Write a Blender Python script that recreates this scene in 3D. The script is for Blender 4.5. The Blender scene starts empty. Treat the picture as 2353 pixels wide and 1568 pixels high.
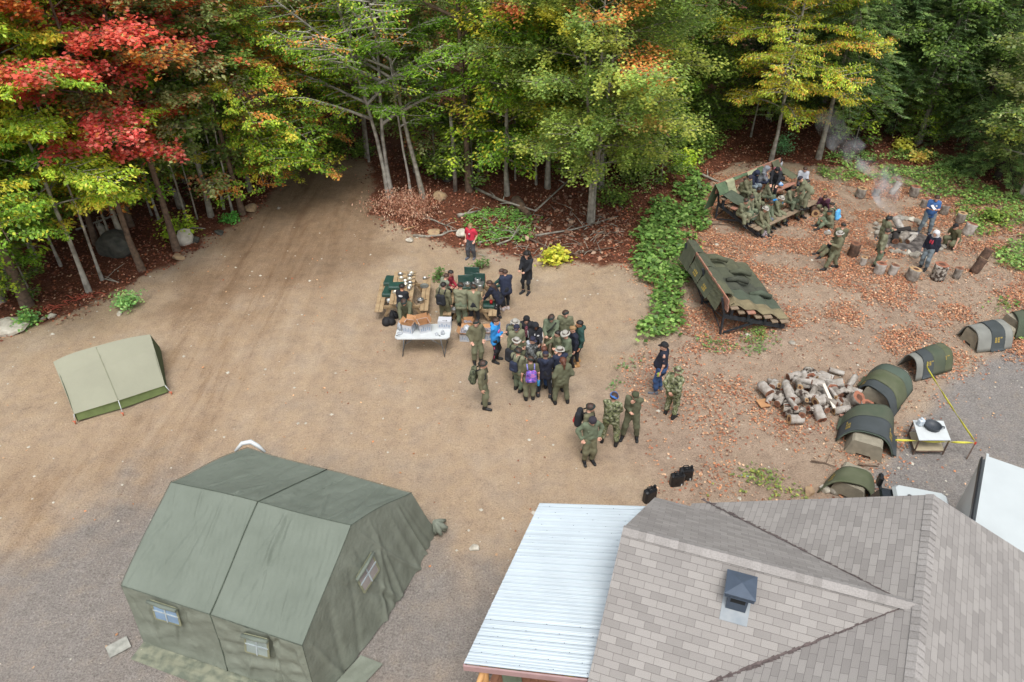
import bpy, math, random, numpy as np
from mathutils import Vector, Matrix, Euler

# ---------------------------------------------------------------- camera, world, sun, exposure
S = bpy.context.scene
C = S.collection
R_ = math.radians
CAM_H, PITCH, FPX, CX, CY = 13.5, 36.0, 1650.0, 1176.5, 784.0
cam = bpy.data.cameras.new('camera'); camo = bpy.data.objects.new('camera', cam); C.objects.link(camo)
cam.sensor_width = 36.0; cam.lens = FPX / 2353.0 * 36.0
cam.clip_start = 0.1; cam.clip_end = 600
camo.location = (0, 0, CAM_H); camo.rotation_euler = (R_(90 - PITCH), 0, 0)
S.camera = camo
W = bpy.data.worlds.new('World'); S.world = W; W.use_nodes = True
wn = W.node_tree.nodes; wl = W.node_tree.links
sky = wn.new('ShaderNodeTexSky'); sky.sky_type = 'NISHITA'; sky.sun_disc = False
SUN_EL, SUN_AZ = 64, 180          # elevation, compass azimuth measured clockwise from +Y
sky.sun_elevation = R_(SUN_EL); sky.sun_rotation = R_(SUN_AZ); sky.dust_density = 4.0; sky.air_density = 1.0
hs = wn.new('ShaderNodeHueSaturation'); hs.inputs['Saturation'].default_value = 0.35
wl.new(sky.outputs[0], hs.inputs['Color'])
wl.new(hs.outputs[0], wn['Background'].inputs['Color']); wn['Background'].inputs['Strength'].default_value = 0.15
sun = bpy.data.lights.new('sun', 'SUN'); sun.energy = 1.3; sun.angle = R_(25); sun.color = (1, .98, .95)
suno = bpy.data.objects.new('sun', sun); C.objects.link(suno)
suno.rotation_euler = (R_(90 - SUN_EL), 0, R_(180 - SUN_AZ)); suno.location = (0, -20, 40)
S.view_settings.view_transform = 'Standard'; S.view_settings.look = 'None'
S.view_settings.exposure = 0.55; S.view_settings.gamma = 1.0
try:
    S.cycles.max_bounces = 6; S.cycles.diffuse_bounces = 3; S.cycles.transparent_max_bounces = 8
    S.cycles.volume_step_rate = 1.0; S.cycles.volume_bounces = 2
except Exception: pass

# ---------------------------------------------------------------- helpers
cp, sp_ = math.cos(R_(PITCH)), math.sin(R_(PITCH))
def ray(px, py):
    u, v = (px - CX) / FPX, -(py - CY) / FPX
    return Vector((u, cp + v * sp_, -sp_ + v * cp))
def P(px, py, z=0.0):
    d = ray(px, py); t = (z - CAM_H) / d.z
    return Vector((d.x * t, d.y * t, z))
def Pd(px, py, y):                       # point on the pixel's ray at world distance y
    d = ray(px, py); t = y / d.y
    return Vector((d.x * t, y, CAM_H + d.z * t))
ZT = {1: (861.7, 488.3, .2014), 2: (1034, 689.3, .1832), 3: (1292.5, 775.5, .2199), 4: (1551, 321.7, .1465),
      5: (1522.3, 545.7, .1649), 6: (1838.2, 373.4, .1953), 7: (1694.6, 689.3, .3114), 8: (0, 344.7, .2747), 9: (574.4, 0, .2931),
      0: (0, 0, 1)}
def Zp(n, x, y):
    a, b, s = ZT[n]; return a + x * s, b + y * s
def sstep(a, b, x):
    t = np.clip((x - a) / (b - a), 0, 1); return t * t * (3 - 2 * t)
EDGE_X = np.array([-60, -16.6, -12.1, -9.5, -4, 1, 6, 9, 14, 30, 60])
EDGE_Y = np.array([14, 19.5, 25.5, 29, 29.5, 27, 28, 32, 34, 34, 34])
_rng0 = np.random.default_rng(5)
_pn = [( _rng0.uniform(-1, 1, 2), _rng0.uniform(0, 6.28), f) for f in (.35, .5, .9, 1.4, 2.2, 3.4, 5) for _ in (0, 1)]
def hnp(x, y):
    x = np.asarray(x, float); y = np.asarray(y, float)
    e = np.interp(x, EDGE_X, EDGE_Y)
    h = np.clip(y - e, 0, 40) * 0.05
    n = 0
    for d, ph, f in _pn: n = n + np.sin((x * d[0] + y * d[1]) * f * 1.6 + ph) / f * .008
    h = h + n
    # little mound of sand by the bank
    h = h + .35 * np.exp(-(((x + 1.2) / 1.1) ** 2 + ((y - 26.6) / .55) ** 2))
    h = h + .22 * np.exp(-(((x + 4.2) / 1.6) ** 2 + ((y - 26.8) / .7) ** 2))
    return h
def hz(x, y): return float(hnp(x, y))
def G(px, py, dz=0.0):
    z = 0.0
    for _ in range(12):
        p = P(px, py, z); z = .5 * z + .5 * hz(p.x, p.y)
    p = P(px, py, z); return Vector((p.x, p.y, z + dz))

def lin(c):
    if isinstance(c, str):
        c = c.lstrip('#'); c = [int(c[i:i + 2], 16) / 255 for i in (0, 2, 4)]
    return tuple(((v + .055) / 1.055) ** 2.4 if v > .04045 else v / 12.92 for v in c[:3])

MATS = {}
def mat(name, col, rough=.8, var=.12, scale=6., bump=0., bscale=30., metallic=0., attr=False, trans=0., coat=0., col2=None, contrast=.5, detail=5.):
    if name in MATS: return MATS[name]
    m = bpy.data.materials.new(name); m.use_nodes = True; MATS[name] = m
    nt = m.node_tree; N = nt.nodes; L = nt.links; b = N['Principled BSDF']
    b.inputs['Roughness'].default_value = rough; b.inputs['Metallic'].default_value = metallic
    if coat: b.inputs['Coat Weight'].default_value = coat
    tc = N.new('ShaderNodeTexCoord'); nz = N.new('ShaderNodeTexNoise'); nz.inputs['Scale'].default_value = scale; nz.inputs['Detail'].default_value = detail
    L.new(tc.outputs['Object'], nz.inputs['Vector'])
    c = lin(col); k = lin(col2) if col2 else tuple(v * (1 - var) for v in c)
    c1 = c if col2 else tuple(min(1, v * (1 + var)) for v in c)
    if attr:
        at = N.new('ShaderNodeAttribute'); at.attribute_name = 'col'
        mp = N.new('ShaderNodeMapRange'); mp.inputs[3].default_value = 1 - var; mp.inputs[4].default_value = 1 + var
        L.new(nz.outputs[0], mp.inputs[0])
        mx = N.new('ShaderNodeVectorMath'); mx.operation = 'SCALE'
        L.new(at.outputs['Color'], mx.inputs[0]); L.new(mp.outputs[0], mx.inputs['Scale']); src = mx.outputs[0]
    else:
        cr = N.new('ShaderNodeValToRGB'); cr.color_ramp.elements[0].position = .5 - contrast * .5 * .6; cr.color_ramp.elements[1].position = .5 + contrast * .5 * .6
        cr.color_ramp.elements[0].color = (*k, 1); cr.color_ramp.elements[1].color = (*c1, 1)
        L.new(nz.outputs[0], cr.inputs[0]); src = cr.outputs[0]
    L.new(src, b.inputs['Base Color'])
    if bump:
        n2 = N.new('ShaderNodeTexNoise'); n2.inputs['Scale'].default_value = bscale; n2.inputs['Detail'].default_value = 4
        L.new(tc.outputs['Object'], n2.inputs['Vector'])
        bp = N.new('ShaderNodeBump'); bp.inputs['Strength'].default_value = bump; bp.inputs['Distance'].default_value = .02
        L.new(n2.outputs[0], bp.inputs['Height']); L.new(bp.outputs[0], b.inputs['Normal'])
    if trans:
        tr = N.new('ShaderNodeBsdfTranslucent'); ms = N.new('ShaderNodeMixShader'); ms.inputs[0].default_value = trans
        L.new(src, tr.inputs['Color']); L.new(b.outputs[0], ms.inputs[1]); L.new(tr.outputs[0], ms.inputs[2])
        L.new(ms.outputs[0], N['Material Output'].inputs['Surface'])
    return m

def mesh_np(name, V, F, mats=None, cols=None, smooth=False, mi=None):
    V = np.asarray(V, np.float32).reshape(-1, 3)
    me = bpy.data.meshes.new(name)
    if isinstance(F, np.ndarray) and F.ndim == 2:
        k = F.shape[1]; n = len(F)
        me.vertices.add(len(V)); me.vertices.foreach_set('co', V.ravel())
        me.loops.add(n * k); me.loops.foreach_set('vertex_index', F.astype(np.int32).ravel())
        me.polygons.add(n); me.polygons.foreach_set('loop_start', np.arange(0, n * k, k, dtype=np.int32))
        me.polygons.foreach_set('loop_total', np.full(n, k, np.int32))
        me.update(calc_edges=True)
    else:
        me.from_pydata(V.tolist(), [], [list(f) for f in F]); me.update()
    if cols is not None:
        a = me.color_attributes.new('col', 'FLOAT_COLOR', 'POINT')
        cc = np.ones((len(V), 4), np.float32); cc[:, :3] = cols; a.data.foreach_set('color', cc.ravel())
    for m in (mats if isinstance(mats, (list, tuple)) else [mats] if mats else []): me.materials.append(m)
    if mi is not None: me.polygons.foreach_set('material_index', np.asarray(mi, np.int32))
    if smooth: me.polygons.foreach_set('use_smooth', np.ones(len(me.polygons), bool))
    return me

def link(name, me, parent=None, loc=None, rot=None, scale=None, label=None, cat=None, group=None, kind=None):
    o = bpy.data.objects.new(name, me); C.objects.link(o)
    if parent: o.parent = parent
    if loc is not None: o.location = loc
    if rot is not None: o.rotation_euler = rot
    if scale is not None: o.scale = scale if hasattr(scale, '__len__') else (scale,) * 3
    if label: o['label'] = label
    if cat: o['category'] = cat
    if group: o['group'] = group
    if kind: o['kind'] = kind
    return o

class MB:                                 # mesh builder: many shapes, one mesh
    def __init__(s): s.v = []; s.f = []; s.mi = []; s.sm = []; s.m = 0; s.M = None
    def add(s, V, F, m=None, smooth=False):
        b = len(s.v)
        for p in V:
            p = Vector(p)
            s.v.append(tuple(s.M @ p) if s.M else tuple(p))
        for f in F: s.f.append([b + i for i in f]); s.mi.append(s.m if m is None else m); s.sm.append(smooth)
    def box(s, c, d, M=None, m=None, bev=0.0, taper=1.0):
        x, y, z = d[0] / 2, d[1] / 2, d[2] / 2
        if bev <= 0:
            V = [(sx * x * (taper if sz > 0 else 1), sy * y * (taper if sz > 0 else 1), sz * z) for sz in (-1, 1) for sy in (-1, 1) for sx in (-1, 1)]
            F = [(0, 2, 3, 1), (4, 5, 7, 6), (0, 1, 5, 4), (2, 6, 7, 3), (0, 4, 6, 2), (1, 3, 7, 5)]
        else:
            b = bev; V = []; 
            ring = lambda X, Y, Z: [(X - b, -Y, Z), (X, -Y + b, Z), (X, Y - b, Z), (X - b, Y, Z), (-X + b, Y, Z), (-X, Y - b, Z), (-X, -Y + b, Z), (-X + b, -Y, Z)]
            V = ring(x - b * .7, y - b * .7, -z) + ring(x, y, -z + b) + ring(x * taper, y * taper, z - b) + ring(x * taper - b * .7, y * taper - b * .7, z)
            F = [(7, 6, 5, 4, 3, 2, 1, 0), tuple(range(24, 32))]
            for r in range(3):
                for i in range(8): j = (i + 1) % 8; F.append((r * 8 + i, r * 8 + j, r * 8 + 8 + j, r * 8 + 8 + i))
        T = Matrix.Translation(Vector(c)) @ (M.to_4x4() if M else Matrix.Identity(4))
        s.add([T @ Vector(p) for p in V], F, m)
    def bar(s, a, b, w, h=None, m=None, up=(0, 0, 1), bev=0.0):
        a, b = Vector(a), Vector(b); d = b - a; L = d.length
        if L < 1e-6: return
        x = d.normalized(); up = Vector(up)
        if abs(x.dot(up)) > .98: up = Vector((0, 1, 0))
        y = up.cross(x).normalized(); z = x.cross(y)
        s.box((a + b) / 2, (L, w, h if h else w), Matrix((x, y, z)).transposed(), m, bev)
    def tube(s, pts, rad, n=8, m=None, caps=True, smooth=True):
        pts = [Vector(p) for p in pts]; k = len(pts)
        rad = [rad] * k if not hasattr(rad, '__len__') else rad
        V = []; prev = None
        for i, p in enumerate(pts):
            t = (pts[min(i + 1, k - 1)] - pts[max(i - 1, 0)]).normalized()
            if prev is None: prev = t.orthogonal().normalized()
            u = (prev - t * prev.dot(t)); u = u.normalized() if u.length > 1e-5 else t.orthogonal().normalized(); w = t.cross(u); prev = u
            for j in range(n):
                a = 6.28318 * j / n; V.append(p + (u * math.cos(a) + w * math.sin(a)) * rad[i])
        F = [(i * n + j, i * n + (j + 1) % n, (i + 1) * n + (j + 1) % n, (i + 1) * n + j) for i in range(k - 1) for j in range(n)]
        s.add(V, F, m, smooth)
        if caps:
            b = len(s.v) - len(V)
            for f in ([list(range(n))[::-1]], [[(k - 1) * n + j for j in range(n)]]):
                s.f.append([b + i for i in f[0]]); s.mi.append(s.m if m is None else m); s.sm.append(False)
    def lathe(s, prof, n=16, c=(0, 0, 0), m=None, smooth=True, sx=1, sy=1, M=None, cap=True):
        V = []; c = Vector(c)
        for r, z in prof:
            for j in range(n):
                a = 6.28318 * j / n; q = Vector((r * math.cos(a) * sx, r * math.sin(a) * sy, z)); V.append(c + (M @ q if M else q))
        k = len(prof)
        F = [(i * n + j, i * n + (j + 1) % n, (i + 1) * n + (j + 1) % n, (i + 1) * n + j) for i in range(k - 1) for j in range(n)]
        s.add(V, F, m, smooth)
        if cap:
            b = len(s.v) - len(V)
            s.f.append([b + j for j in range(n)][::-1]); s.mi.append(s.m if m is None else m); s.sm.append(False)
            s.f.append([b + (k - 1) * n + j for j in range(n)]); s.mi.append(s.m if m is None else m); s.sm.append(False)
    def mesh(s, name, mats):
        me = bpy.data.meshes.new(name); me.from_pydata(s.v, [], s.f); me.update()
        for m_ in (mats if isinstance(mats, (list, tuple)) else [mats]): me.materials.append(m_)
        me.polygons.foreach_set('material_index', s.mi); me.polygons.foreach_set('use_smooth', s.sm)
        return me
    def build(s, name, mats, parent=None, **k): return link(name, s.mesh(name, mats), parent, **k)

def copy_tree(o, parent=None, loc=None, rotz=None, label=None, scale=None):
    c = o.copy(); C.objects.link(c)
    if parent: c.parent = parent
    if loc is not None: c.location = loc
    if rotz is not None: c.rotation_euler = (c.rotation_euler[0], c.rotation_euler[1], rotz)
    if label: c['label'] = label
    if scale is not None: c.scale = scale if hasattr(scale, '__len__') else (scale,) * 3
    for ch in list(o.children):
        copy_tree(ch, c)
    return c

def noise2(x, y, seed=0, scale=1.0, octs=4):   # cheap value noise
    out = 0; amp = 1; tot = 0
    for o in range(octs):
        r = np.random.default_rng(seed + o * 17); T = r.random((64, 64))
        X = np.asarray(x) * scale * 2 ** o + 1000; Y = np.asarray(y) * scale * 2 ** o + 1000
        xi = np.floor(X).astype(int); yi = np.floor(Y).astype(int); fx = X - xi; fy = Y - yi
        fx = fx * fx * (3 - 2 * fx); fy = fy * fy * (3 - 2 * fy)
        g = lambda a, b: T[a % 64, b % 64]
        v = (g(xi, yi) * (1 - fx) + g(xi + 1, yi) * fx) * (1 - fy) + (g(xi, yi + 1) * (1 - fx) + g(xi + 1, yi + 1) * fx) * fy
        out = out + v * amp; tot += amp; amp *= .5
    return out / tot

def poly_sd(x, y, poly):                  # signed distance, positive inside
    x = np.asarray(x, float); y = np.asarray(y, float)
    d = np.full(x.shape, 1e9); ins = np.zeros(x.shape, bool); n = len(poly)
    for i in range(n):
        ax, ay = poly[i]; bx, by = poly[(i + 1) % n]
        ex, ey = bx - ax, by - ay; t = np.clip(((x - ax) * ex + (y - ay) * ey) / (ex * ex + ey * ey + 1e-12), 0, 1)
        d = np.minimum(d, np.hypot(x - ax - t * ex, y - ay - t * ey))
        c = ((ay > y) != (by > y)) & (x < (bx - ax) * (y - ay) / (by - ay + 1e-12) + ax); ins ^= c
    return np.where(ins, d, -d)
def WP(pts): return [tuple(P(a, b)[:2]) for a, b in pts]

# ---------------------------------------------------------------- ground
FOREST = WP([(-300, 860), (0, 772), (70, 742), (170, 722), (245, 690), (330, 640), (400, 600), (440, 575), (500, 535), (560, 500), (605, 455), (665, 400), (700, 365)]) \
    + WP([(740, 366), (800, 366), (842, 385), (862, 430), (858, 480), (900, 520), (985, 548), (1060, 570), (1140, 575), (1180, 590), (1300, 606), (1440, 604), (1500, 560), (1590, 500), (1620, 420), (1680, 380), (1800, 372), (1900, 385), (2050, 385), (2200, 395), (2353, 470), (2700, 500)]) + [(90, 40), (90, 110), (-90, 110), (-90, 15)]
GRAV_L = WP([(-300, 1330), (0, 1290), (110, 1215), (240, 1160), (400, 1075), (600, 1080), (960, 1240), (1060, 1300), (1250, 1330), (1300, 1700), (-300, 1700)])
GRAV_R = WP([(2700, 640), (2353, 800), (2240, 830), (2170, 880), (2110, 950), (2060, 1020), (2010, 1080), (1950, 1150), (1900, 1350), (2700, 1600)])
DIRT_R = WP([(1440, 604), (1590, 500), (1640, 400), (2400, 400), (2700, 640), (2700, 900), (2240, 830), (2060, 1020), (1900, 1350), (1380, 1250), (1480, 1130), (1400, 1000), (1330, 930), (1380, 870), (1500, 800), (1480, 740), (1490, 650)])
TRAIL = WP([(560, 500), (605, 450), (700, 362), (738, 360), (802, 360), (842, 380), (862, 430), (858, 480), (905, 520), (860, 600), (700, 660), (520, 700), (420, 720), (380, 700), (500, 600)])
xs = np.concatenate([np.arange(-120, -24, 4), np.arange(-24, 26, .14), np.arange(26, 124, 4)])
ys = np.concatenate([np.arange(-40, 4, 3), np.arange(4, 40, .14), np.arange(40, 170, 3)])
gx, gy = np.meshgrid(xs, ys); gx = gx.ravel(); gy = gy.ravel()
jit = (noise2(gx, gy, 3, .9) - .5) * 1.1
zF = sstep(-.12, .12, poly_sd(gx, gy, FOREST) + jit * .9 + (noise2(gx, gy, 4, 3.5) - .5) * .5)
zG = np.maximum(sstep(-1.5, 1.5, poly_sd(gx, gy, GRAV_L) + jit * 2.6 + (noise2(gx, gy, 8, 3) - .5) * 1.6) * .92, sstep(-.35, .35, poly_sd(gx, gy, GRAV_R) + jit))
zD = sstep(-.6, .8, poly_sd(gx, gy, DIRT_R) + jit * 1.5)
zT = sstep(-1.2, .8, poly_sd(gx, gy, TRAIL) + jit * 2)
gz = hnp(gx, gy) - .0 + (noise2(gx, gy, 9, 2.2) - .5) * .05 + (noise2(gx, gy, 19, 6) - .5) * .02 * 1
gz = gz + zF * (noise2(gx, gy, 29, 1.5) - .5) * .12
nx, ny = len(xs), len(ys)
I = np.arange(nx * ny).reshape(ny, nx)
gF = np.stack([I[:-1, :-1], I[:-1, 1:], I[1:, 1:], I[1:, :-1]], -1).reshape(-1, 4)

def ground_mat():
    m = bpy.data.materials.new('ground_surface'); m.use_nodes = True; nt = m.node_tree; N = nt.nodes; L = nt.links; b = N['Principled BSDF']
    b.inputs['Roughness'].default_value = .95; b.inputs['Specular IOR Level'].default_value = .2
    geo = N.new('ShaderNodeNewGeometry')
    at = N.new('ShaderNodeAttribute'); at.attribute_name = 'col'; sep = N.new('ShaderNodeSeparateColor'); L.new(at.outputs['Color'], sep.inputs[0])
    def noise(s, d=6, r=.6):
        n = N.new('ShaderNodeTexNoise'); n.inputs['Scale'].default_value = s; n.inputs['Detail'].default_value = d; n.inputs['Roughness'].default_value = r
        L.new(geo.outputs['Position'], n.inputs['Vector']); return n.outputs[0]
    def ramp(f, stops):
        r = N.new('ShaderNodeValToRGB'); e = r.color_ramp.elements
        while len(e) < len(stops): e.new(.5)
        for i, (p, c) in enumerate(stops): e[i].position = p; e[i].color = (*lin(c), 1)
        L.new(f, r.inputs[0]); return r.outputs[0]
    def mix(f, a, b_, mode='MIX'):
        x = N.new('ShaderNodeMix'); x.data_type = 'RGBA'; x.blend_type = mode
        if isinstance(f, float): x.inputs[0].default_value = f
        else: L.new(f, x.inputs[0])
        L.new(a, x.inputs[6]); L.new(b_, x.inputs[7]); return x.outputs[2]
    nA, nB, nC = noise(.35, 4), noise(2.5, 8, .7), noise(22, 6, .7)
    sand = mix(.5, ramp(nA, [(.3, '#b6a897'), (.5, '#baa388'), (.7, '#c4b5a2')]), ramp(nB, [(.28, '#857566'), (.4, '#a69482'), (.52, '#b8a48c'), (.62, '#bfaa8e'), (.8, '#d2c2ae')]))
    dirt = mix(.5, ramp(nA, [(.35, '#a89686'), (.65, '#b8a590')]), ramp(nB, [(.3, '#7d6a5c'), (.5, '#aa9480'), (.72, '#c2ae9a')]))
    grav = mix(.5, ramp(nB, [(.3, '#7f7b77'), (.52, '#979390'), (.7, '#a69c8e')]), ramp(nC, [(.35, '#6e6b68'), (.5, '#938f8b'), (.66, '#b4b0ab')]))
    litt = mix(.5, ramp(nB, [(.3, '#4a2f24'), (.5, '#6f4633'), (.7, '#8d5c46')]), ramp(nC, [(.35, '#38241b'), (.5, '#744836'), (.62, '#9a6650'), (.75, '#b88c70')]))
    trl = mix(.5, ramp(nA, [(.3, '#8b7660'), (.7, '#a2896f')]), ramp(nB, [(.3, '#6f5c4a'), (.6, '#9d846b'), (.8, '#b09880')]))
    c = mix(sep.outputs[2], sand, dirt)
    at2 = N.new('ShaderNodeAttribute'); at2.attribute_name = 'trail'
    tm = N.new('ShaderNodeMath'); tm.operation = 'MULTIPLY'; tm.inputs[1].default_value = .75; L.new(at2.outputs['Fac'], tm.inputs[0])
    c = mix(tm.outputs[0], c, trl); c = mix(sep.outputs[0], c, grav); c = mix(sep.outputs[1], c, litt)
    # wheel and foot tracks: long dark streaks running out of the wood
    mp = N.new('ShaderNodeMapping'); mp.inputs['Rotation'].default_value = (0, 0, 0); mp.inputs['Scale'].default_value = (1.3, .16, 1); L.new(geo.outputs['Position'], mp.inputs[0])
    ns = N.new('ShaderNodeTexNoise'); ns.inputs['Scale'].default_value = 1.3; ns.inputs['Detail'].default_value = 5; ns.inputs['Roughness'].default_value = .65; ns.inputs['Distortion'].default_value = .5; L.new(mp.outputs[0], ns.inputs['Vector'])
    st_ = ramp(ns.outputs[0], [(.34, '#d8cec5'), (.52, '#f4f0ec'), (.7, '#ffffff')]); atk = N.new('ShaderNodeAttribute'); atk.attribute_name = 'tracks'
    c = mix(atk.outputs['Fac'], c, mix(1.0, c, st_, 'MULTIPLY'))
    # fine pebbles and grains
    vo = N.new('ShaderNodeTexVoronoi'); vo.inputs['Scale'].default_value = 9; L.new(geo.outputs['Position'], vo.inputs['Vector'])
    lt = N.new('ShaderNodeMath'); lt.operation = 'LESS_THAN'; lt.inputs[1].default_value = .1; L.new(vo.outputs['Distance'], lt.inputs[0])
    sc = N.new('ShaderNodeSeparateColor'); L.new(vo.outputs['Color'], sc.inputs[0])
    gt = N.new('ShaderNodeMath'); gt.operation = 'GREATER_THAN'; gt.inputs[1].default_value = .86; L.new(sc.outputs[0], gt.inputs[0])
    mu = N.new('ShaderNodeMath'); mu.operation = 'MULTIPLY'; L.new(lt.outputs[0], mu.inputs[0]); L.new(gt.outputs[0], mu.inputs[1])
    rgb = N.new('ShaderNodeRGB'); rgb.outputs[0].default_value = (*lin('#cfc4b4'), 1)
    c = mix(mu.outputs[0], c, rgb.outputs[0])
    gr = noise(26, 6, .85); g2 = ramp(gr, [(.34, '#b8b4b0'), (.5, '#eeecea'), (.66, '#ffffff')]); c = mix(1.0, c, g2, 'MULTIPLY')
    L.new(c, b.inputs['Base Color'])
    ad = N.new('ShaderNodeMath'); ad.operation = 'ADD'; L.new(nB, ad.inputs[0]); L.new(nC, ad.inputs[1])
    bp = N.new('ShaderNodeBump'); bp.inputs['Strength'].default_value = .7; bp.inputs['Distance'].default_value = .08
    L.new(ad.outputs[0], bp.inputs['Height']); L.new(bp.outputs[0], b.inputs['Normal'])
    return m
me = mesh_np('ground', np.stack([gx, gy, gz], -1), gF, ground_mat(), np.stack([zG, zF, zD], -1), smooth=True)
a = me.attributes.new('trail', 'FLOAT', 'POINT'); a.data.foreach_set('value', zT.astype(np.float32))
TRK = WP([(700, 400), (860, 430), (820, 560), (700, 700), (560, 900), (440, 1060), (180, 1200), (0, 1300), (0, 1120), (300, 1000), (380, 800), (420, 680), (540, 520)])
a = me.attributes.new('tracks', 'FLOAT', 'POINT'); a.data.foreach_set('value', (.25 + .75 * sstep(-1.5, 1.5, poly_sd(gx, gy, TRK))).astype(np.float32) * (1 - zF.astype(np.float32)))
link('ground', me, kind='structure')

# ---------------------------------------------------------------- leaf scatter
def leaf_quads(p, d, n, ln, wd):
    """rhombic leaves: p base, d direction, n normal (unit rows)"""
    w = np.cross(d, n); w /= np.linalg.norm(w, axis=1, keepdims=True) + 1e-9
    ln = ln[:, None]; wd = wd[:, None]
    q = np.stack([p, p + d * ln * .45 + w * wd * .5, p + d * ln, p + d * ln * .45 - w * wd * .5], 1)
    return q.reshape(-1, 3), np.arange(len(p) * 4).reshape(-1, 4)
def unit(v): return v / (np.linalg.norm(v, axis=-1, keepdims=True) + 1e-9)
LEAFX = 1.0
def pick(rng, pal, n, jit=.12):
    cols = np.array([lin(c) for c in pal]); c = cols[rng.integers(0, len(cols), n)]
    return np.clip(LEAFX * c * (1 + rng.uniform(-jit, jit, (n, 1)) * 2), 0, .85)
M_leaf = mat('leaf', '#ffffff', rough=.55, var=.12, scale=3, attr=True, trans=.4)
M_litter = mat('dry_leaf', '#ffffff', rough=.8, var=.15, scale=5, attr=True)
def scatter(name, n, dens, pal, size, seed, box, kind='stuff', label=None, zoff=.02, flat=.35, mt=None, cat=None, stems=None):
    rng = np.random.default_rng(seed); X = rng.uniform(box[0], box[1], n); Y = rng.uniform(box[2], box[3], n)
    w = dens(X, Y); k = rng.random(n) < w; X = X[k]; Y = Y[k]; n = len(X)
    p = np.stack([X, Y, hnp(X, Y) + zoff + (stems(rng, X, Y) if stems else rng.uniform(0, .03, n))], -1)
    a = rng.uniform(0, 6.283, n); d = unit(np.stack([np.cos(a), np.sin(a), rng.normal(0, flat * .6, n)], -1))
    nn = unit(np.stack([rng.normal(0, flat, n), rng.normal(0, flat, n), np.ones(n)], -1))
    s = rng.uniform(size[0], size[1], n)
    V, F = leaf_quads(p, d, nn, s, s * rng.uniform(.5, .95, n))
    c = np.repeat(pick(rng, pal, n, .2), 4, 0)
    return link(name, mesh_np(name, V, F, mt or M_litter, c), kind=kind, label=label, cat=cat)
def inF(x, y): return sstep(-.7, .3, poly_sd(x, y, FOREST) + (noise2(x, y, 6, 1.5) - .5) * 1.2)
PIT = P(*Zp(6, 1150, 880))
def d_orange(x, y):
    n = noise2(x, y, 41, .8, 4); base = sstep(-.8, 1.0, poly_sd(x, y, DIRT_R)) * (1 - inF(x, y))
    far = sstep(15, 23, y) * .9 + sstep(8, 12, x) * .3 + .3 * sstep(3, 7, x) + .08
    bare = 1 - .8 * np.exp(-((x - 10.2) / 1.6) ** 2 - ((y - 21.8) / 1.6) ** 2)
    return base * far * (.05 + .95 * sstep(.36, .66, n)) * bare
scatter('fallen_leaves', 400000, d_orange, ['#b07452', '#bf8a66', '#9c6046', '#c4a080', '#80503c', '#b47e58', '#a07a60'], (.04, .09), 1, (3, 24, 8, 36))
scatter('fallen_leaves', 9000, lambda x, y: .12 * sstep(.45, .6, noise2(x, y, 77, .6)) + .5 * sstep(-.8, 1, poly_sd(x, y, GRAV_R)) * sstep(.4, .6, noise2(x, y, 78, 1)), ['#c08a60', '#b77b52', '#9c6145', '#cfa77e'], (.05, .09), 2, (-18, 24, 6, 26))
scatter('leaf_litter', 210000, lambda x, y: inF(x, y) * (.45 + .55 * sstep(.4, .6, noise2(x, y, 55, 1.1))), ['#74432f', '#8c563e', '#5b3426', '#a46b54', '#824c38', '#b89074', '#64392a', '#9c5a3c'], (.06, .13), 3, (-24, 26, 17, 48), flat=.5)
LEAFX = 1.9
# ---------------------------------------------------------------- trees
def tubes_np(lines, n=5):
    """lines: list of (pts(k,3), rad(k)) -> one array mesh"""
    Vs, Fs, b = [], [], 0
    for pts, rad in lines:
        pts = np.asarray(pts, float); k = len(pts)
        t = np.gradient(pts, axis=0); t = unit(t)
        ref = np.array([0, 1., 0]) if abs(t[0, 2]) > .8 else np.array([0, 0, 1.])
        u = unit(np.cross(t, ref)); w = np.cross(t, u)
        a = np.arange(n) * 6.28318 / n
        V = pts[:, None] + (u[:, None] * np.cos(a)[None, :, None] + w[:, None] * np.sin(a)[None, :, None]) * np.asarray(rad)[:, None, None]
        Vs.append(V.reshape(-1, 3)); i = np.arange(k - 1)[:, None] * n; j = np.arange(n)[None]; j2 = (j + 1) % n
        Fs.append(np.stack([i + j + b, i + j2 + b, i + n + j2 + b, i + n + j + b], -1).reshape(-1, 4)); b += k * n
    return np.concatenate(Vs), np.concatenate(Fs)
BARK = {
    'pale': mat('bark_pale', '#a9a496', .9, scale=5, bump=.4, col2='#756f64', contrast=.6),
    'white': mat('bark_white', '#b9b5aa', .9, scale=4, bump=.3, col2='#7d786f', contrast=.5),
    'brown': mat('bark_brown', '#7f6a58', .95, scale=7, bump=.8, bscale=18, col2='#4f4238', contrast=.7),
    'dark': mat('bark_dark', '#51453d', .95, scale=7, bump=.8, bscale=18, col2='#2f2925', contrast=.7)}
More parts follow.
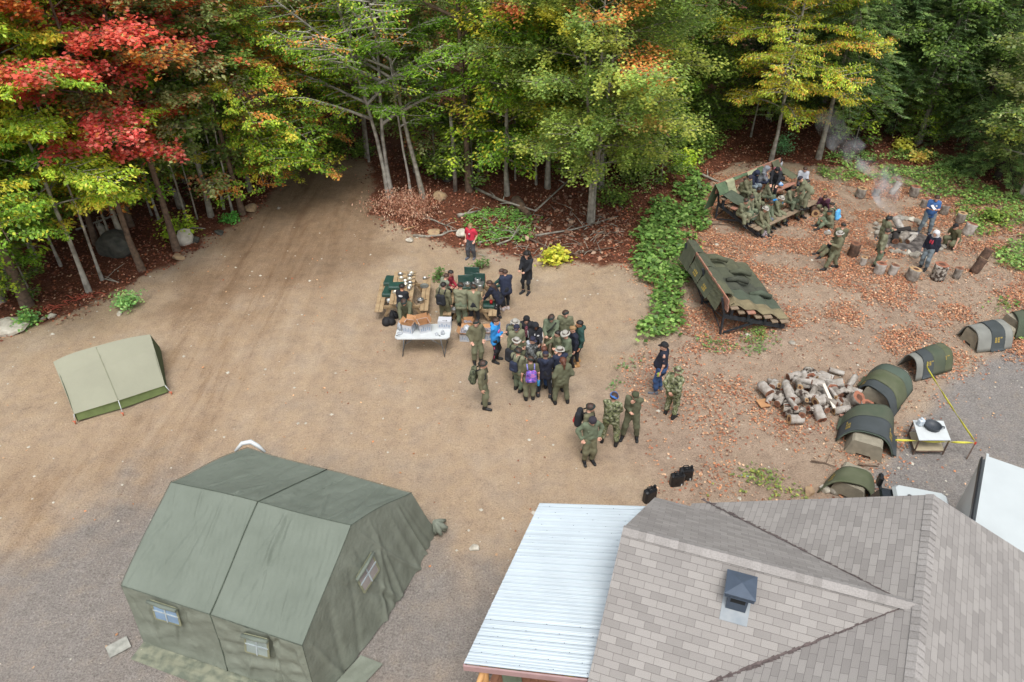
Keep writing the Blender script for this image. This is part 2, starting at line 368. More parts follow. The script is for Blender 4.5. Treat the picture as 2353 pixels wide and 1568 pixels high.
PAL = {
    'beech': [['#7f9a2e', '#8fa834', '#6f8a2a', '#a3b03c'], ['#c2b03c', '#b5a636', '#d0b248'], ['#5d7d2a', '#6b8c30', '#547226'], ['#6b8c30', '#7f9a2e', '#5d7d2a']],
    'beech_gold': [['#b3a136', '#a89c34', '#c3a83e', '#9a9a36'], ['#8a9636', '#7f9236', '#98a23a'], ['#b98a3e', '#a87238', '#c29a40']],
    'maple_red': [['#b84e48', '#c25850', '#a8443e', '#cc6a5c'], ['#b86838', '#c0763c', '#a35a30'], ['#6f7c38', '#7e8440', '#8a7a3a'], ['#b04838', '#bb5a48']],
    'maple_orange': [['#c07a3c', '#b87038', '#cc8a48'], ['#8c8c3c', '#7c8838'], ['#b5663c', '#a85a38'], ['#5f7f35', '#6c8839']],
    'maple_green': [['#73853c', '#7f9044', '#667b36', '#8a984c'], ['#979e4a', '#8a9244'], ['#5f7536', '#6b8040']],
    'olive': [['#6f8048', '#7d8c54', '#62753e', '#8a9660'], ['#5a6f3a', '#66783e'], ['#93976a', '#8b9060'], ['#9a6a4a', '#7d8450']],
    'green': [['#566c2e', '#617834', '#485e28'], ['#6a8036', '#778a3c'], ['#435828', '#4d642c']],
    'conifer': [['#576f40', '#637b46', '#4b6338'], ['#72884e', '#7e9456'], ['#425832', '#4c643a']]}
def gen_tree(seed, H, r0, cb, R, nl, nleaf, pal, style='broad', up=.35, droop=.15, size=.13, lean=(0, 0), forks=1, patches=None, prof=None, thin=1.0, asp=.55, twist=2.4, hang=.25, az_bias=None, mixp=.22, sprd=.06, leafc=None):
    rng = np.random.default_rng(seed); wood = []; anchors = []
    con = style == 'conifer'
    stems = []
    k = 10; tt = np.linspace(0, 1, k)
    for f in range(forks):
        wob = np.cumsum(rng.normal(0, .007 * H / 3, (k, 2)), 0); wob -= wob[0]
        if con: wob *= .2
        px = lean[0] * tt * H + wob[:, 0]; py = lean[1] * tt * H + wob[:, 1]
        if forks > 1:
            a = f * 6.283 / forks + rng.uniform(0, 1); o = sstep(.03, .5, tt) * .09 * H * tt
            px = px + np.cos(a) * (.08 + o); py = py + np.sin(a) * (.05 + o)
        pts = np.stack([px, py, tt * H], -1); rad = r0 * (1 - .82 * tt ** .9) * (1 if forks == 1 else .75); rad[0] *= 1.35
        stems.append((pts, rad)); wood.append((pts, rad))
    cl = 0
    for i in range(nl):
        pts, rad = stems[i % forks]
        t = cb + (1 - cb) * ((i + .5) / nl) ** (.95 if not con else 1.0)
        s = np.array([np.interp(t, tt, pts[:, c]) for c in range(3)]); rt = np.interp(t, tt, rad)
        tn = (t - cb) / (1 - cb)
        if prof: pr = np.interp(tn, prof[0], prof[1])
        elif con: pr = (1 - tn) ** .8 * .96 + .05
        else: pr = max(.25, math.sin(math.pi * (.22 + .7 * tn)))
        az = i * twist + rng.uniform(-.5, .5)
        if az_bias is not None and rng.random() < .5: az = az_bias + rng.normal(0, .6)
        Ln = R * pr * rng.uniform(.7, 1.1); el = (up * (0.4 + 1.1 * tn) + rng.uniform(-.15, .2)) if not con else (-.05 - .25 * (1 - tn) + rng.uniform(-.08, .08))
        m = 7; u = np.linspace(0, 1, m)
        curve = np.cumsum(rng.normal(0, .09, m)) * (0.3 if con else 1)
        ax = az + curve; dz = math.tan(el) * u - droop * u ** 2 * (1 + .5 * rng.random())
        step = Ln / (m - 1)
        lx = np.concatenate([[0], np.cumsum(np.cos(ax[1:]) * step)]); ly = np.concatenate([[0], np.cumsum(np.sin(ax[1:]) * step)])
        lp = s + np.stack([lx, ly, dz * Ln], -1); lr = np.maximum(rt * (.5 if not con else .3) * (1 - .85 * u), .006) * thin
        wood.append((lp, lr))
        ns = int(5 + Ln * (3.2 if not con else 5)); palc = int(rng.integers(0, len(pal)))
        for j in range(ns):
            v = .18 + .82 * (j + .5) / ns if not con else .1 + .9 * (j + .5) / ns
            q = np.array([np.interp(v, u, lp[:, c]) for c in range(3)]); la = np.interp(v, u, ax)
            sg = 1 if j % 2 else -1; sa = la + sg * rng.uniform(.55, 1.1) * (1 if not con else .9)
            sl = Ln * (.5 if not con else .32) * (1 - .55 * v) * rng.uniform(.6, 1.2) + .12
            se = rng.uniform(-.12, .3) if not con else rng.uniform(-.15, .05)
            w = np.linspace(0, 1, 4)
            qp = q + np.stack([np.cos(sa + .2 * w) * w * sl, np.sin(sa + .2 * w) * w * sl, (math.tan(se) * w - .2 * droop * w ** 2) * sl], -1)
            if not con or j % 3 == 0: wood.append((qp, np.array([.011, .009, .007, .004]) * thin))
            cl += 1
            anchors.append((qp, sl, palc if rng.random() < .7 else int(rng.integers(0, len(pal))), sa, rng.uniform(.75, 1.2)))
    # trunk leaf clumps at the top
    lens = np.array([a[1] for a in anchors]); pr = lens / lens.sum()
    idx = rng.choice(len(anchors), nleaf, p=pr); t = rng.beta(1.6, 1.1, nleaf)
    A = np.array([a[0] for a in anchors]); seg = np.minimum((t * 3).astype(int), 2); fr = (t * 3 - seg)[:, None]
    p = A[idx, seg] * (1 - fr) + A[idx, seg + 1] * fr
    sa = np.array([a[3] for a in anchors])[idx]; spread = (.10 if not con else .055)
    p = p + rng.normal(0, 1, (nleaf, 3)) * np.array([spread, spread, sprd if not con else .022])
    side = rng.choice([-1, 1], nleaf); da = sa + side * rng.uniform(.2, 1.3, nleaf)
    dz = -rng.uniform(0, 2 * hang, nleaf) + rng.normal(0, .18, nleaf)
    d = unit(np.stack([np.cos(da), np.sin(da), dz], -1))
    nn = unit(np.stack([rng.normal(0, .4, nleaf), rng.normal(0, .4, nleaf), np.ones(nleaf)], -1))
    nn = unit(nn - d * np.sum(nn * d, 1, keepdims=True))
    s = rng.uniform(.7, 1.25, nleaf) * size
    V, F = leaf_quads(p, d, nn, s, s * asp * rng.uniform(.8, 1.2, nleaf))
    pc = np.array([a[2] for a in anchors])[idx]; pc = np.where(rng.random(nleaf) < mixp, rng.integers(0, len(pal), nleaf), pc); br = np.array([a[4] for a in anchors])[idx]
    cols = np.zeros((nleaf, 3))
    for q in range(len(pal)):
        mk = pc == q; cols[mk] = pick(rng, pal[q], int(mk.sum()), .12)
    cols *= br[:, None]
    if patches:
        for c, r, pl in patches:
            dd = np.linalg.norm((p - np.array(c)) / np.array(r), axis=1) + rng.normal(0, .12, nleaf)
            mk = dd < 1; cols[mk] = pick(rng, pl, int(mk.sum()), .12)
    WV, WF = tubes_np(wood, 6)
    return (WV, WF), (V, F, np.repeat(np.clip(cols, 0, 1), 4, 0))
def plant_tree(base, name, bark, label, group=None, data=None, scale=1, rotz=0, cat='tree', **k):
    (WV, WF), (V, F, cc) = gen_tree(**k)
    r = link(name, None, loc=base, label=label, cat=cat, group=group, rot=(0, 0, rotz), scale=scale)
    link('trunk', mesh_np('trunk', WV, WF, BARK[bark], smooth=True), r)
    link('crown', mesh_np('crown', V, F, M_leaf, cc), r)
    return r
B2 = 'beech'
def T(px, py, name, bark, label, **k):
    b = G(px, py); b.z -= .05
    return plant_tree(b, name, bark, label, **k)
def Z8(x, y): return Zp(8, x, y)
def Z9(x, y): return Zp(9, x, y)
def toward(px, py, qx, qy, y, H):        # lean so that the trunk passes the pixel q at world distance y
    b = G(px, py); q = Pd(qx, qy, y); return ((q.x - b.x) / q.z, (q.y - b.y) / q.z)
# left edge of the wood
T(*Z8(230, 1300), 'beech_tree', 'brown', 'thick brown trunked tree with yellow green leaves at the far left edge of the clearing', seed=11, H=12, r0=.19, cb=.24, R=4.0, nl=28, nleaf=46800, pal=PAL['beech'], up=.25, size=.125, droop=.25, hang=.5)
T(*Z8(745, 1190), 'birch_tree', 'white', 'pale mottled trunk with golden tipped leaves nearest the small tan tent', seed=12, H=9.5, r0=.095, cb=.34, R=3.3, nl=22, nleaf=24700, pal=PAL['beech'][:2] + PAL['beech'][:1], up=.3, size=.125, hang=.5)
T(*Z8(855, 1090), 'slender_tree', 'white', 'thin straight pale trunk right of the mottled birch', seed=13, H=8, r0=.06, cb=.5, R=2.0, nl=12, nleaf=6000, pal=PAL['beech'], up=.4, size=.14, hang=.4)
T(*Z8(1190, 1010), 'maple_tree', 'brown', 'brown trunked maple with salmon red leaves left of the egg shaped boulder', seed=14, H=11.5, r0=.125, cb=.38, R=3.5, nl=26, nleaf=30000, pal=[PAL['maple_red'][0], PAL['maple_red'][3], PAL['maple_red'][0], PAL['maple_red'][1], PAL['olive'][0]], up=.35, size=.14, asp=.8, sprd=.12)
T(*Z8(1480, 840), 'maple_tree', 'brown', 'brown trunked maple with flared roots beside the egg shaped boulder', seed=15, H=12, r0=.14, cb=.45, R=2.9, nl=20, nleaf=15000, pal=PAL['olive'] + PAL['maple_orange'][:1], up=.4, size=.13, asp=.8, sprd=.1)
T(*Z8(290, 900), 'beech_tree', 'pale', 'grey trunked beech behind the thick brown tree at far left', seed=16, H=11, r0=.1, cb=.27, R=3.8, nl=26, nleaf=36400, pal=PAL['beech'], up=.3, size=.125, hang=.5)
T(*Z8(2030, 540), 'rough_bark_tree', 'brown', 'dark rough trunk at the corner where the dirt track meets the wood', seed=17, H=11, r0=.12, cb=.38, R=2.8, nl=18, nleaf=14000, pal=[PAL['maple_orange'][2], PAL['green'][0], PAL['green'][1], PAL['maple_orange'][1]], up=.4, size=.13, asp=.8)
T(*Z8(1950, 540), 'slender_tree', 'white', 'thin white stem touching the rough dark trunk by the dirt track', seed=18, H=8, r0=.05, cb=.5, R=1.7, nl=10, nleaf=4500, pal=PAL['green'], up=.5, size=.13)
T(*Z8(1800, 370), 'grey_trunk_tree', 'pale', 'grey leaning trunk with olive leaves behind the dirt bank', seed=19, H=12, r0=.09, cb=.35, R=2.8, nl=18, nleaf=13000, pal=PAL['olive'], up=.4, size=.12, asp=.8, sprd=.1)
T(*Z8(1650, 580), 'sapling', 'pale', 'bent sapling with a few leaves right of the flared brown maple', seed=20, H=6, r0=.04, cb=.4, R=1.3, nl=8, nleaf=1800, pal=PAL['beech'], size=.12)
T(*Z8(1270, 550), 'sapling', 'white', 'thin white sapling standing between the two brown maples', seed=21, H=6.5, r0=.045, cb=.5, R=1.4, nl=8, nleaf=2200, pal=PAL['green'], size=.12)
T(*Z8(270, 1220), 'sapling', 'pale', 'crooked thin sapling just right of the thickest left trunk', seed=22, H=5.5, r0=.035, cb=.25, R=1.3, nl=10, nleaf=2600, pal=PAL['beech'][2:], size=.12, hang=.4)
# the red maple, standing a little deeper
b = G(300, 520)
def lpatch(base, px, py, y): q = Pd(px, py, y); return (q.x - base.x, q.y - base.y, q.z - base.z)
red = ['#bb4f4a', '#c65c56', '#ae4442', '#cf6a62', '#b45444']
plant_tree(b, 'maple_tree', 'brown', 'tall maple with the brightest coral red crown, top left', seed=31, H=13, r0=.14, cb=.3, R=3.3, nl=28, nleaf=24000, pal=[red, red, PAL['maple_red'][1], PAL['maple_red'][0]], up=.35, size=.14, asp=.85, sprd=.08)
b = G(575, 440)
plant_tree(b, 'beech_tree', 'pale', 'beech whose green and orange boughs hang over the dirt track', seed=32, H=9, r0=.1, cb=.12, R=4.4, nl=36, nleaf=46800, pal=PAL['beech'] + [PAL['maple_orange'][0]], up=.12, size=.125, droop=.35, hang=.5, az_bias=-.4)
plant_tree(G(-70, 690), 'beech_tree', 'pale', 'yellow green beech reaching into the picture at the left edge', seed=33, H=11, r0=.13, cb=.26, R=4.2, nl=32, nleaf=41600, pal=PAL['beech'][:2] + PAL['beech'][2:3], up=.22, size=.125, droop=.22, hang=.5, az_bias=.4)
plant_tree(G(20, 560), 'beech_tree', 'pale', 'dense yellow green beech in the second row at far left', seed=34, H=12, r0=.13, cb=.2, R=4.2, nl=32, nleaf=39000, pal=PAL['beech'], up=.25, size=.125, droop=.2, hang=.5)
# centre left: grey forked beeches
plant_tree(G(*Z9(1100, 1560)), 'beech_tree', 'white', 'pale grey beech forking low into two stems beside the brown brush heap', seed=41, H=12.5, r0=.13, cb=.25, R=4.6, nl=34, nleaf=22100, pal=PAL['beech'][:1] + PAL['beech'][2:] + [PAL['maple_orange'][0]], up=.95, droop=.05, size=.12, forks=2, lean=(-.07, 0), az_bias=3.2, thin=2.3, hang=.45, patches=None)
plant_tree(G(*Z9(1265, 1560)), 'slender_tree', 'white', 'thin white stem between the forked beech and the thicker grey trunk', seed=42, H=10, r0=.06, cb=.3, R=2.6, nl=18, nleaf=8500, pal=PAL['beech'][2:], up=.6, size=.14, lean=(-.06, 0), thin=1.9)
plant_tree(G(*Z9(1360, 1560)), 'beech_tree', 'pale', 'grey trunk leaning left into its neighbour, right of the thin white stem', seed=43, H=12, r0=.11, cb=.3, R=3.8, nl=22, nleaf=9500, pal=PAL['beech'][2:] + PAL['beech'][:1], up=.9, size=.13, lean=(-.14, .02), thin=2.0, az_bias=2.8)
plant_tree(G(*Z9(1720, 1500)), 'bare_tree', 'brown', 'tall straight dark trunk with nearly bare grey limbs', seed=44, H=14, r0=.15, cb=.3, R=3.4, nl=16, nleaf=2500, pal=PAL['olive'], up=.6, size=.12, lean=(-.03, 0), thin=2.0)
plant_tree(G(*Z9(1905, 1190)), 'sapling', 'pale', 'thin sapling with hanging leaves right of the tall dark trunk', seed=45, H=7, r0=.05, cb=.25, R=1.7, nl=14, nleaf=5200, pal=PAL['beech'][2:], up=.2, size=.14, hang=.6)
plant_tree(G(*Z9(2080, 1410)), 'sapling', 'pale', 'short thin sapling with a few hanging leaves on the red leaf bank', seed=46, H=4.2, r0=.04, cb=.4, R=1.0, nl=8, nleaf=1200, pal=PAL['beech'][2:], up=.2, size=.13, hang=.6)
# broken snag
sb = G(*Z9(1610, 1500)); mb = MB(); mb.tube([(0, 0, -.1), (.02, 0, 1.2), (.0, 0, 2.4), (-.05, .02, 3.3)], [.1, .09, .085, .07], 9)
for q in range(5): mb.tube([(-.05 + .04 * math.cos(q * 1.3), .04 * math.sin(q * 1.3), 3.2), (-.06 + .05 * math.cos(q * 1.3), .05 * math.sin(q * 1.3), 3.4 + .12 * (q % 3))], [.03, .006], 4)
mb.build('tree_snag', BARK['pale'], loc=sb, label='broken off dead trunk without crown left of the tall dark trunk', cat='dead tree')
# centre maple
b = G(1358, 512); cm = ['#c98442', '#c87640', '#d19450', '#b96a40']
pt = [(lpatch(b, 1490, 150, b.y - 2.4), (1.1, 1.6, .6), cm), (lpatch(b, 1400, 10, b.y - 1.8), (1.4, 1.6, .55), cm), (lpatch(b, 1165, 50, b.y - 1.5), (.8, 1.5, .6), ['#cf6a4c', '#d07a44']), (lpatch(b, 1250, 60, b.y - 2.0), (.9, 1.5, .5), ['#b3a83e', '#a8a23c']), (lpatch(b, 1480, 300, b.y - 2.4), (.8, 1.5, .6), ['#a79a58', '#b08a58', '#8f9850'])]
plant_tree(b, 'maple_tree', 'pale', 'big many stemmed green maple with orange patches in the middle of the wood edge', seed=51, H=12, r0=.11, cb=.2, R=4.4, nl=62, nleaf=100000, pal=PAL['maple_green'], up=.45, size=.105, forks=3, asp=.9, sprd=.16, patches=pt, prof=([0, .25, .6, 1], [.55, .95, 1.0, .6]))
# golden beech by the bleacher
plant_tree(G(1771, 372), 'beech_tree', 'white', 'golden yellow beech on a straight pale trunk behind the bleacher', seed=61, H=12.5, r0=.1, cb=.18, R=4.4, nl=50, nleaf=75000, pal=[PAL['beech_gold'][0], PAL['beech_gold'][1], PAL['beech'][0], PAL['beech_gold'][1], PAL['beech_gold'][2]], mixp=.55, up=.28, size=.125, hang=.7, droop=.2, asp=.42, prof=([0, .25, .6, 1], [.5, .85, 1, .6]))
for i, (x, y, l) in enumerate([(1725, 315, 'thin grey stem left of the golden beech trunk'), (1822, 300, 'thin stem just right of the golden beech trunk')]):
    plant_tree(G(x, y), 'slender_tree', 'pale', l, seed=70 + i, H=8, r0=.05, cb=.4, R=1.6, nl=12, nleaf=4000, pal=PAL['green'], up=.4)
# conifers on the right
for i, (x, y, H, R, l, bk) in enumerate([
        (1880, 366, 12.5, 2.9, 'hemlock on a leaning pale trunk right of the golden beech', 'pale'),
        (1968, 318, 13, 3.0, 'dark hemlock behind the smoke', 'dark'),
        (2108, 330, 14, 3.3, 'tall hemlock with a short clear grey trunk above the fire ring', 'pale'),
        (2045, 300, 14, 3.0, 'hemlock between the smoke and the tall clear trunk', 'dark'),
        (2225, 345, 12, 3.2, 'dense dark hemlock at the right beside the pale maple', 'dark'),
        (2290, 410, 9, 2.6, 'lowest dark hemlock at the right edge with boughs to the ground', 'dark')]):
    plant_tree(G(x, y), 'hemlock_tree', bk, l, seed=80 + i, H=H, r0=.13, cb=.28 if i < 4 else .06, R=R, nl=92, nleaf=70000, pal=PAL['conifer'], style='conifer', size=.12, asp=.24, droop=.2, mixp=.08, twist=2.4, hang=.12)
plant_tree(G(2345, 455), 'maple_tree', 'pale', 'pale olive maple at the right edge of the picture', seed=90, H=10.5, r0=.12, cb=.12, R=3.2, nl=34, nleaf=26000, pal=PAL['olive'][:3] + [PAL['maple_green'][1]], up=.4, size=.13, asp=.85, sprd=.14)
# deeper forest: eight source trees, copies share their meshes
proto = []
spec = [('green', 'pale', 'broad', 'dark green leafy tree deep in the wood'), ('beech', 'pale', 'broad', 'yellow green beech deep in the wood'), ('green', 'dark', 'broad', 'dark trunked leafy tree in the second row of the wood'),
        ('conifer', 'dark', 'conifer', 'dark conifer deep in the wood'), ('olive', 'pale', 'broad', 'olive leaved tree deep in the wood'), ('maple_orange', 'brown', 'broad', 'orange tinted maple deep in the wood')]
rng = random.Random(4); protos = []
cand = []
for row, (off, n) in enumerate([(2.2, 17), (5.0, 16), (8.5, 15), (12.5, 13), (18, 12)]):
    for i in range(n):
        x = -20 - off * .8 + (44 + off * 1.6) * (i + .5 + rng.uniform(-.35, .35)) / n
        y = float(np.interp(x, EDGE_X, EDGE_Y)) + off + rng.uniform(-.9, .9)
        if -9.3 < x < -5.2 and off < 4: continue
        kind = 3 if x > 10 and rng.random() < .75 else (rng.choice([1, 1, 4, 5, 0]) if x < -4 else rng.choice([0, 2, 1, 4, 0]))
        if off < 4 and 9 < x < 20: continue
        if 7.2 < x < 9.6 and off < 5: continue
        if -3.4 < x < -.6 and off < 9: continue
        cand.append((x, y, kind, row))
groups = ['background trees of the wood']
for kx, (pl, bk, st, lb) in enumerate(spec):
    kk = dict(seed=200 + kx, H=12.5, r0=.12, cb=.14, R=3.0, nl=40 if st == 'broad' else 80, nleaf=18000 if st == 'broad' else 40000, pal=PAL[pl], style=st, size=.17 if st == 'broad' else .14, asp=.6 if st == 'broad' else .28, sprd=.2, droop=.15, hang=.35)
    (WV, WF), (V, F, cc) = gen_tree(**kk)
    protos.append((mesh_np('trunk', WV, WF, BARK[bk], smooth=True), mesh_np('crown', V, F, M_leaf, cc), lb, 'conifer_tree' if st == 'conifer' else 'forest_tree'))
for x, y, kx, row in cand:
    tm_, cm_, lb, nm = protos[kx]
    r = link(nm, None, loc=(x, y, hz(x, y) - .05), rot=(0, 0, rng.uniform(0, 6.28)), scale=rng.uniform(.85, 1.12), label=lb, cat='tree', group=lb.replace('tree', 'trees', 1))
    link('trunk', tm_, r); link('crown', cm_, r)
# undergrowth saplings along the edge
(WV, WF), (V, F, cc) = gen_tree(seed=301, H=3.0, r0=.03, cb=.1, R=1.3, nl=18, nleaf=2600, pal=PAL['green'] + PAL['beech'][:1], up=.4, size=.14, sprd=.12)
ut, uc = mesh_np('trunk', WV, WF, BARK['pale'], smooth=True), mesh_np('crown', V, F, M_leaf, cc)
for i in range(44):
    x = -20 + 43 * (i + .5 + rng.uniform(-.4, .4)) / 44; y = float(np.interp(x, EDGE_X, EDGE_Y)) + rng.uniform(1.2, 5.5)
    if -9.2 < x < -4.2 or (i % 3 and x < -9) : continue
    if 9 < x < 16 and y < 37: continue
    r = link('undergrowth_sapling', None, loc=(x, y, hz(x, y)), rot=(0, 0, rng.uniform(0, 6.28)), scale=rng.uniform(.6, 1.3), label='small leafy understorey sapling among the trunks', cat='sapling', group='understorey saplings')
    link('trunk', ut, r); link('crown', uc, r)
for i, (x, y, H, tx, lb) in enumerate([(140, 612, 8, 'white', 'slim white stem just behind the mottled birch'), (258, 560, 8, 'pale', 'slim grey stem above the big dark boulder'), (365, 505, 8, 'white', 'slim white stem left of the jagged pale stump'), (430, 508, 7.5, 'pale', 'slim stem right of the egg shaped boulder'),
        (515, 482, 9, 'white', 'slim white stem behind the rough bark tree at the track'), (480, 455, 8, 'pale', 'slim grey stem further behind the rough bark tree'), (1000, 398, 8.5, 'pale', 'slim grey stem left of the broken trunk'), (1100, 398, 8, 'pale', 'slim grey stem right of the tall dark trunk'), (1232, 425, 7, 'pale', 'slim stem left of the many stemmed maple'), (848, 372, 9, 'white', 'slim pale stem at the far end of the dirt track, right side'),
        (728, 352, 9, 'pale', 'slim pale stem at the far end of the dirt track, left side'), (20, 640, 8, 'white', 'slim white stem left of the thickest trunk'), (1550, 330, 8, 'pale', 'slim stem left of the rounded green bush')]):
    plant_tree(G(x, y), 'slender_tree', tx, lb, seed=600 + i, H=H, r0=.055, cb=.45, R=1.5, nl=12, nleaf=2600, pal=PAL['beech'][2:] + PAL['green'][:1], up=.55, size=.12, thin=1.6)
# shrubs
def shrub(px, py, H, R, n, pal, label, name='shrub', seed=0, size=.12, asp=.8, bark='brown', cat='shrub', dz=0, hang=.3):
    b = G(px, py); rng = np.random.default_rng(seed + 500)
    wood = []; tips = []
    for i in range(14):
        a = rng.uniform(0, 6.28); e = rng.uniform(.2, 1.3); L_ = rng.uniform(.6, 1)
        tip = np.array([math.cos(a) * math.cos(e) * R * L_, math.sin(a) * math.cos(e) * R * L_, math.sin(e) * H * L_])
        mid = tip * .5 + rng.normal(0, .05, 3) + np.array([0, 0, .08 * H]); wood.append((np.array([[0, 0, -.05], mid, tip]), np.array([.014, .009, .004]))); tips += [mid, tip]
    tips = np.array(tips); idx = rng.integers(0, len(tips), n)
    p = tips[idx] + rng.normal(0, 1, (n, 3)) * np.array([R * .22, R * .22, H * .12]); p[:, 2] = np.abs(p[:, 2])
    a = rng.uniform(0, 6.28, n); d = unit(np.stack([np.cos(a), np.sin(a), rng.normal(-hang, .3, n)], -1)); nn = unit(np.stack([rng.normal(0, .45, n), rng.normal(0, .45, n), np.ones(n)], -1))
    s = rng.uniform(.7, 1.3, n) * size; V, F = leaf_quads(p, d, nn, s, s * asp); WV, WF = tubes_np(wood, 4)
    ca = np.concatenate([pick(rng, pl, 1 + n // len(pal), .15) for pl in pal])[:n][rng.permutation(n)] if len(pal) > 1 else pick(rng, pal[0], n, .15)
    r = link(name, None, loc=b + Vector((0, 0, dz)), label=label, cat=cat)
    link('stems', mesh_np('stems', WV, WF, BARK[bark]), r); link('leaves', mesh_np('leaves', V, F, M_leaf, np.repeat(ca, 4, 0)), r)
    return r
g1 = PAL['green'][0] + PAL['green'][1]
shrub(1600, 352, 1.7, 1.3, 2200, [g1], 'rounded green bush behind the left end of the bleacher', seed=1)
shrub(1568, 392, 1.1, .7, 700, [['#a2b53c', '#8fa838']], 'bright lime green young maple left of the green bush', seed=2, size=.17)
shrub(1672, 300, 1.3, .9, 1100, [g1], 'green shrub under the golden beech', seed=3)
shrub(1274, 600, .75, .62, 520, [['#a9a53a', '#8f9c36', '#bdb048']], 'yellow green bush at the edge of the sand in front of the brush', seed=4, size=.15)
shrub(1460, 420, 1.9, 1.1, 1700, [g1, PAL['olive'][0]], 'leafy green bush right of the many stemmed maple', seed=5)
shrub(1405, 470, 1.1, .9, 800, [g1], 'low green bush at the foot of the many stemmed maple', seed=6)
shrub(530, 512, .5, .4, 420, [['#4f8a3c', '#5f9a44']], 'small rich green clump beside the dirt track', seed=7, size=.1)
shrub(296, 705, .75, .55, 600, [['#5f8a4c', '#74985a', '#86a060']], 'weedy green clump on the sand above the tan tent', seed=8, size=.09)
shrub(2065, 345, .7, .6, 350, [['#b4b048', '#c0b850']], 'pale yellow young maple beyond the fire ring', seed=9, size=.16)
shrub(2110, 372, .6, .6, 300, [['#b8a850', '#bf9a58']], 'tan yellow low shrub behind the fire ring', seed=10, size=.15)
shrub(1795, 355, 1.2, .6, 600, [['#5f8a5c', '#6d9868']], 'blue green bush at the foot of the golden beech', seed=11, size=.1)
shrub(940, 495, 1.0, 1.7, 5200, [['#8c6450', '#a07a64', '#6f4c3c', '#b08e78']], 'heap of dry brown leafy branches at the edge of the wood', 'brush_heap', 12, size=.1, asp=.4, cat='brush heap', hang=1.2)
shrub(1388, 330, 1.0, 1.2, 1500, [['#8c6858', '#a3806c']], 'withered brown shrub behind the maple stems', seed=13, size=.1, asp=.4, hang=1)
shrub(160, 500, 1.5, 1.3, 1500, [PAL['beech'][0] + PAL['beech'][2]], 'yellow green bush between the left trunks', seed=14)
shrub(420, 545, 1.1, .8, 700, [PAL['beech'][0]], 'thin yellow green bush behind the egg shaped boulder', seed=15)
shrub(1012, 410, 1.6, .7, 900, [PAL['beech'][2]], 'leafy shoots around the broken trunk', seed=16)
shrub(1745, 770, .25, .3, 160, [['#6f8a44']], 'little grass tuft in front of the covered bleacher', 'grass_tuft', 17, size=.1, asp=.3, cat='grass tuft')
shrub(65, 745, .6, .5, 420, [['#5f8a4c', '#7a9a50']], 'low green plant at the left edge beside the white boulder', seed=18, size=.1)
shrub(2285, 505, .5, .8, 700, [g1], 'green bush at the right end of the clearing', seed=19, size=.12)
shrub(772, 352, 1.5, 1.0, 1500, [g1], 'dark green brush closing the far end of the dirt track', seed=41)
shrub(700, 385, 1.0, .8, 800, [PAL['beech'][0]], 'yellow green brush on the left of the track end', seed=42)
shrub(835, 362, 1.1, .7, 900, [g1], 'green brush on the right of the track end', seed=43)
# ground cover: broad leaves
LEAFX = 1.35
def gcover(name, poly, n, pal, size, hgt, seed, cut=.35, sc=.7, soft=.5):
    W_ = WP(poly); x0, x1 = min(p[0] for p in W_) - .5, max(p[0] for p in W_) + .5; y0, y1 = min(p[1] for p in W_) - .5, max(p[1] for p in W_) + .5
    return scatter(name, n, lambda x, y: sstep(-soft * .3, soft, poly_sd(x, y, W_) + (noise2(x, y, seed + 5, 1.3) - .5) * 1.2) * sstep(cut - .08, cut + .08, noise2(x, y, seed, sc)), pal, size, seed, (x0, x1, y0, y1), mt=M_leaf, flat=.4,
                   stems=lambda r, x, y: (.3 + .7 * noise2(x, y, seed + 9, 2)) * hgt * r.uniform(.35, 1, len(x)), zoff=.03)
gp = ['#66883f', '#76964a', '#567838', '#86a456', '#4c6a30']
gcover('broad_leaf_ground_cover', [(1440, 600), (1500, 480), (1600, 400), (1640, 470), (1620, 520), (1600, 600), (1570, 640), (1580, 700), (1560, 760), (1480, 780), (1470, 740), (1490, 700), (1480, 640)], 15000, gp, (.12, .24), .5, 21, .25, soft=.3)
gcover('broad_leaf_ground_cover', [(1480, 420), (1640, 380), (1700, 330), (1560, 300), (1470, 350)], 3500, gp, (.1, .2), .45, 22, .42)
gcover('green_ground_cover', [(1860, 385), (1920, 350), (2100, 345), (2230, 370), (2400, 470), (2400, 640), (2300, 610), (2250, 560), (2180, 470), (2020, 420), (1900, 440)], 34000, gp + ['#88a85c', '#93a858'], (.07, .16), .28, 23, .44, 1.0)
gcover('green_ground_cover', [(1050, 500), (1150, 480), (1240, 510), (1220, 570), (1140, 570), (1060, 560)], 6000, ['#6f9a48', '#5c8a3c', '#86a858'], (.06, .14), .2, 24, .38, 1.4)
gcover('green_ground_cover', [(1400, 850), (1450, 815), (1480, 820), (1440, 870), (1400, 900)], 700, ['#6f8a58', '#8a9a70', '#567a40'], (.06, .12), .1, 25, .4, 1.4, .2)
gcover('green_ground_cover', [(1620, 1100), (1760, 1080), (1880, 1130), (1860, 1160), (1620, 1150)], 2600, ['#7c8a4a', '#6c7f44', '#94984e'], (.05, .12), .1, 26, .48, 1.4)
gcover('green_ground_cover', [(1600, 770), (1780, 765), (1760, 800), (1640, 810)], 1200, ['#5f7f44', '#6f8a4c'], (.05, .12), .12, 27, .42, 1.4)
gcover('green_ground_cover', [(2250, 700), (2353, 690), (2353, 800), (2320, 800)], 900, gp, (.07, .14), .2, 28, .4, 1)
LEAFX = 1.0
ZT[10] = (229.8, 976.6, .3774); ZT[11] = (1034, 1091.5, .3041); ZT[12] = (1665.9, 1062.8, .3224)
def Q(n, x, y, z=0): return P(*Zp(n, x, y), z)
def GQ(n, x, y): return G(*Zp(n, x, y))
def ray_plane(px, py, p0, n, off=0):
    d = ray(px, py); o = Vector((0, 0, CAM_H)); t = (p0 + n * off - o).dot(n) / d.dot(n); return o + d * t
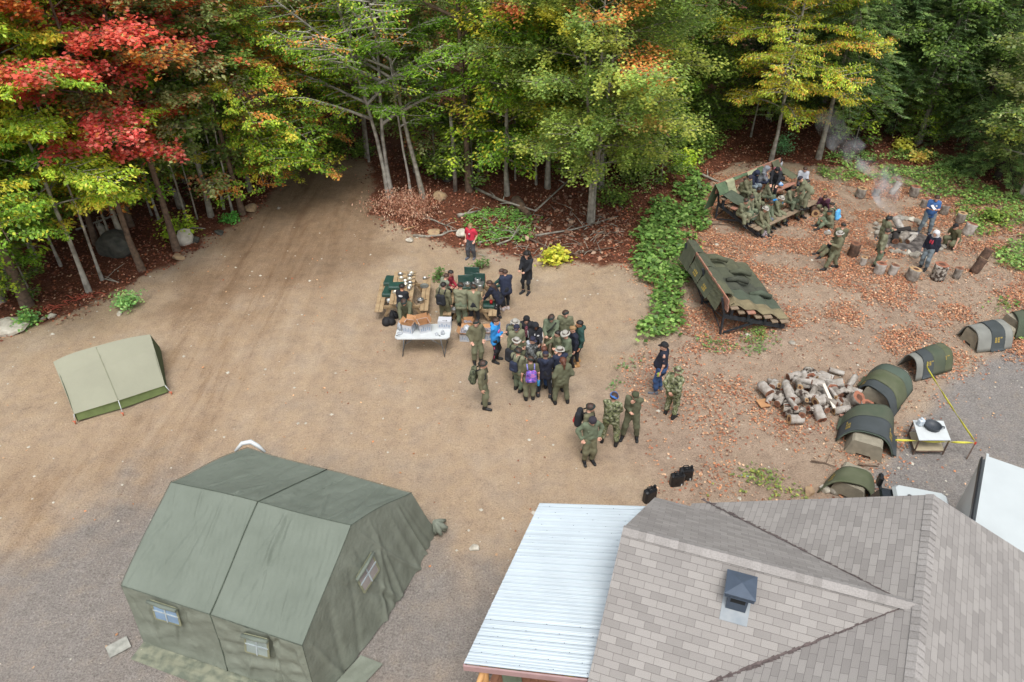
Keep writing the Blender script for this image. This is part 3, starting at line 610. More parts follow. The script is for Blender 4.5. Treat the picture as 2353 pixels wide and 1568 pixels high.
def rwave(rng, n=9, f=(1, 6)):
    W_ = [(rng.normal(0, 1, 2), rng.uniform(0, 6.28), rng.uniform(*f)) for _ in range(n)]
    def fn(u, v):
        s = 0
        for d, p, q in W_: s = s + np.sin((u * d[0] + v * d[1]) * q + p) / q ** .7
        return s / n
    return fn
def grid_mesh(name, pos, nu, nv, mats, thick=0, uv=None):
    """pos(u,v) arrays -> (N,3)"""
    u, v = np.meshgrid(np.linspace(0, 1, nu), np.linspace(0, 1, nv)); V = pos(u.ravel(), v.ravel())
    I = np.arange(nu * nv).reshape(nv, nu)
    F = np.stack([I[:-1, :-1], I[:-1, 1:], I[1:, 1:], I[1:, :-1]], -1).reshape(-1, 4)
    return mesh_np(name, V, F, mats, smooth=True)
def quad_cloth(name, a, b, c, d, mats, parent=None, amp=.03, nu=40, nv=30, seed=0, sag=.0, fr=(2, 9), stretch=(1, 1), edge=0, thick=0.0, folds=0, **k):
    """a,b = one edge, d,c = opposite edge"""
    a, b, c, d = [np.array(p, float) for p in (a, b, c, d)]
    n = np.cross(b - a, d - a); n /= np.linalg.norm(n)
    if n[2] < 0: n = -n
    rng = np.random.default_rng(seed); w = rwave(rng, 12, fr); 
    fl = [(q, q + rng.normal(0, .22), rng.uniform(.008, .028), rng.choice([-1, 1]) * rng.uniform(.25, .75)) for q in rng.uniform(-.1, 1.1, folds)]
    def pos(u, v):
        U, V_ = u[:, None], v[:, None]
        p = a * (1 - U) * (1 - V_) + b * U * (1 - V_) + c * U * V_ + d * (1 - U) * V_
        env = np.minimum(1, 8 * np.minimum(np.minimum(u, 1 - u), np.minimum(v, 1 - v)) + .15)
        wr = w(u * stretch[0] * 3, v * stretch[1] * 3); wr = np.abs(wr) ** .7 * np.sign(wr)
        for (c0, c1, wd, am) in fl: x_ = (u - (c0 + (c1 - c0) * v)) / wd; wr = wr + am * np.exp(-x_ * x_) * (.4 + .6 * np.sin(v * 5 + c0 * 20))
        return p + n * (wr * amp * env - sag * 16 * u * (1 - u) * v * (1 - v))[:, None]
    o = link(name, grid_mesh(name, pos, nu, nv, mats), parent, **k)
    if thick:
        so = o.modifiers.new('s', 'SOLIDIFY'); so.thickness = thick; so.offset = -1
    return o

# materials
CANV = mat('canvas_green', '#6f776c', .85, scale=1.6, bump=1.0, bscale=6, col2='#636b60', contrast=.9)
CANVW = mat('canvas_wall', '#7c8275', .85, scale=2.2, bump=1.0, bscale=7, col2='#686d60', contrast=.8)
CANVD = mat('canvas_seam', '#4c5549', .9, scale=9)
TAN = mat('canvas_tan', '#92927f', .85, scale=1.3, bump=.5, bscale=6, col2='#8a8a78', contrast=.9)
TANG = mat('canvas_leaf_green', '#6c7c4c', .85)
WHT = mat('white_plastic', '#c3c8c8', .45, var=.04)
WHTP = mat('white_paint', '#b9c0c0', .3, var=.03, scale=2, coat=.3)
BLK = mat('black_plastic', '#17181a', .4, var=.2)
DGLASS = mat('dark_glass', '#20262a', .08, var=.1)
STEEL = mat('blue_black_steel', '#2f343b', .6, scale=9, col2='#1f2226', bump=.2)
ALU = mat('bare_metal', '#a4a5a3', .35, metallic=.75, var=.15, scale=12)
WOOD_R = mat('red_painted_board', '#a8705a', .8, scale=5, col2='#96786a', contrast=.7, bump=.3)
WOOD_G = mat('weathered_board', '#93826c', .85, scale=5, col2='#7a6856', contrast=.8, bump=.3)
WOOD_P = mat('picnic_board', '#b09a78', .8, scale=6, col2='#8e7455', contrast=.8, bump=.3)
WOOD_D = mat('deck_board', '#a5765a', .8, scale=6, col2='#8a5f48', bump=.3)
WOOD_L = mat('log_post', '#c79a66', .7, scale=4, col2='#b58650', bump=.2)
CARD = mat('cardboard', '#b0845c', .85, var=.08)
ROCK = mat('rock_grey', '#a09a8e', .9, scale=5, col2='#7d776c', contrast=.8, bump=.8, bscale=12)
ROCKW = mat('rock_pale', '#c9c4b6', .9, scale=5, col2='#a8a192', bump=.6, bscale=12)
ROCKT = mat('rock_tan', '#a8906e', .9, scale=5, col2='#88705a', bump=.6, bscale=12)
ROCKD = mat('rock_dark', '#57564e', .9, scale=4, col2='#3e3f3a', bump=.6, bscale=12)
CONC = mat('concrete', '#98917f', .9, scale=6, col2='#807a6a', contrast=.8, bump=.5)

# ---------------------------------------------------------------- big tent
A1, A2 = P(570, 1030, 1.7), P(945, 1130, 1.7); B1, B2_ = P(395, 1105, 2.6), P(805, 1210, 2.6); C1, C2 = P(278, 1350, 1.7), P(695, 1480, 1.7)
tent = link('army_tent', None, loc=(-4.9, 9.1, 0), label='large dark green canvas army tent with four pane windows in the foreground', cat='tent')
def tp(o): o.matrix_parent_inverse = Matrix.Translation(-tent.location); return o
def lerp(a, b, t): return a + (b - a) * t
m1 = lerp(A1, A2, .5); m2 = lerp(B1, B2_, .5); m3 = lerp(C1, C2, .5)
kw = dict(amp=.05, nu=130, nv=50, folds=16)
for i, (a, b, c, d) in enumerate([(B1, m2, m3, C1), (m2, B2_, C2, m3), (B1, m2, m1, A1), (m2, B2_, A2, m1)]):
    tp(quad_cloth('roof_panel', a, b, c, d, CANV, tent, seed=i + 3, sag=.07, fr=(3, 10), stretch=(2.4, .7), **kw))
base = lambda p, o: Vector((p.x + o[0], p.y + o[1], .02))
uL = (C1 - C2).normalized(); out_near = Vector((-.30, -.95, 0)); out_r = Vector((.93, -.36, 0))
c1b = base(C1, (-.02, -.12)); c2b = base(C2, (.05, -.18)); a2b = base(A2, (.42, .3)); a1b = base(A1, (-.05, .2)); m3b = lerp(c1b, c2b, .5)
midb = lerp(c2b, a2b, .5) + out_r * .38
tp(quad_cloth('wall', C1, m3, m3b, c1b, CANVW, tent, amp=.1, seed=21, stretch=(.6, 1.2), fr=(2, 6), nu=110, nv=44, folds=12))
tp(quad_cloth('wall', m3, C2, c2b, m3b, CANVW, tent, amp=.1, seed=22, stretch=(.6, 1.2), fr=(2, 6), nu=110, nv=44, folds=12))
tp(quad_cloth('wall', A1, C1, c1b, a1b, CANVW, tent, amp=.06, seed=23))
tp(quad_cloth('wall', A2, A1, a1b, a2b, CANVW, tent, amp=.06, seed=24))
# gable end: fan shaped cloth
def gable(B, A, Cc, ab, cb_, mb_, seed, nm='gable_wall'):
    B, A, Cc, ab, cb_, mb_ = [np.array(p) for p in (B, A, Cc, ab, cb_, mb_)]; rng = np.random.default_rng(seed); w = rwave(rng, 12, (2, 7)); fl = [(q, q + rng.normal(0, .15), rng.uniform(.008, .025), rng.choice([-1, 1]) * rng.uniform(.3, .8)) for q in rng.uniform(0, 1, 16)]
    n = np.cross(A - B, Cc - B); n /= np.linalg.norm(n); n = n * (1 if n[0] > 0 else -1)
    def pos(u, v):
        top = np.where(u[:, None] < .5, Cc + (B - Cc) * (u * 2)[:, None], B + (A - B) * (u * 2 - 1)[:, None])
        bot = (1 - u[:, None]) ** 2 * cb_ + 2 * u[:, None] * (1 - u[:, None]) * mb_ + u[:, None] ** 2 * ab
        q = top + (bot - top) * v[:, None]; wr = w(u * 12, v * 1.2 + u * 3)
        for (c0, c1, wd, am) in fl: x_ = (u - (c0 + (c1 - c0) * v)) / wd; wr = wr + am * np.exp(-x_ * x_)
        return q + n * (wr * .07 * (v ** .6) * np.minimum(1, v * 6))[:, None]
    return tp(link(nm, grid_mesh(nm, pos, 160, 50, CANVW), tent))
gable(B2_, A2, C2, a2b, c2b, midb, 31)
gable(B1, A1, C1, a1b, c1b, lerp(a1b, c1b, .5) + Vector((-.2, .1, 0)), 32)
sm = MB()
for a, b in ((m1, m2), (m2, m3), (m3, m3b), (B1, m2), (m2, B2_), (C1, m3), (m3, C2), (A2, B2_), (B2_, C2), (A1, B1), (B1, C1), (C2, c2b), (A1, m1), (m1, A2)):
    k = 9; ax = (a - b).length; sg = .0
    pts = [lerp(a, b, t / (k - 1)) + Vector((0, 0, .018 - .0 * math.sin(math.pi * t / (k - 1)))) for t in range(k)]
    sm.tube(pts, .011 if a in (m1, m2, m3) and b in (m2, m3, m3b) else .005, 5)
tp(sm.build('seam', CANVD, tent))
# windows
WINB = mat('window_film_blue', '#7f9ab5', .25, var=.15, scale=3); WING = mat('window_film_grey', '#8f9c98', .3, var=.12, scale=3); WINM = mat('window_film_mauve', '#8d8783', .3, var=.1)
WFR = mat('window_tape', '#7f8168', .8); WMUL = mat('window_cross', '#a3aeb0', .7)
def tent_window(corners, p0, n, pane, roll=True):
    c = [ray_plane(*Zp(10, *q), p0, n, .07) for q in corners]      # tl tr br bl
    f = MB(); ctr = sum(c, Vector()) / 4
    for i in range(4):
        a, b = c[i], c[(i + 1) % 4]; f.bar(a, b, .045, .014, up=n)
    fo = tp(f.build('window', WFR, tent))
    g = MB(); g.add([p + n * .004 for p in c], [(0, 1, 2, 3)]); go = g.build('pane', pane, fo)
    x = MB(); x.bar(lerp(c[0], c[1], .5) + n * .01, lerp(c[3], c[2], .5) + n * .01, .03, .01, up=n); x.bar(lerp(c[0], c[3], .5) + n * .01, lerp(c[1], c[2], .5) + n * .01, .03, .01, up=n)
    x.build('glazing_cross', WMUL, fo)
    if roll:
        r = MB(); r.tube([lerp(c[0], c[1], -.1) + n * .04, lerp(c[0], c[1], .5) + n * .05, lerp(c[0], c[1], 1.06) + n * .04], [.035, .04, .035], 8); r.build('rolled_flap', CANV, fo)
def pln(a, b, c):
    n = (b - a).cross(c - a).normalized(); return n if n.dot(Vector((0, 0, CAM_H)) - a) > 0 else -n
nN = pln(C1, C2, c1b); nG = pln(B2_, A2, C2); nG2 = pln(C2, A2, midb)
tent_window([(310, 1075), (460, 1120), (487, 1228), (335, 1185)], C1, nN, WINB)
tent_window([(875, 1265), (1015, 1295), (1025, 1415), (880, 1380)], C1, nN, WING)
tent_window([(1560, 930), (1650, 790), (1700, 890), (1610, 1020)], C2, (nG + nG2).normalized(), WINM)
# skirt flaps on the ground
for i, (a, b, o, w) in enumerate([(c1b, m3b, out_near, .42), (m3b, c2b, out_near, .35), (c2b, midb * .5 + c2b * .5, out_r, .5)]):
    q = [a + Vector((0, 0, .03)), b + Vector((0, 0, .03)), b + o * w + Vector((0, 0, .02)), a + o * w * .9 + Vector((0, 0, .02))]
    tp(quad_cloth('ground_flap', *q, mat('muddy_flap', '#62685a', .9, scale=6, col2='#80826f', contrast=.4) if i != 2 else CANVW, tent, amp=.05, seed=50 + i, nu=30, nv=14, fr=(2, 8)))
lf = MB(); lf.tube([A1 + Vector((-.32, .0, -.13)), A1 + Vector((-.15, .1, .04)), A1 + Vector((.05, .14, .07)), A1 + Vector((.22, .1, -.02)), A1 + Vector((.36, .06, -.16))], [.03, .05, .06, .05, .03], 8); tp(lf.build('white_liner_roll', WHT, tent))
lc = MB(); e0 = a2b + Vector((.0, -.05, .1))
for q in range(9): e1 = a2b + Vector((random.Random(q).uniform(-.1, .28), random.Random(q + 9).uniform(-.25, .2), .06 + .05 * (q % 4))); lc.tube([e0 + Vector((0, 0, .3)), lerp(e0, e1, .6) + Vector((0, 0, .1)), e1], [.05, .07, .04], 6)
tp(lc.build('bunched_flap', CANVW, tent))
def wobble(root, amp, sc, seed):
    rg_ = np.random.default_rng(seed); ws_ = [(unit(rg_.normal(0, 1, 3)), rg_.uniform(0, 6.28), rg_.uniform(.6, 2.2) * sc, unit(rg_.normal(0, 1, 3))) for _ in range(14)]
    for ch in root.children_recursive:
        if ch.type != 'MESH': continue
        n = len(ch.data.vertices); co = np.empty(n * 3); ch.data.vertices.foreach_get('co', co); co = co.reshape(-1, 3); d = 0
        for k_, p_, f_, dr in ws_: d = d + np.sin((co @ k_) * f_ + p_)[:, None] * dr
        co = co + d * amp / 4 * np.clip(co[:, 2:3] / .5, 0, 1); ch.data.vertices.foreach_set('co', co.ravel()); ch.data.update()
wobble(tent, .05, 1.6, 3)
wsk = MB(); wsk.box((0, 0, 0), (.4, .3, .02)); ws = wsk.build('white_sheet', mat('dirty_white_sheet', '#a5a59c', .8, scale=7, col2='#85867e'), loc=P(272, 1487, .03), rot=(0, .05, .7), label='scrap of white sheeting poking out at the left corner of the big tent', cat='sheet')

# ---------------------------------------------------------------- small tent
st = link('small_tent', None, loc=P(250, 870), label='low tan canvas pup tent with orange pegs on the sand at left', cat='tent')
def spr(o): o.matrix_parent_inverse = Matrix.Translation(-st.location); return o
r1, r2 = P(122, 832, .95), P(345, 769, 1.0); e1, e2 = P(170, 952, .3), P(379, 886, .3); em = P(272, 921, .36)
rm = lerp(r1, r2, .45) + Vector((0, 0, .13))
def fly(u, v):
    u = u[:, None]; v = v[:, None]; a, b, c, m, f, g = [np.array(p) for p in (r1, r2, e1, em, e2, rm)]
    top = (1 - u) ** 2 * a + 2 * u * (1 - u) * (2 * g - .5 * a - .5 * b) + u ** 2 * b
    bot = np.where(u < .5, c + (m - c) * np.sin(u * math.pi / 2 * 2 * .999) ** 1.0 * 1.0, m + (f - m) * (1 - np.cos((u - .5) * math.pi)))
    q = top + (bot - top) * v; q[:, 2] -= (.10 * np.sin(np.pi * v[:, 0]) * (1 - .5 * np.abs(u[:, 0] - .5)))
    q[:, 2] += .012 * np.sin(v[:, 0] * 40 + u[:, 0] * 9) * (v[:, 0] < .35); return q
spr(link('fly', grid_mesh('fly', fly, 50, 36, TAN), st))
dn = Vector((-.12, .9, 0))
f1, f2 = Vector((r1.x, r1.y, 0)) + Vector((.1, .5, .2)), Vector((r2.x, r2.y, 0)) + Vector((-.12, .45, .2))
def fly2(u, v):
    q0 = fly(u, v * 0); b = np.array(f1) + (np.array(f2) - np.array(f1)) * u[:, None]; return q0 + (b - q0) * v[:, None]
spr(link('fly', grid_mesh('fly', fly2, 30, 16, TAN), st))
dz = Vector((0, 0, -.26))
k = lambda p, s=.03: Vector((p.x, p.y + s, .03))
spr(quad_cloth('wall', e1 + Vector((0, .04, 0)), em + Vector((0, .06, 0)), k(em, .06), k(e1), TANG, st, amp=.01, nu=16, nv=6))
spr(quad_cloth('wall', em + Vector((0, .06, 0)), e2 + Vector((0, .04, 0)), k(e2), k(em, .06), TANG, st, amp=.01, nu=16, nv=6))
g_ = MB(); g_.add([r2 - Vector((.03, 0, .06)), e2 - Vector((.03, 0, .02)), Vector((e2.x, e2.y, 0)), Vector((f2.x, f2.y, 0)), f2], [(0, 1, 2, 3, 4)]); g_.add([r1 + Vector((.05, 0, -.05)), e1, Vector((e1.x, e1.y, 0)), Vector((f1.x, f1.y, 0)), f1], [(4, 3, 2, 1, 0)]); spr(g_.build('end_wall', mat('dark_green_canvas', '#4c5a3c', .9), st))
PEG = mat('orange_peg', '#c96a4a', .5)
for a, b in ((e1, P(173, 972)), (em, P(283, 953)), (e2, P(394, 905))):
    r_ = MB(); r_.tube([a, lerp(a, b + Vector((0, 0, .06)), .5) + Vector((0, 0, -.01)), b + Vector((0, 0, .06))], .011, 5); spr(r_.build('guy_rope', WHT, st))
    r_ = MB(); r_.tube([b + Vector((0, 0, -.05)), b + Vector((.02, -.03, .09))], [.015, .018], 6); r_.tube([b + Vector((-.03, -.03, .085)), b + Vector((.06, -.03, .085))], .014, 6); spr(r_.build('tent_peg', PEG, st))
s_ = MB(); s_.tube([Vector(p) + Vector((0, 0, .012)) for p in fly(np.full(10, .49), np.linspace(.02, .99, 10))], .008, 4); spr(s_.build('seam', mat('tan_seam', '#7f826a', .9), st))

# ---------------------------------------------------------------- building
def shingle_mat(name, c1, c2, c3):
    m = bpy.data.materials.new(name); m.use_nodes = True; nt = m.node_tree; N = nt.nodes; L = nt.links; b = N['Principled BSDF']; b.inputs['Roughness'].default_value = .92
    uv = N.new('ShaderNodeUVMap'); uv.uv_map = 'UVMap'
    br = N.new('ShaderNodeTexBrick'); br.inputs['Scale'].default_value = 1; br.inputs['Brick Width'].default_value = .25; br.inputs['Row Height'].default_value = .118; br.inputs['Mortar Size'].default_value = .003; br.inputs['Mortar Smooth'].default_value = .2
    br.inputs['Color1'].default_value = (*lin(c1), 1); br.inputs['Color2'].default_value = (*lin(c2), 1); br.inputs['Mortar'].default_value = (*lin('#5f5652'), 1); br.offset = .5
    L.new(uv.outputs[0], br.inputs['Vector'])
    nz = N.new('ShaderNodeTexNoise'); nz.inputs['Scale'].default_value = 2.2; nz.inputs['Detail'].default_value = 3; L.new(uv.outputs[0], nz.inputs['Vector'])
    n2 = N.new('ShaderNodeTexNoise'); n2.inputs['Scale'].default_value = 90; n2.inputs['Detail'].default_value = 3; L.new(uv.outputs[0], n2.inputs['Vector'])
    mx = N.new('ShaderNodeMix'); mx.data_type = 'RGBA'; mx.blend_type = 'MIX'; L.new(nz.outputs[0], mx.inputs[0]); L.new(br.outputs['Color'], mx.inputs[6]); mx.inputs[7].default_value = (*lin(c3), 1)
    r = N.new('ShaderNodeMapRange'); r.inputs[1].default_value = .35; r.inputs[2].default_value = .75; r.inputs[3].default_value = 0; r.inputs[4].default_value = .45; L.new(nz.outputs[0], r.inputs[0]); L.new(r.outputs[0], mx.inputs[0])
    # keep the dark joints
    m3 = N.new('ShaderNodeMix'); m3.data_type = 'RGBA'; L.new(br.outputs['Fac'], m3.inputs[0]); L.new(mx.outputs[2], m3.inputs[6]); m3.inputs[7].default_value = (*lin('#6c6663'), 1)
    m2 = N.new('ShaderNodeMix'); m2.data_type = 'RGBA'; m2.blend_type = 'MULTIPLY'; m2.inputs[0].default_value = 1
    r2 = N.new('ShaderNodeMapRange'); r2.inputs[1].default_value = .3; r2.inputs[2].default_value = .7; r2.inputs[3].default_value = .82; r2.inputs[4].default_value = 1.08; L.new(n2.outputs[0], r2.inputs[0])
    cb = N.new('ShaderNodeCombineColor'); [L.new(r2.outputs[0], cb.inputs[i]) for i in range(3)]
    L.new(m3.outputs[2], m2.inputs[6]); L.new(cb.outputs[0], m2.inputs[7]); L.new(m2.outputs[2], b.inputs['Base Color'])
    # each course tilts: saw-tooth bump along the slope
    sx = N.new('ShaderNodeSeparateXYZ'); L.new(uv.outputs[0], sx.inputs[0])
    md = N.new('ShaderNodeMath'); md.operation = 'MODULO'; md.inputs[1].default_value = .118; L.new(sx.outputs[1], md.inputs[0])
    ds = N.new('ShaderNodeMath'); ds.operation = 'MULTIPLY'; ds.inputs[1].default_value = -6; L.new(md.outputs[0], ds.inputs[0])
    sb = N.new('ShaderNodeMath'); sb.operation = 'SUBTRACT'; L.new(ds.outputs[0], sb.inputs[0]); L.new(br.outputs['Fac'], sb.inputs[1])
    bp = N.new('ShaderNodeBump'); bp.inputs['Strength'].default_value = .55; bp.inputs['Distance'].default_value = .02; L.new(sb.outputs[0], bp.inputs['Height']); L.new(bp.outputs[0], b.inputs['Normal'])
    return m
SHG = shingle_mat('shingles', '#98948f', '#827e7a', '#8e8a86')
bld = link('shingled_building', None, loc=(4.5, 7.5, 0), label='building with a taupe shingle roof, two gables and a white metal porch roof, bottom right', cat='building')
def bpn(o): o.matrix_parent_inverse = Matrix.Translation(-bld.location); return o
def slope(name, pts, udir, parent, m=SHG, thick=.07):
    pts = [Vector(p) for p in pts]; n = (pts[1] - pts[0]).cross(pts[2] - pts[0]).normalized()
    if n.z < 0: n = -n; pts = pts[::-1]
    u = Vector(udir); u = (u - n * u.dot(n)).normalized(); v = n.cross(u)
    if v.z < 0: v = -v
    k = len(pts); V = [tuple(p) for p in pts] + [tuple(p - n * thick) for p in pts]
    F = [tuple(range(k)), tuple(range(2 * k - 1, k - 1, -1))] + [(i, k + i, k + (i + 1) % k, (i + 1) % k) for i in range(k)]
    me = bpy.data.meshes.new(name); me.from_pydata(V, [], F); me.update(); me.materials.append(m)
    uvl = me.uv_layers.new(name='UVMap')
    for lp in me.loops:
        q = Vector(V[lp.vertex_index]); uvl.data[lp.index].uv = (q.dot(u) + 50, q.dot(v) + 50)
    return bpn(link(name, me, parent)), n
RA = P(2145, 1137, 4.0); RD = (P(2100, 1568, 4.0) - RA).normalized()
EL = P(1590, 1157, 2.1); ER = P(2353, 1270, 3.0); ER = RA + (ER - RA) * 2.0
XA = P(1432, 1213, 3.97); XE = P(2101, 1388, 3.97); XE2 = XE + (XE - XA).normalized() * .1; XE2.z = 3.93
FE = P(1505, 1143, 2.6); NE = P(1350, 1568, 2.5); NE = XA + (NE - XA) * 1.35
rf, n1 = slope('roof_slope', [RA, RA + RD * 8, EL + RD * 8, EL], RD, bld)
slope('roof_slope', [RA, RA + RD * 8, ER + RD * 8, ER], RD, bld)
_, nFar = slope('roof_slope', [XA, XE2, FE + (XE2 - XA), FE], XE - XA, bld)
_, nNear = slope('roof_slope', [XA, XE2, NE + (XE2 - XA), NE], XE - XA, bld)
# ridge caps, one overlapping piece after another
CAPS = [mat('cap_a', '#8f8b87', .92, scale=40, var=.1), mat('cap_b', '#86827e', .92, scale=40, var=.1), mat('cap_c', '#96928e', .92, scale=40, var=.1)]
def caps(a, b, na, nb, step=.13, w=.12):
    mb = MB(); d = (b - a).normalized(); L_ = (b - a).length; rg = random.Random(3)
    sa = d.cross(na); sa = sa if sa.z < 0 else -sa; sb_ = d.cross(nb); sb_ = sb_ if sb_.z < 0 else -sb_
    i = 0; t = 0
    while t < L_:
        p = a + d * t; q = a + d * (t + step * 1.05); mi = rg.choice([0, 0, 1, 2]); up0, up1 = Vector((0, 0, .012)), Vector((0, 0, .022))
        V = [p + sa * w + na * .01, p + up0, p + sb_ * w + nb * .01, q + sa * w + na * .022, q + up1, q + sb_ * w + nb * .022]
        mb.add(V, [(0, 1, 4, 3), (1, 2, 5, 4), (3, 4, 1, 0), (3, 0, 1, 4)][:2], mi); t += step
    return bpn(mb.build('ridge_cap', CAPS, bld))
n2r = pln(RA, RA + RD, ER)
caps(RA, RA + RD * 8, n1, n2r); caps(XA, XE, nFar, nNear)
# dark debris in the valleys
def valley(nA, pA, nB, pB, s, e, seed):
    d = nA.cross(nB).normalized(); 
    M3 = Matrix((nA, nB, d)); x0 = M3.inverted() @ Vector((nA.dot(pA), nB.dot(pB), d.dot(s)))
    L_ = (e - s).dot(d); sg = 1 if L_ > 0 else -1; mb = MB(); rg = random.Random(seed); u1 = d.cross(nA).normalized(); u2 = d.cross(nB).normalized()
    if u1.z < 0: u1 = -u1
    if u2.z < 0: u2 = -u2
    k = 0
    while k < abs(L_):
        st_ = rg.uniform(.04, .09); p = x0 + d * sg * k; q = x0 + d * sg * (k + st_); w1 = rg.uniform(.015, .05) * (1 - .4 * k / abs(L_)) ; w2 = rg.uniform(.02, .09) * (1 - .8 * k / abs(L_))
        mb.add([p + nA * .006, q + nA * .006, q + u1 * w1 + nA * .006, p + u1 * w1 * .8 + nA * .006], [(0, 1, 2, 3), (3, 2, 1, 0)][:1])
        mb.add([p + nB * .006, q + nB * .006, q + u2 * w2 + nB * .006, p + u2 * w2 * .7 + nB * .006], [(0, 1, 2, 3)]); k += st_
    return bpn(mb.build('valley_debris', mat('valley_dirt', '#5a504e', .95, scale=20, var=.3), bld))
valley(nFar, XA, n1, RA, P(1590, 1157, 2.2), XE, 1); valley(nNear, XA, n1, RA, P(1600, 1580, 2.4), XE, 2)
# walls
WALLM = mat('log_wall', '#8a5a3c', .8, scale=4, col2='#6f4830', bump=.3)
L_dir = (XE - XA).normalized(); L_dir.z = 0; wm = MB()
def wall(a, b, zt, t=.15): 
    a = Vector((a.x, a.y, 0)); b = Vector((b.x, b.y, 0)); d = (b - a); m_ = (a + b) / 2
    wm.box((m_.x, m_.y, zt / 2), (d.length, t, zt), Matrix.Rotation(math.atan2(d.y, d.x), 3, 'Z'))
fi = lerp(FE, NE, .1) + L_dir * .35; ni = lerp(FE, NE, .93) + L_dir * .35
ni = lerp(FE, NE, .86) + L_dir * .35; wall(fi, ni, 2.2); wall(fi, fi + L_dir * 1.6, 2.2); wall(ni, ni + L_dir * 3.5, 1.9)
e0 = EL + (RA - EL).normalized() * .5; e0 = e0 + RD * .35; r0_ = ER - (ER - RA).normalized() * .5 + RD * .35
wall(e0, r0_, 1.9); wall(r0_, r0_ + RD * 7, 1.9); wall(e0, e0 + RD * 7, 1.9); wall(e0 + RD * 7, r0_ + RD * 7, 1.9)
bpn(wm.build('wall', WALLM, bld))
gm = MB(); gm.add([Vector((fi.x, fi.y, 2.2)), Vector((ni.x, ni.y, 2.2)), XA + L_dir * .35 + Vector((0, 0, -.3))], [(0, 1, 2), (2, 1, 0)][:1]); bpn(gm.build('gable_wall', WALLM, bld))
gm = MB(); gm.add([Vector((e0.x, e0.y, 1.9)), Vector((r0_.x, r0_.y, 1.9)), RA + RD * .35 + Vector((0, 0, -.12))], [(0, 1, 2)]); bpn(gm.build('gable_wall', WALLM, bld))
# roof vent
vc = ray_plane(1692, 1385, XA, nNear); ux = L_dir.normalized(); uy = nNear.cross(ux).normalized(); uy = -uy if uy.z > 0 else uy   # uy points down the slope
SLATE = mat('slate_metal', '#4d5866', .45, var=.08, metallic=.3); FLASH = mat('vent_flashing', '#7d868c', .6, scale=6, col2='#8d9396')
vt = MB(); Mx = Matrix((ux, uy, nNear)).transposed(); vt.box(vc + nNear * .008, (.42, .62, .012), Mx); fo = bpn(vt.build('roof_vent', FLASH, bld))
hx = Vector((ux.x, ux.y, 0)).normalized(); hy = Vector((-hx.y, hx.x, 0)); Mh = Matrix((hx, hy, Vector((0, 0, 1)))).transposed(); vb = vc - uy * .05
v2 = MB(); v2.box(vb + Vector((0, 0, .12)), (.3, .3, .4), Mh); x = v2.build('vent_box', SLATE, fo)
v2 = MB(); v2.box(vb + Vector((0, 0, .16)) - hy * .153, (.22, .012, .1), Mh); x = v2.build('vent_opening', mat('vent_dark', '#17191a', .8), fo)
v2 = MB()
for z_ in (.29, .325, .36): v2.box(vb + Vector((0, 0, z_)), (.44 if z_ < .35 else .46, .44 if z_ < .35 else .46, .02), Mh)
a = .23; v2.add([Mh @ Vector(p) + vb for p in ((-a, -a, .372), (a, -a, .372), (a, a, .372), (-a, a, .372), (0, 0, .43))], [(0, 1, 4), (1, 2, 4), (2, 3, 4), (3, 0, 4)]); x = v2.build('vent_cap', SLATE, fo)
# metal porch roof, ribbed sheet
ma, mb_, mc, md_ = P(1240, 1157, 2.3), P(1066, 1525, 2.3), P(1352, 1558, 2.42), P(1512, 1165, 2.42)
ME = mat('white_metal_roof', '#b4bfc5', .4, scale=1.2, var=.05, metallic=.1)
nr = 23 * 12
def ribs(u, v):
    p = np.array(ma)[None] * ((1 - u) * (1 - v))[:, None] + np.array(md_)[None] * (u * (1 - v))[:, None] + np.array(mc)[None] * (u * v)[:, None] + np.array(mb_)[None] * ((1 - u) * v)[:, None]
    ph = (v * 23) % 1; h = np.where((ph > .44) & (ph < .56), .022, 0) + np.where((np.abs(ph - .15) < .035) | (np.abs(ph - .85) < .035) | (np.abs(ph - .3) < .03) | (np.abs(ph - .7) < .03), .005, 0)
    p[:, 2] += h; return p
pr = bpn(link('porch_roof', grid_mesh('porch_roof', ribs, 3, nr, ME), bld)); pr.data.polygons.foreach_set('use_smooth', np.zeros(len(pr.data.polygons), bool)); so = pr.modifiers.new('s', 'SOLIDIFY'); so.thickness = .01; so.offset = -1
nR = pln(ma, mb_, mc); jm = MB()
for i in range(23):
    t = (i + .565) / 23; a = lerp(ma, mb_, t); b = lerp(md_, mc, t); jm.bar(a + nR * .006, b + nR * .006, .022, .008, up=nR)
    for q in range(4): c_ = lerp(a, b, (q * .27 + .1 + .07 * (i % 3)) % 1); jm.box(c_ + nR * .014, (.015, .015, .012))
bpn(jm.build('roof_seam_shadows', mat('seam_shadow_grey', '#59626b', .6), bld))  # dark bars paint each rib's shade; the small boxes share their colour
fa = MB(); dn_ = Vector((0, 0, -.09)); out = (mb_ - ma).normalized() * .02
fa.bar(mb_ + dn_ + out, mc + dn_ + out, .03, .13, up=(0, 0, 1)); fa.bar(ma + dn_, mb_ + dn_, .03, .1); bpn(fa.build('fascia', mat('pink_fascia', '#a58886', .7, var=.08), bld))
dk = MB(); dd = (mb_ - ma); dd.z = 0; dd.normalize(); rr = (mc - mb_); rr.z = 0; rr.normalize(); o_ = Vector((mb_.x, mb_.y, 0)) + rr * .15 - dd * 3.2
for i in range(12): 
    a = o_ + rr * (i * .145) + Vector((0, 0, .42)); dk.bar(a, a + dd * 5.2, .135, .04)
bpn(dk.build('deck', WOOD_D, bld)); dk = MB(); a = o_ + Vector((0, 0, .2)); dk.bar(a, a + dd * 5.2, .08, .36); dk.bar(a + rr * 1.6, a + rr * 1.6 + dd * 5.2, .08, .36); bpn(dk.build('deck_frame', WOOD_D, bld))
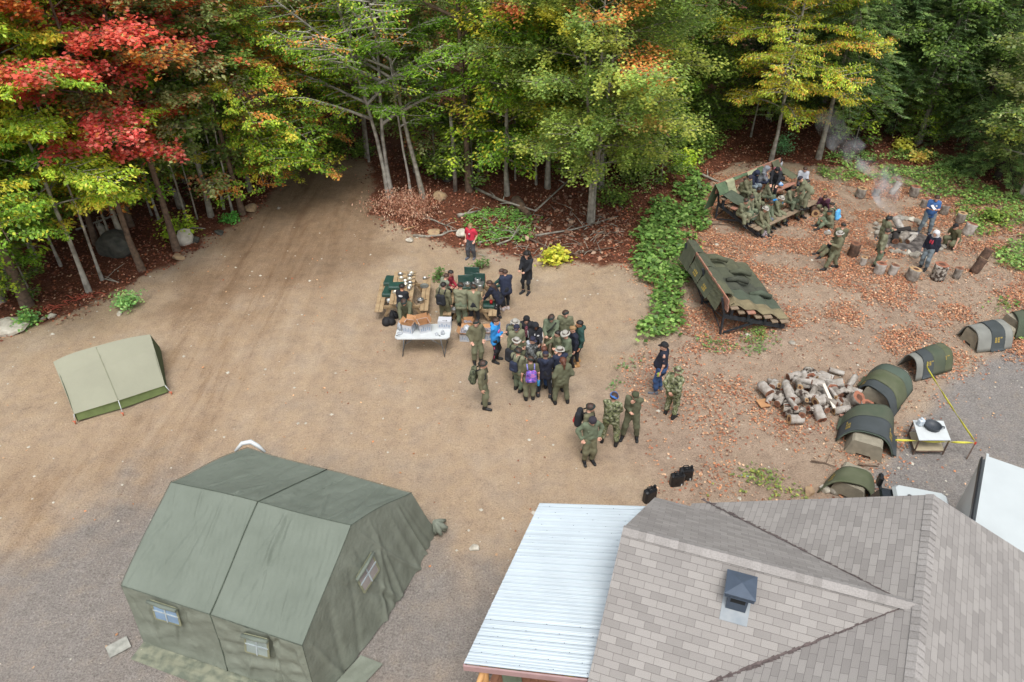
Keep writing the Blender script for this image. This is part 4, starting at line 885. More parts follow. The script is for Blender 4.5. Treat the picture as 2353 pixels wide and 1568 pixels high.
pm = MB(); a = Vector((mb_.x, mb_.y, 0)) + rr * .28 - dd * .12
pm.tube([a + Vector((0, 0, .4)), a + Vector((0, 0, 2.2))], [.085, .075], 10); bpn(pm.build('log_post', WOOD_L, bld))
pm = MB(); pm.tube([a + dd * .62 - rr * .12 + Vector((0, 0, 1.1)), a + Vector((0, 0, 2.05))], [.05, .05], 8); pm.tube([a + rr * .02 + Vector((0, 0, 1.35)), a + rr * .22 + dd * .3 + Vector((0, 0, 2.1))], [.05, .04], 8); bpn(pm.build('log_brace', WOOD_L, bld))
pm = MB(); a2 = a - dd * 3.2; pm.tube([a2 + Vector((0, 0, .4)), a2 + Vector((0, 0, 2.2))], [.085, .075], 10); bpn(pm.build('log_post', WOOD_L, bld))
yb = MB(); yp = P(1312, 1574, .85); rg = random.Random(8)
for i in range(9): yb.tube([yp + Vector((rg.uniform(-.12, .12), rg.uniform(-.12, .12), -.3)), yp + Vector((rg.uniform(-.1, .1), rg.uniform(-.1, .1), .1)), yp + Vector((rg.uniform(-.16, .16), rg.uniform(-.1, .16), .02))], [.09, .07, .04], 7)
yb.build('rain_jacket', mat('yellow_vinyl', '#d2c51e', .4), label='crumpled yellow jacket under the front edge of the white porch roof', cat='jacket')
gcp = P(1168, 1556, .9); quad_cloth('green_tarp', gcp + Vector((-.15, .12, .1)), gcp + Vector((.22, .1, .1)), gcp + Vector((.3, -.3, -.3)), gcp + Vector((-.02, -.3, -.3)), mat('tarp_green', '#65705c', .85), amp=.05, nu=20, nv=20, seed=5, label='olive green cloth hanging by the porch post', cat='cloth', thick=.01)

# ---------------------------------------------------------------- trailer and pickup
tl = link('box_trailer', None, loc=P(2261, 1041, 0), label='white box trailer with a flat white roof at the right edge', cat='trailer')
t0 = P(2261, 1041, 2.7); td = (P(2238, 1177, 2.7) - t0).normalized(); tr_ = (P(2353, 1068, 2.7) - t0).normalized(); tr_ = (tr_ - td * tr_.dot(td)).normalized()
def tpn(o): o.matrix_parent_inverse = Matrix.Translation(-tl.location); return o
Mt = Matrix((tr_, -td, Vector((0, 0, 1)))).transposed(); c_ = t0 + tr_ * 1.2 + td * 2.6
b_ = MB(); b_.box(Vector((c_.x, c_.y, 1.58)), (2.4, 5.2, 2.16), Mt, bev=.08); tpn(b_.build('body', WHTP, tl))
b_ = MB(); b_.box(Vector((c_.x, c_.y, 2.69)), (2.26, 5.06, .04), Mt, bev=.015); tpn(b_.build('roof_panel', WHTP, tl))
b_ = MB(); 
for off in (.06,): b_.bar(t0 + tr_ * off + td * .05 + Vector((0, 0, .03)), t0 + tr_ * off + td * 5.1 + Vector((0, 0, .03)), .045, .05)
tpn(b_.build('roof_rail', WHTP, tl))
b_ = MB(); b_.bar(t0 - tr_ * .012 + td * .1 + Vector((0, 0, -.10)), t0 - tr_ * .012 + td * 5.1 + Vector((0, 0, -.10)), .03, .13); tpn(b_.build('side_gasket', BLK, tl))
for q in (1.7, 3.0):
    w_ = MB(); wp = t0 + td * q + tr_ * .1; w_.lathe([(.1, -.12), (.36, -.12), (.38, -.05), (.38, .05), (.36, .12), (.1, .12)], 20, Vector((wp.x, wp.y, .38)), M=Matrix((td, Vector((0, 0, 1)), tr_)).transposed()); tpn(w_.build('wheel', BLK, tl))
lf_ = MB(); lv = ray_plane(2297, 1092, t0, Vector((0, 0, 1))); 
pk = link('pickup_truck', None, loc=P(2150, 1160, 0), label='white vehicle with a black mirror half hidden behind the shingle roof', cat='pickup')
def ppn(o): o.matrix_parent_inverse = Matrix.Translation(-pk.location); return o
hc = P(2124, 1174, 1.75); fx = Vector((-.96, .28, 0)).normalized(); fy = Vector((-fx.y, fx.x, 0)); Mp = Matrix((fx, fy, Vector((0, 0, 1)))).transposed()
def L2(x_, y_, z_): return Vector((hc.x, hc.y, 0)) + fx * x_ + fy * y_ + Vector((0, 0, z_))
b_ = MB(); b_.box(L2(0, 0, 1.70), (1.1, 1.3, .16), Mp, bev=.075); ppn(b_.build('cab_roof', WHTP, pk))
b_ = MB(); b_.box(L2(.1, 0, 1.28), (1.7, 1.5, .72), Mp, bev=.05, taper=.8); ppn(b_.build('windows', DGLASS, pk))
b_ = MB(); b_.box(L2(-.05, 0, .7), (2.5, 1.6, .5), Mp, bev=.12); ppn(b_.build('body', WHTP, pk))
for sx in (.75, -.85):
    for sy in (-.85, .85):
        w_ = MB(); w_.lathe([(.1, -.11), (.33, -.11), (.36, -.05), (.36, .05), (.33, .11), (.1, .11)], 20, L2(sx, sy, .37), M=Matrix((fx, Vector((0, 0, 1)), fy)).transposed()); ppn(w_.build('wheel', BLK, pk))
for sy in (1, -1):
    w_ = MB(); w_.tube([L2(.6, sy * .75, 1.2), L2(.65, sy * .95, 1.35)], .04, 8); w_.box(L2(.67, sy * 1.0, 1.45), (.1, .2, .3), Mp, bev=.03); ppn(w_.build('mirror', BLK, pk))
w_ = MB(); w_.lathe([(.05, 0), (.05, .03), (.02, .05)], 10, L2(.25, -.3, 1.775)); ppn(w_.build('roof_antenna', BLK, pk))
# ---------------------------------------------------------------- bleachers and blankets
DRK = [mat('blanket_forest', '#545846', .95, scale=3, col2='#46493b', contrast=.8, bump=.2), mat('blanket_dark', '#494c40', .95, scale=3, col2='#3c3f36', bump=.2), mat('blanket_olive', '#5d5f4a', .95, scale=3, col2='#4e503e', bump=.2),
       mat('blanket_teal', '#525b4c', .95, scale=3, col2='#464e40', bump=.2), mat('blanket_khaki', '#857a5e', .95, scale=3, col2='#746a50', bump=.2), mat('blanket_pale', '#a3a585', .95, scale=3, col2='#959878', bump=.2), mat('mosquito_net_green', '#5f7356', .95, scale=5, col2='#4d6047', bump=.2)]
MARK = mat('yellow_stencil', '#94803f', .9)
def bleacher(F0, dP, dB, L_, rows, label, rails, legz=.8):
    dP = Vector((*dP, 0)).normalized(); dB = Vector((*dB, 0)).normalized(); z0 = hz(F0.x, F0.y)
    r = link('bleacher', None, loc=(F0.x, F0.y, z0), label=label, cat='bleacher')
    def W_(p, b, z): return dP * p + dB * b + Vector((0, 0, z))
    bl = rows[-1][0] + .25
    for p in (.0, L_ * .5, L_):
        m = MB(); m.bar(W_(p, -.1, .12), W_(p, bl, rows[-1][1] - .35), .06, .14)
        for b, z in rows:
            zz = .12 + (rows[-1][1] - .47) * (b + .1) / (bl + .1); m.bar(W_(p, b + .02, zz), W_(p, b + .02, z - .03), .09, .12)
        zb = rows[-1][1] - .35; m.bar(W_(p, bl, zb), W_(p, bl, 0), .06, .08); m.bar(W_(p, bl * .45, .12 + (zb - .12) * .45), W_(p, bl - .1, .05), .05, .06)
        m.bar(W_(p, bl - .05, zb - .1), W_(p, bl + .18, rails[-1] + .05), .05, .07)
        m.build('frame', STEEL, r)
    m = MB(); zb = rows[-1][1] - .35
    for a, b in ((0, .5), (.5, 1)): m.bar(W_(a * L_, bl, .15), W_(b * L_, bl, zb - .05), .025, .04); m.bar(W_(b * L_, bl, .15), W_(a * L_, bl, zb - .05), .025, .04)
    m.build('cross_brace', STEEL, r)
    for i, (b, z) in enumerate(rows):
        m = MB(); m.bar(W_(-.18, b, z), W_(L_ + .18, b, z), .26, .045, bev=.008); m.build('seat', WOOD_G if i != 2 else WOOD_R, r)
        if i: m = MB(); m.bar(W_(-.1, b - .3, z - .24), W_(L_ + .1, b - .3, z - .24), .2, .04); m.build('footboard', WOOD_G, r)
    for z in rails:
        m = MB(); m.bar(W_(-.25, bl + .02 + .1 * (z - rows[-1][1]), z), W_(L_ + .25, bl + .02 + .1 * (z - rows[-1][1]), z), .04, .2); m.build('back_rail', WOOD_R, r)
    return r, (lambda p, b, z: W_(p, b, z) + r.location)
ROWS = [(0, .40), (.6, .62), (1.2, .84), (1.8, 1.06)]
F1 = G(1738, 546); BL1, W1 = bleacher(F1, (.78, .62), (-.62, .78), 3.85, ROWS, 'red and grey plank bleacher full of seated people', (1.3, 1.55))
F2 = G(1793, 758); BL2, W2 = bleacher(F2, (-.12, .99), (-.99, -.12), 3.6, ROWS, 'bleacher covered with dark green blankets', (1.12, 1.36))
def drape(Wf, p0, p1, prof, m, label, seed=0, amp=.07, nu=30, nv=80, skew=0, thick=.012, name='blanket', marks=(), edge=.06):
    if Wf is W2: p0 *= .87; p1 *= .87
    prof = np.array(prof, float); kz = .70 if Wf is W1 else .56; prof[:, 1] = np.where(prof[:, 1] > 1.07, 1.07 + (prof[:, 1] - 1.07) * (kz - .08), prof[:, 1]); s = np.concatenate([[0], np.cumsum(np.linalg.norm(np.diff(prof, axis=0), axis=1))]); s /= s[-1]
    rng = np.random.default_rng(seed); w = rwave(rng, 12, (2, 8)); we = rwave(rng, 6, (2, 6)); o = np.array(Wf(0, 0, 0)); ex = np.array(Wf(1, 0, 0)) - o; ey = np.array(Wf(0, 1, 0)) - o
    def pos(u, v):
        vv = v + edge * .3 * we(u * 4, v * 0) * (v - .5) * 2; b = np.interp(vv, s, prof[:, 0]); z = np.interp(vv, s, prof[:, 1])
        # soften steps
        b = (b + np.interp(vv - .015, s, prof[:, 0]) + np.interp(vv + .015, s, prof[:, 0])) / 3; z = (z + np.interp(vv - .015, s, prof[:, 1]) + np.interp(vv + .015, s, prof[:, 1])) / 3
        p = p0 + (p1 - p0) * u + edge * we(v * 5, u * 2) + skew * v
        wr = w(u * 3, v * 7) * amp
        q = o + ex * p[:, None] + ey * (b - wr * .7)[:, None]; q[:, 2] += z + np.abs(wr) * 1.2 + .02; return q
    ob = link(name, grid_mesh(name, pos, nu, nv, m), label=label, cat='blanket'); so = ob.modifiers.new('s', 'SOLIDIFY'); so.thickness = thick; so.offset = 0
    for (u0, v0, u1, v1) in marks:
        mb = MB(); rg = random.Random(seed)
        for i in range(6):
            uu = u0 + (u1 - u0) * (i % 3) / 3; v_ = v0 + (v1 - v0) * (i // 3) / 2; du = (u1 - u0) * .26; dv = (v1 - v0) * rg.uniform(.3, .45)
            c = pos(np.array([uu, uu + du, uu + du, uu]), np.array([v_, v_, v_ + dv, v_ + dv])); n = np.cross(c[1] - c[0], c[3] - c[0]); n /= np.linalg.norm(n); n *= 1 if (n @ (np.array([0, 0, CAM_H]) - c[0])) > 0 else -1
            mb.add([tuple(q + n * .015) for q in c], [(0, 1, 2, 3)])
        mb.build('stencil_mark', MARK, ob)
    return ob
steps = lambda i0, i1: [q for i in range(i0, i1 - 1, -1) for q in ((ROWS[i][0] + .18, ROWS[i][1] + .05), (ROWS[i][0] - .16, ROWS[i][1] + .04))]
# covered bleacher: overhanging back cloths, then strips down the steps
bk = [(2.35, .75), (2.16, 1.2), (2.1, 1.82), (1.95, 1.8), (1.75, 1.62)]
drape(W2, .2, 1.1, [(2.3, .8)] + bk[1:], DRK[2], 'olive cloth hanging over the back rail at the near end of the covered bleacher', 1)
drape(W2, 1.1, 2.1, bk, DRK[0], 'stencilled green cloth over the back rail, second from the near end', 2, marks=[(.3, .1, .65, .28)])
drape(W2, 2.15, 3.2, bk, DRK[0], 'stencilled green cloth over the back rail, third from the near end', 3, marks=[(.3, .12, .65, .3)])
drape(W2, 3.25, 4.3, [(2.35, .7), (2.2, 1.2), (2.12, 1.84), (1.95, 1.8), (1.8, 1.7)], DRK[0], 'green cloth peaking over the far upper corner of the covered bleacher', 4)
top = [(2.05, 1.66), (1.75, 1.38)]
drape(W2, -.05, .62, [(1.75, 1.45)] + steps(3, 0) + [(-.3, .25)], DRK[4], 'khaki brown blanket down the near end of the covered bleacher', 5, amp=.07, marks=())
drape(W2, .55, 1.35, top + steps(3, 0) + [(-.22, .35)], DRK[3], 'blue green blanket next to the khaki one', 6, amp=.03)
drape(W2, 1.35, 2.2, top + steps(3, 0) + [(-.2, .35)], DRK[1], 'charcoal green blanket in the middle of the covered bleacher', 7, amp=.035)
drape(W2, 2.2, 3.05, top + steps(3, 0) + [(-.2, .4)], DRK[0], 'dark green blanket beyond the charcoal one', 8, amp=.035)
drape(W2, 3.05, 4.15, top + steps(3, 0) + [(-.2, .4)], DRK[2], 'olive blanket at the far end of the covered bleacher', 9, amp=.04)
for i, (p, b, z, rx) in enumerate([(1.9, 1.0, 1.04, .2), (2.7, .6, .9, .1), (1.3, .35, .75, .3), (3.3, 1.3, 1.2, 0)]):
    m = MB(); c = W2(p * .87, b, z - .12); dpl = (W2(1, 0, 0) - W2(0, 0, 0)); m.tube([c - dpl * .0 + Vector((-.38, 0, .06)), c + Vector((0, .03, .1)), c + Vector((.38, .02, -.05))], [.07, .10, .08], 10)
    m.build('rolled_blanket', DRK[[1, 0, 3, 2][i]], label=['rolled charcoal blanket on the middle steps of the covered bleacher', 'rolled dark green blanket half way up the covered bleacher', 'rolled blue green blanket near the near end of the covered bleacher', 'rolled olive blanket near the far end of the covered bleacher'][i], cat='blanket')
# seated bleacher cloths
bb = [(2.32, 1.0), (2.15, 1.5), (2.1, 1.92), (2.0, 1.9), (1.98, 1.45)]
drape(W1, -.35, .25, [(2.45, .35), (2.25, 1.2), (2.12, 1.95), (1.9, 1.6), (1.8, 1.3)], DRK[6], 'dark green cloth hanging off the left end of the seated bleacher', 11, amp=.04)
drape(W1, .22, .7, [(2.2, 1.5), (2.1, 1.94), (2.0, 1.86), (1.9, 1.3), (1.7, .9)], DRK[5], 'pale khaki cloth over the back rail near the left end', 12, skew=.15)
drape(W1, .7, 1.7, [(2.25, 1.45), (2.12, 1.95), (2.03, 1.75)], DRK[6], 'thin green cloth along the top of the back rail', 13)
drape(W1, 1.7, 2.35, [(2.2, 1.5), (2.1, 1.94), (2.0, 1.7), (1.95, 1.1), (1.9, .9)], DRK[5], 'faded olive cloth hanging over the middle of the back rails', 14)
drape(W1, 2.35, 2.8, [(2.2, 1.4), (2.1, 1.94), (2.0, 1.6), (1.95, 1.0)], DRK[6], 'crumpled green cloth beside the faded olive one', 15)
drape(W1, 3.25, 3.75, [(2.25, 1.3), (2.1, 1.98), (1.95, 1.5), (1.6, 1.3), (1.15, 1.05)], DRK[2], 'dark green cloth falling from the right part of the back rail', 16, skew=.5)
drape(W1, -.2, .5, [(2.0, 1.3), (1.75, 1.27), (1.3, 1.02), (.9, .95), (.65, .74), (.4, .5)], DRK[3], 'blue green cloth spread down the left end of the seats', 17, skew=.35)
# ---------------------------------------------------------------- stencilled mats over concrete blocks
MATC = [mat('mat_green', '#545848', .9, scale=2, col2='#424d3d', contrast=.8, bump=.15), mat('mat_charcoal', '#42484a', .9, scale=2, col2='#3a4040', bump=.15), mat('mat_olive', '#5c604a', .9, scale=2, col2='#4c533a', bump=.15), mat('mat_grey', '#84857e', .9, scale=2, col2='#757670', bump=.15), mat('mat_teal', '#4a564b', .9, scale=2, bump=.15)]
def pile(nl, nr, fr, fl, h, strips, name, blk=True, blk_in=.2):
    NL, NR, FR, FL = [Q(7, *q) for q in (nl, nr, fr, fl)]
    ax = ((FL - NL) + (FR - NR)) / 2
    if blk:
        ctr = (NL + NR + FR + FL) / 4; w = ((NR - NL).length) * .66; mb = MB(); d = ax.normalized(); s = Vector((d.y, -d.x, 0)); L_ = ax.length * 1.05 + .15
        a0 = (NL + NR) / 2 - d * blk_in; hh = h * .78
        pr_ = [(-w / 2, 0), (-w * .22, 0), (-w * .18, .08), (w * .18, .08), (w * .22, 0), (w / 2, 0), (w * .4, hh * .9), (w * .34, hh), (-w * .34, hh), (-w * .4, hh * .9)]
        V = [a0 + s * x + Vector((0, 0, z)) for x, z in pr_] + [a0 + d * L_ + s * x + Vector((0, 0, z)) for x, z in pr_]; k = len(pr_)
        mb.add(V, [tuple(range(k)), tuple(range(2 * k - 1, k - 1, -1))] + [(i, i + k, (i + 1) % k + k, (i + 1) % k) for i in range(k)])
        mb.build('concrete_block', CONC, label='grey concrete block under the ' + name, cat='concrete block')
    for i, (t0, t1, mi, lift, sh, desc, mk) in enumerate(strips):
        rng = np.random.default_rng(int(abs(NL.x * 100)) + i); w = rwave(rng, 8, (1, 4)); A = np.array(NL); B = np.array(NR); Cc = np.array(FR); D = np.array(FL)
        def pos(u, v, t0=t0, t1=t1, lift=lift, sh=sh, w=w):
            t = t0 + (t1 - t0) * v; l = A + (D - A) * t[:, None]; r = B + (Cc - B) * t[:, None]; k_ = 1.0 + lift * .5; uu = (u - .5) * k_ + .5 + sh * (1 - 0 * v)
            q = l + (r - l) * uu[:, None]; a_ = np.clip(np.abs(uu - .5) * 2, 0, 1.2); q[:, 2] = .88 * h * np.clip(1 - a_ ** 3.4, -.0, 1) + .03 + lift * .35 + w(u * 3, v * 3) * .025; return q
        ob = link('covering_mat', grid_mesh('covering_mat', pos, 30, 10, MATC[mi]), label=desc, cat='mat'); so = ob.modifiers.new('s', 'SOLIDIFY'); so.thickness = .03; so.offset = -.2
        for um in mk:
            mb = MB()
            for j in range(7):
                uu = um + .022 * (j % 3) ; v_ = .22 + .2 * (j // 3); c = pos(np.array([uu, uu + .017, uu + .017, uu]), np.array([v_, v_, v_ + .15, v_ + .15])); n = np.cross(c[1] - c[0], c[3] - c[0]); n /= np.linalg.norm(n); n *= 1 if n[2] > 0 else -1
                mb.add([tuple(q + n * .02) for q in c], [(0, 1, 2, 3)])
            mb.build('stencil_mark', MARK, ob)
pile((722, 1050), (1140, 1165), (1150, 930), (760, 900), .62, [(0, .6, 4, .0, .0, 'blue green mat at the bottom of the arched heap left of the small table', []), (.55, 1.15, 0, .05, -.03, 'plain green mat at the back of the arched heap left of the small table', []), (.02, .62, 1, .12, .03, 'charcoal mat with two yellow stencils beside the small table', [.1, .8])], 'mats left of the small table', blk_in=.3)
pile((862, 690), (1130, 885), (1270, 700), (960, 560), .62, [(.62, 1.15, 4, 0, 0, 'green mat at the back of the heap touching the firewood', []), (.0, .45, 1, .0, .02, 'stencilled charcoal mat nearest the firewood', [.06]), (.3, .8, 2, .1, -.02, 'olive mat in the middle of the heap touching the firewood', [])], 'mats touching the firewood', blk_in=-.1)
pile((1200, 480), (1330, 600), (1565, 530), (1390, 400), .68, [(-.1, .4, 3, 0, 0, 'pale grey cover at the left of the taped mat heap', []), (.55, 1.05, 2, .02, 0, 'green mat at the right of the taped heap with a stencil', [.8]), (.1, .5, 1, .08, .03, 'charcoal stencilled mat under the yellow tape knot', [.78]), (.42, .8, 0, .12, -.02, 'olive green mat over the middle of the taped heap', [.05])], 'taped mats', blk=False)
pile((1620, 265), (1765, 395), (2010, 370), (1840, 210), .66, [(-.02, .5, 3, 0, 0, 'light grey cover at the left of the heap by the right edge', []), (.6, 1.02, 3, .02, 0, 'light grey cover at the right of the heap by the right edge', []), (.38, .78, 1, .1, .03, 'charcoal stencilled mat over the two light grey covers', [.82])], 'light grey covers', blk_in=0)
pile((1965, 160), (2045, 300), (2240, 290), (2110, 120), .66, [(-.02, .5, 0, 0, 0, 'green mat cut by the right edge, left strip', []), (.4, 1.0, 2, .05, 0, 'green mat cut by the right edge, right strip', [])], 'mats cut by the right edge', blk_in=.1)
pile((610, 1400), (1000, 1480), (1010, 1370), (700, 1290), .6, [(-.25, .75, 2, 0, 0, 'single stencilled olive mat behind the shingle roof', [.1])], 'single olive mat', blk_in=.15)
# ---------------------------------------------------------------- logs
BK1 = mat('log_bark_grey', '#9b948a', .95, scale=6, col2='#5c534a', contrast=.7, bump=.8, bscale=20); BK2 = mat('log_bark_brown', '#6f5646', .95, scale=6, col2='#3d2f27', contrast=.7, bump=.8, bscale=20); BK3 = mat('log_bark_pale', '#b5b0a8', .95, scale=5, col2='#857c72', contrast=.6, bump=.7, bscale=20)
BK4 = mat('log_bark_mottled', '#a9a297', .95, scale=9, col2='#3c3028', contrast=.25, bump=.8, bscale=20)
END1 = mat('log_end_brown', '#7d5540', .9, scale=14, var=.25); END2 = mat('log_end_pale', '#b09068', .9, scale=14, var=.15); END3 = mat('log_end_rust', '#94604a', .9, scale=14, var=.2)
def log(name, c, d, L_, r, bk, en, seed, label, group=None, cat='log', split=False):
    rg = random.Random(seed); d = Vector(d).normalized(); mb = MB(); n = 14; u = d.orthogonal().normalized(); w = d.cross(u); k = 6
    rr = [1 + rg.uniform(-.1, .1) for _ in range(n)]
    if split: rr = [r_ * (.45 if 4 < i < 11 else 1) for i, r_ in enumerate(rr)]
    V = []
    for i in range(k):
        t = i / (k - 1) - .5
        for j in range(n): a = 6.283 * j / n; V.append(d * (t * L_) + (u * math.cos(a) + w * math.sin(a)) * r * rr[j] * (1 + .04 * math.sin(i * 2 + j) + rg.uniform(-.02, .02)))
    mb.add(V, [(i * n + j, i * n + (j + 1) % n, (i + 1) * n + (j + 1) % n, (i + 1) * n + j) for i in range(k - 1) for j in range(n)], 0, True)
    mb.f.append(list(range(n))[::-1]); mb.f.append([(k - 1) * n + j for j in range(n)]); mb.mi += [1, 1]; mb.sm += [False, False]
    dk_ = Vector(d)
    for sgn, i0 in ((-1, 0), (1, 1)):
        base = [p for p in V[(k - 1) * n * i0:(k - 1) * n * i0 + n]]; cc = sum(base, Vector()) / n
        mb.add([cc + (p - cc) * .5 + d * sgn * .004 for p in base], [tuple(range(n))], 2)
    return mb.build(name, [bk, en, mat('log_heart', '#5e3f30', .9, var=.2)], loc=c, label=label, group=group, cat=cat)
rg = random.Random(12)
def blk3(i): return [BK1, BK2, BK3, BK4][i % 4]
pos_ = [(205, 660), (265, 620), (350, 640), (320, 745), (440, 730), (400, 770), (415, 560), (495, 575), (530, 545), (575, 555), (530, 630), (570, 600), (650, 570), (640, 585), (730, 530), (490, 700), (540, 730), (545, 685), (610, 700), (650, 780), (680, 630), (675, 740), (745, 750), (755, 680), (805, 765), (870, 660), (845, 605), (410, 830), (430, 880), (570, 820), (480, 830), (765, 810), (720, 620), (600, 650), (465, 670), (380, 690), (290, 700), (700, 690), (825, 700), (460, 600), (620, 740), (240, 720)]
adj = ['grey', 'brown', 'pale grey', 'mottled']; where = lambda x, y: ('left end' if x < 300 else 'right end' if x > 780 else 'middle') + (' back' if y < 600 else ' front' if y > 760 else '')
pos_ += [(x + rg.uniform(-30, 30), y + rg.uniform(-22, 22)) for x, y in pos_[1::2]]
for i, (x, y) in enumerate(pos_):
    a = rg.uniform(0, 3.14); z = .11 + (.14 if 330 < x < 800 and 580 < y < 780 and i % 2 else 0) + (.1 if i % 5 == 0 else 0); a = a if i not in (27, 28, 29) else .1
    d = (math.cos(a), math.sin(a), rg.uniform(-.35, .35)); L_ = rg.uniform(.38, .56); r = rg.uniform(.07, .12) if i % 4 else .14
    c = Q(7, x, y, z); log('firewood_log', c, d, L_, r, ([BK3, BK1, BK3, BK4, BK3][rg.randrange(5)]) if i not in (14, 23) else BK3, [END1, END2, END3][i % 3], i, 'cut firewood log in the heap beside the mats', 'firewood logs in the heap', split=(i % 4 == 1))
log('firewood_log', Q(7, 868, 735, .28), (.25, -.5, .8), .38, .19, BK1, END3, 101, 'big rusty centred log tilted at the right end of the firewood heap')
log('firewood_log', Q(7, 940, 800, .2), (.1, -.2, 1), .42, .17, BK3, END3, 102, 'pale log standing upright in front of the mats at the firewood heap')
m = MB(); a, b = Q(7, 635, 620, .5), Q(7, 715, 800, .22); m.bar(a, b, .09, .035); m.build('split_plank', mat('fresh_split_wood', '#d3cbbd', .8, var=.06), label='long pale split plank lying across the firewood heap', cat='plank')
m = MB(); a, b = Q(7, 170, 735, .04), Q(7, 210, 790, .04); m.bar(a, b, .3, .03); m.build('board', CARD, label='flat brown board on the ground at the left end of the firewood', cat='board')
m = MB(); a, b = Q(7, 755, 852, .05), Q(7, 885, 860, .05); m.bar(a, b, .08, .03); m.build('board', WOOD_R, label='thin reddish strip of wood in front of the firewood', cat='board')
# seats made of logs round the fire
ST = [(705, 410, .24, .42, 'tan log seat at the back left of the fire ring', BK1, .05), (890, 390, .16, .35, 'small log seat hidden in the smoke', BK1, 0), (1100, 370, .15, .6, 'leaning pale log behind the smoke', BK3, .45), (1330, 395, .22, .45, 'grey log seat with a rusty top behind the man in blue', BK1, 0), (1455, 530, .2, .4, 'log seat left of the man in blue', BK1, 0), (1680, 615, .17, .45, 'log seat right of the man in blue', BK1, 0),
      (1870, 710, .2, .45, 'tall log seat behind the squatting person', BK1, 0), (1965, 850, .24, .5, 'big pale log seat right of the squatting person', BK3, .2), (615, 1100, .22, .55, 'brown log seat with bright ring on top beside the walking person', BK2, 0), (730, 1215, .13, .35, 'split grey log seat, smallest of the front row', BK3, 0),
      (920, 1312, .2, .45, 'grey log seat at the left of the front row', BK3, 0), (1078, 1328, .16, .42, 'narrow log seat second in the front row', BK3, .1), (1312, 1382, .24, .45, 'wide grey log seat in the middle of the front row', BK1, .12), (1605, 1375, .26, .62, 'largest brown log seat with peeled side in the front row', BK4, 0), (1832, 1362, .15, .42, 'thin grey log seat at the right of the front row', BK1, 0), (2070, 1290, .19, .6, 'dark log leaning at the right of the fire place', BK2, .45), (2150, 1160, .17, .55, 'brown log leaning behind the dark one', BK2, .35)]
for i, (x, y, r, h, lb, bk, tilt) in enumerate(ST):
    c = GQ(6, x, y); log('log_seat', (c.x, c.y, h * .46 * math.cos(tilt) + hz(c.x, c.y) + .02), (tilt, tilt * .3, 1), h, r * .88, bk, [END2, END3, END1][i % 3] if i not in (3,) else END3, 300 + i, lb, cat='log seat')
log('log_seat', GQ(6, 160, 615) + Vector((0, 0, .17)), (-.15, -1, .0), .5, .17, BK2, END2, 350, 'log lying on its side in front of the bleacher', cat='log seat')
# ---------------------------------------------------------------- rocks
def rock(c, s, m, label, seed, flat=.7, group=None, name='rock', sq=1.0):
    rg = np.random.default_rng(seed); bm_u = 10; bm_v = 8
    th = np.linspace(0, 2 * np.pi, bm_u, endpoint=False); ph = np.linspace(0, np.pi, bm_v)
    off = [(unit(rg.normal(0, 1, 3)), rg.uniform(.55, .85)) for _ in range(11)]
    V = []; 
    for p in ph:
        for t in th: V.append((math.sin(p) * math.cos(t), math.sin(p) * math.sin(t), math.cos(p)))
    V = np.array(V)
    for n, d in off:
        q = V @ n; V = V - np.maximum(q - d, 0)[:, None] * n
    V = V * np.array([s * sq, s, s * flat]); F = [(i * bm_u + j, (i + 1) * bm_u + j, (i + 1) * bm_u + (j + 1) % bm_u, i * bm_u + (j + 1) % bm_u) for i in range(bm_v - 1) for j in range(bm_u)]
    return link(name, mesh_np(name, V, F, m), loc=c, rot=(rg.uniform(-.2, .2), rg.uniform(-.2, .2), rg.uniform(0, 6)), label=label, cat='rock', group=group)
RR = [(945, 700, .17, ROCKT), (893, 732, .14, ROCK), (880, 780, .12, ROCK), (935, 795, .22, ROCK), (925, 850, .2, ROCK), (955, 905, .2, ROCK), (1175, 668, .2, ROCK), (1240, 680, .17, ROCK), (1312, 690, .18, ROCKW), (1385, 718, .22, ROCK), (1435, 755, .2, ROCK), (1690, 1000, .15, ROCK), (1640, 1035, .14, ROCK), (1465, 1112, .19, ROCKW), (1340, 1115, .2, ROCK), (1270, 1082, .18, ROCKW), (1205, 1075, .15, ROCK), (1140, 1060, .16, ROCK), (1390, 1085, .16, ROCK), (1080, 1060, .14, ROCK), (1000, 1000, .16, ROCK), (1030, 720, .14, ROCK), (1560, 900, .14, ROCK)]
for i, (x, y, s, m) in enumerate(RR):
    c = GQ(6, x, y); rock((c.x, c.y, c.z + s * .3), s, m, 'stone in the ring round the camp fire', i, group='stones of the fire ring')
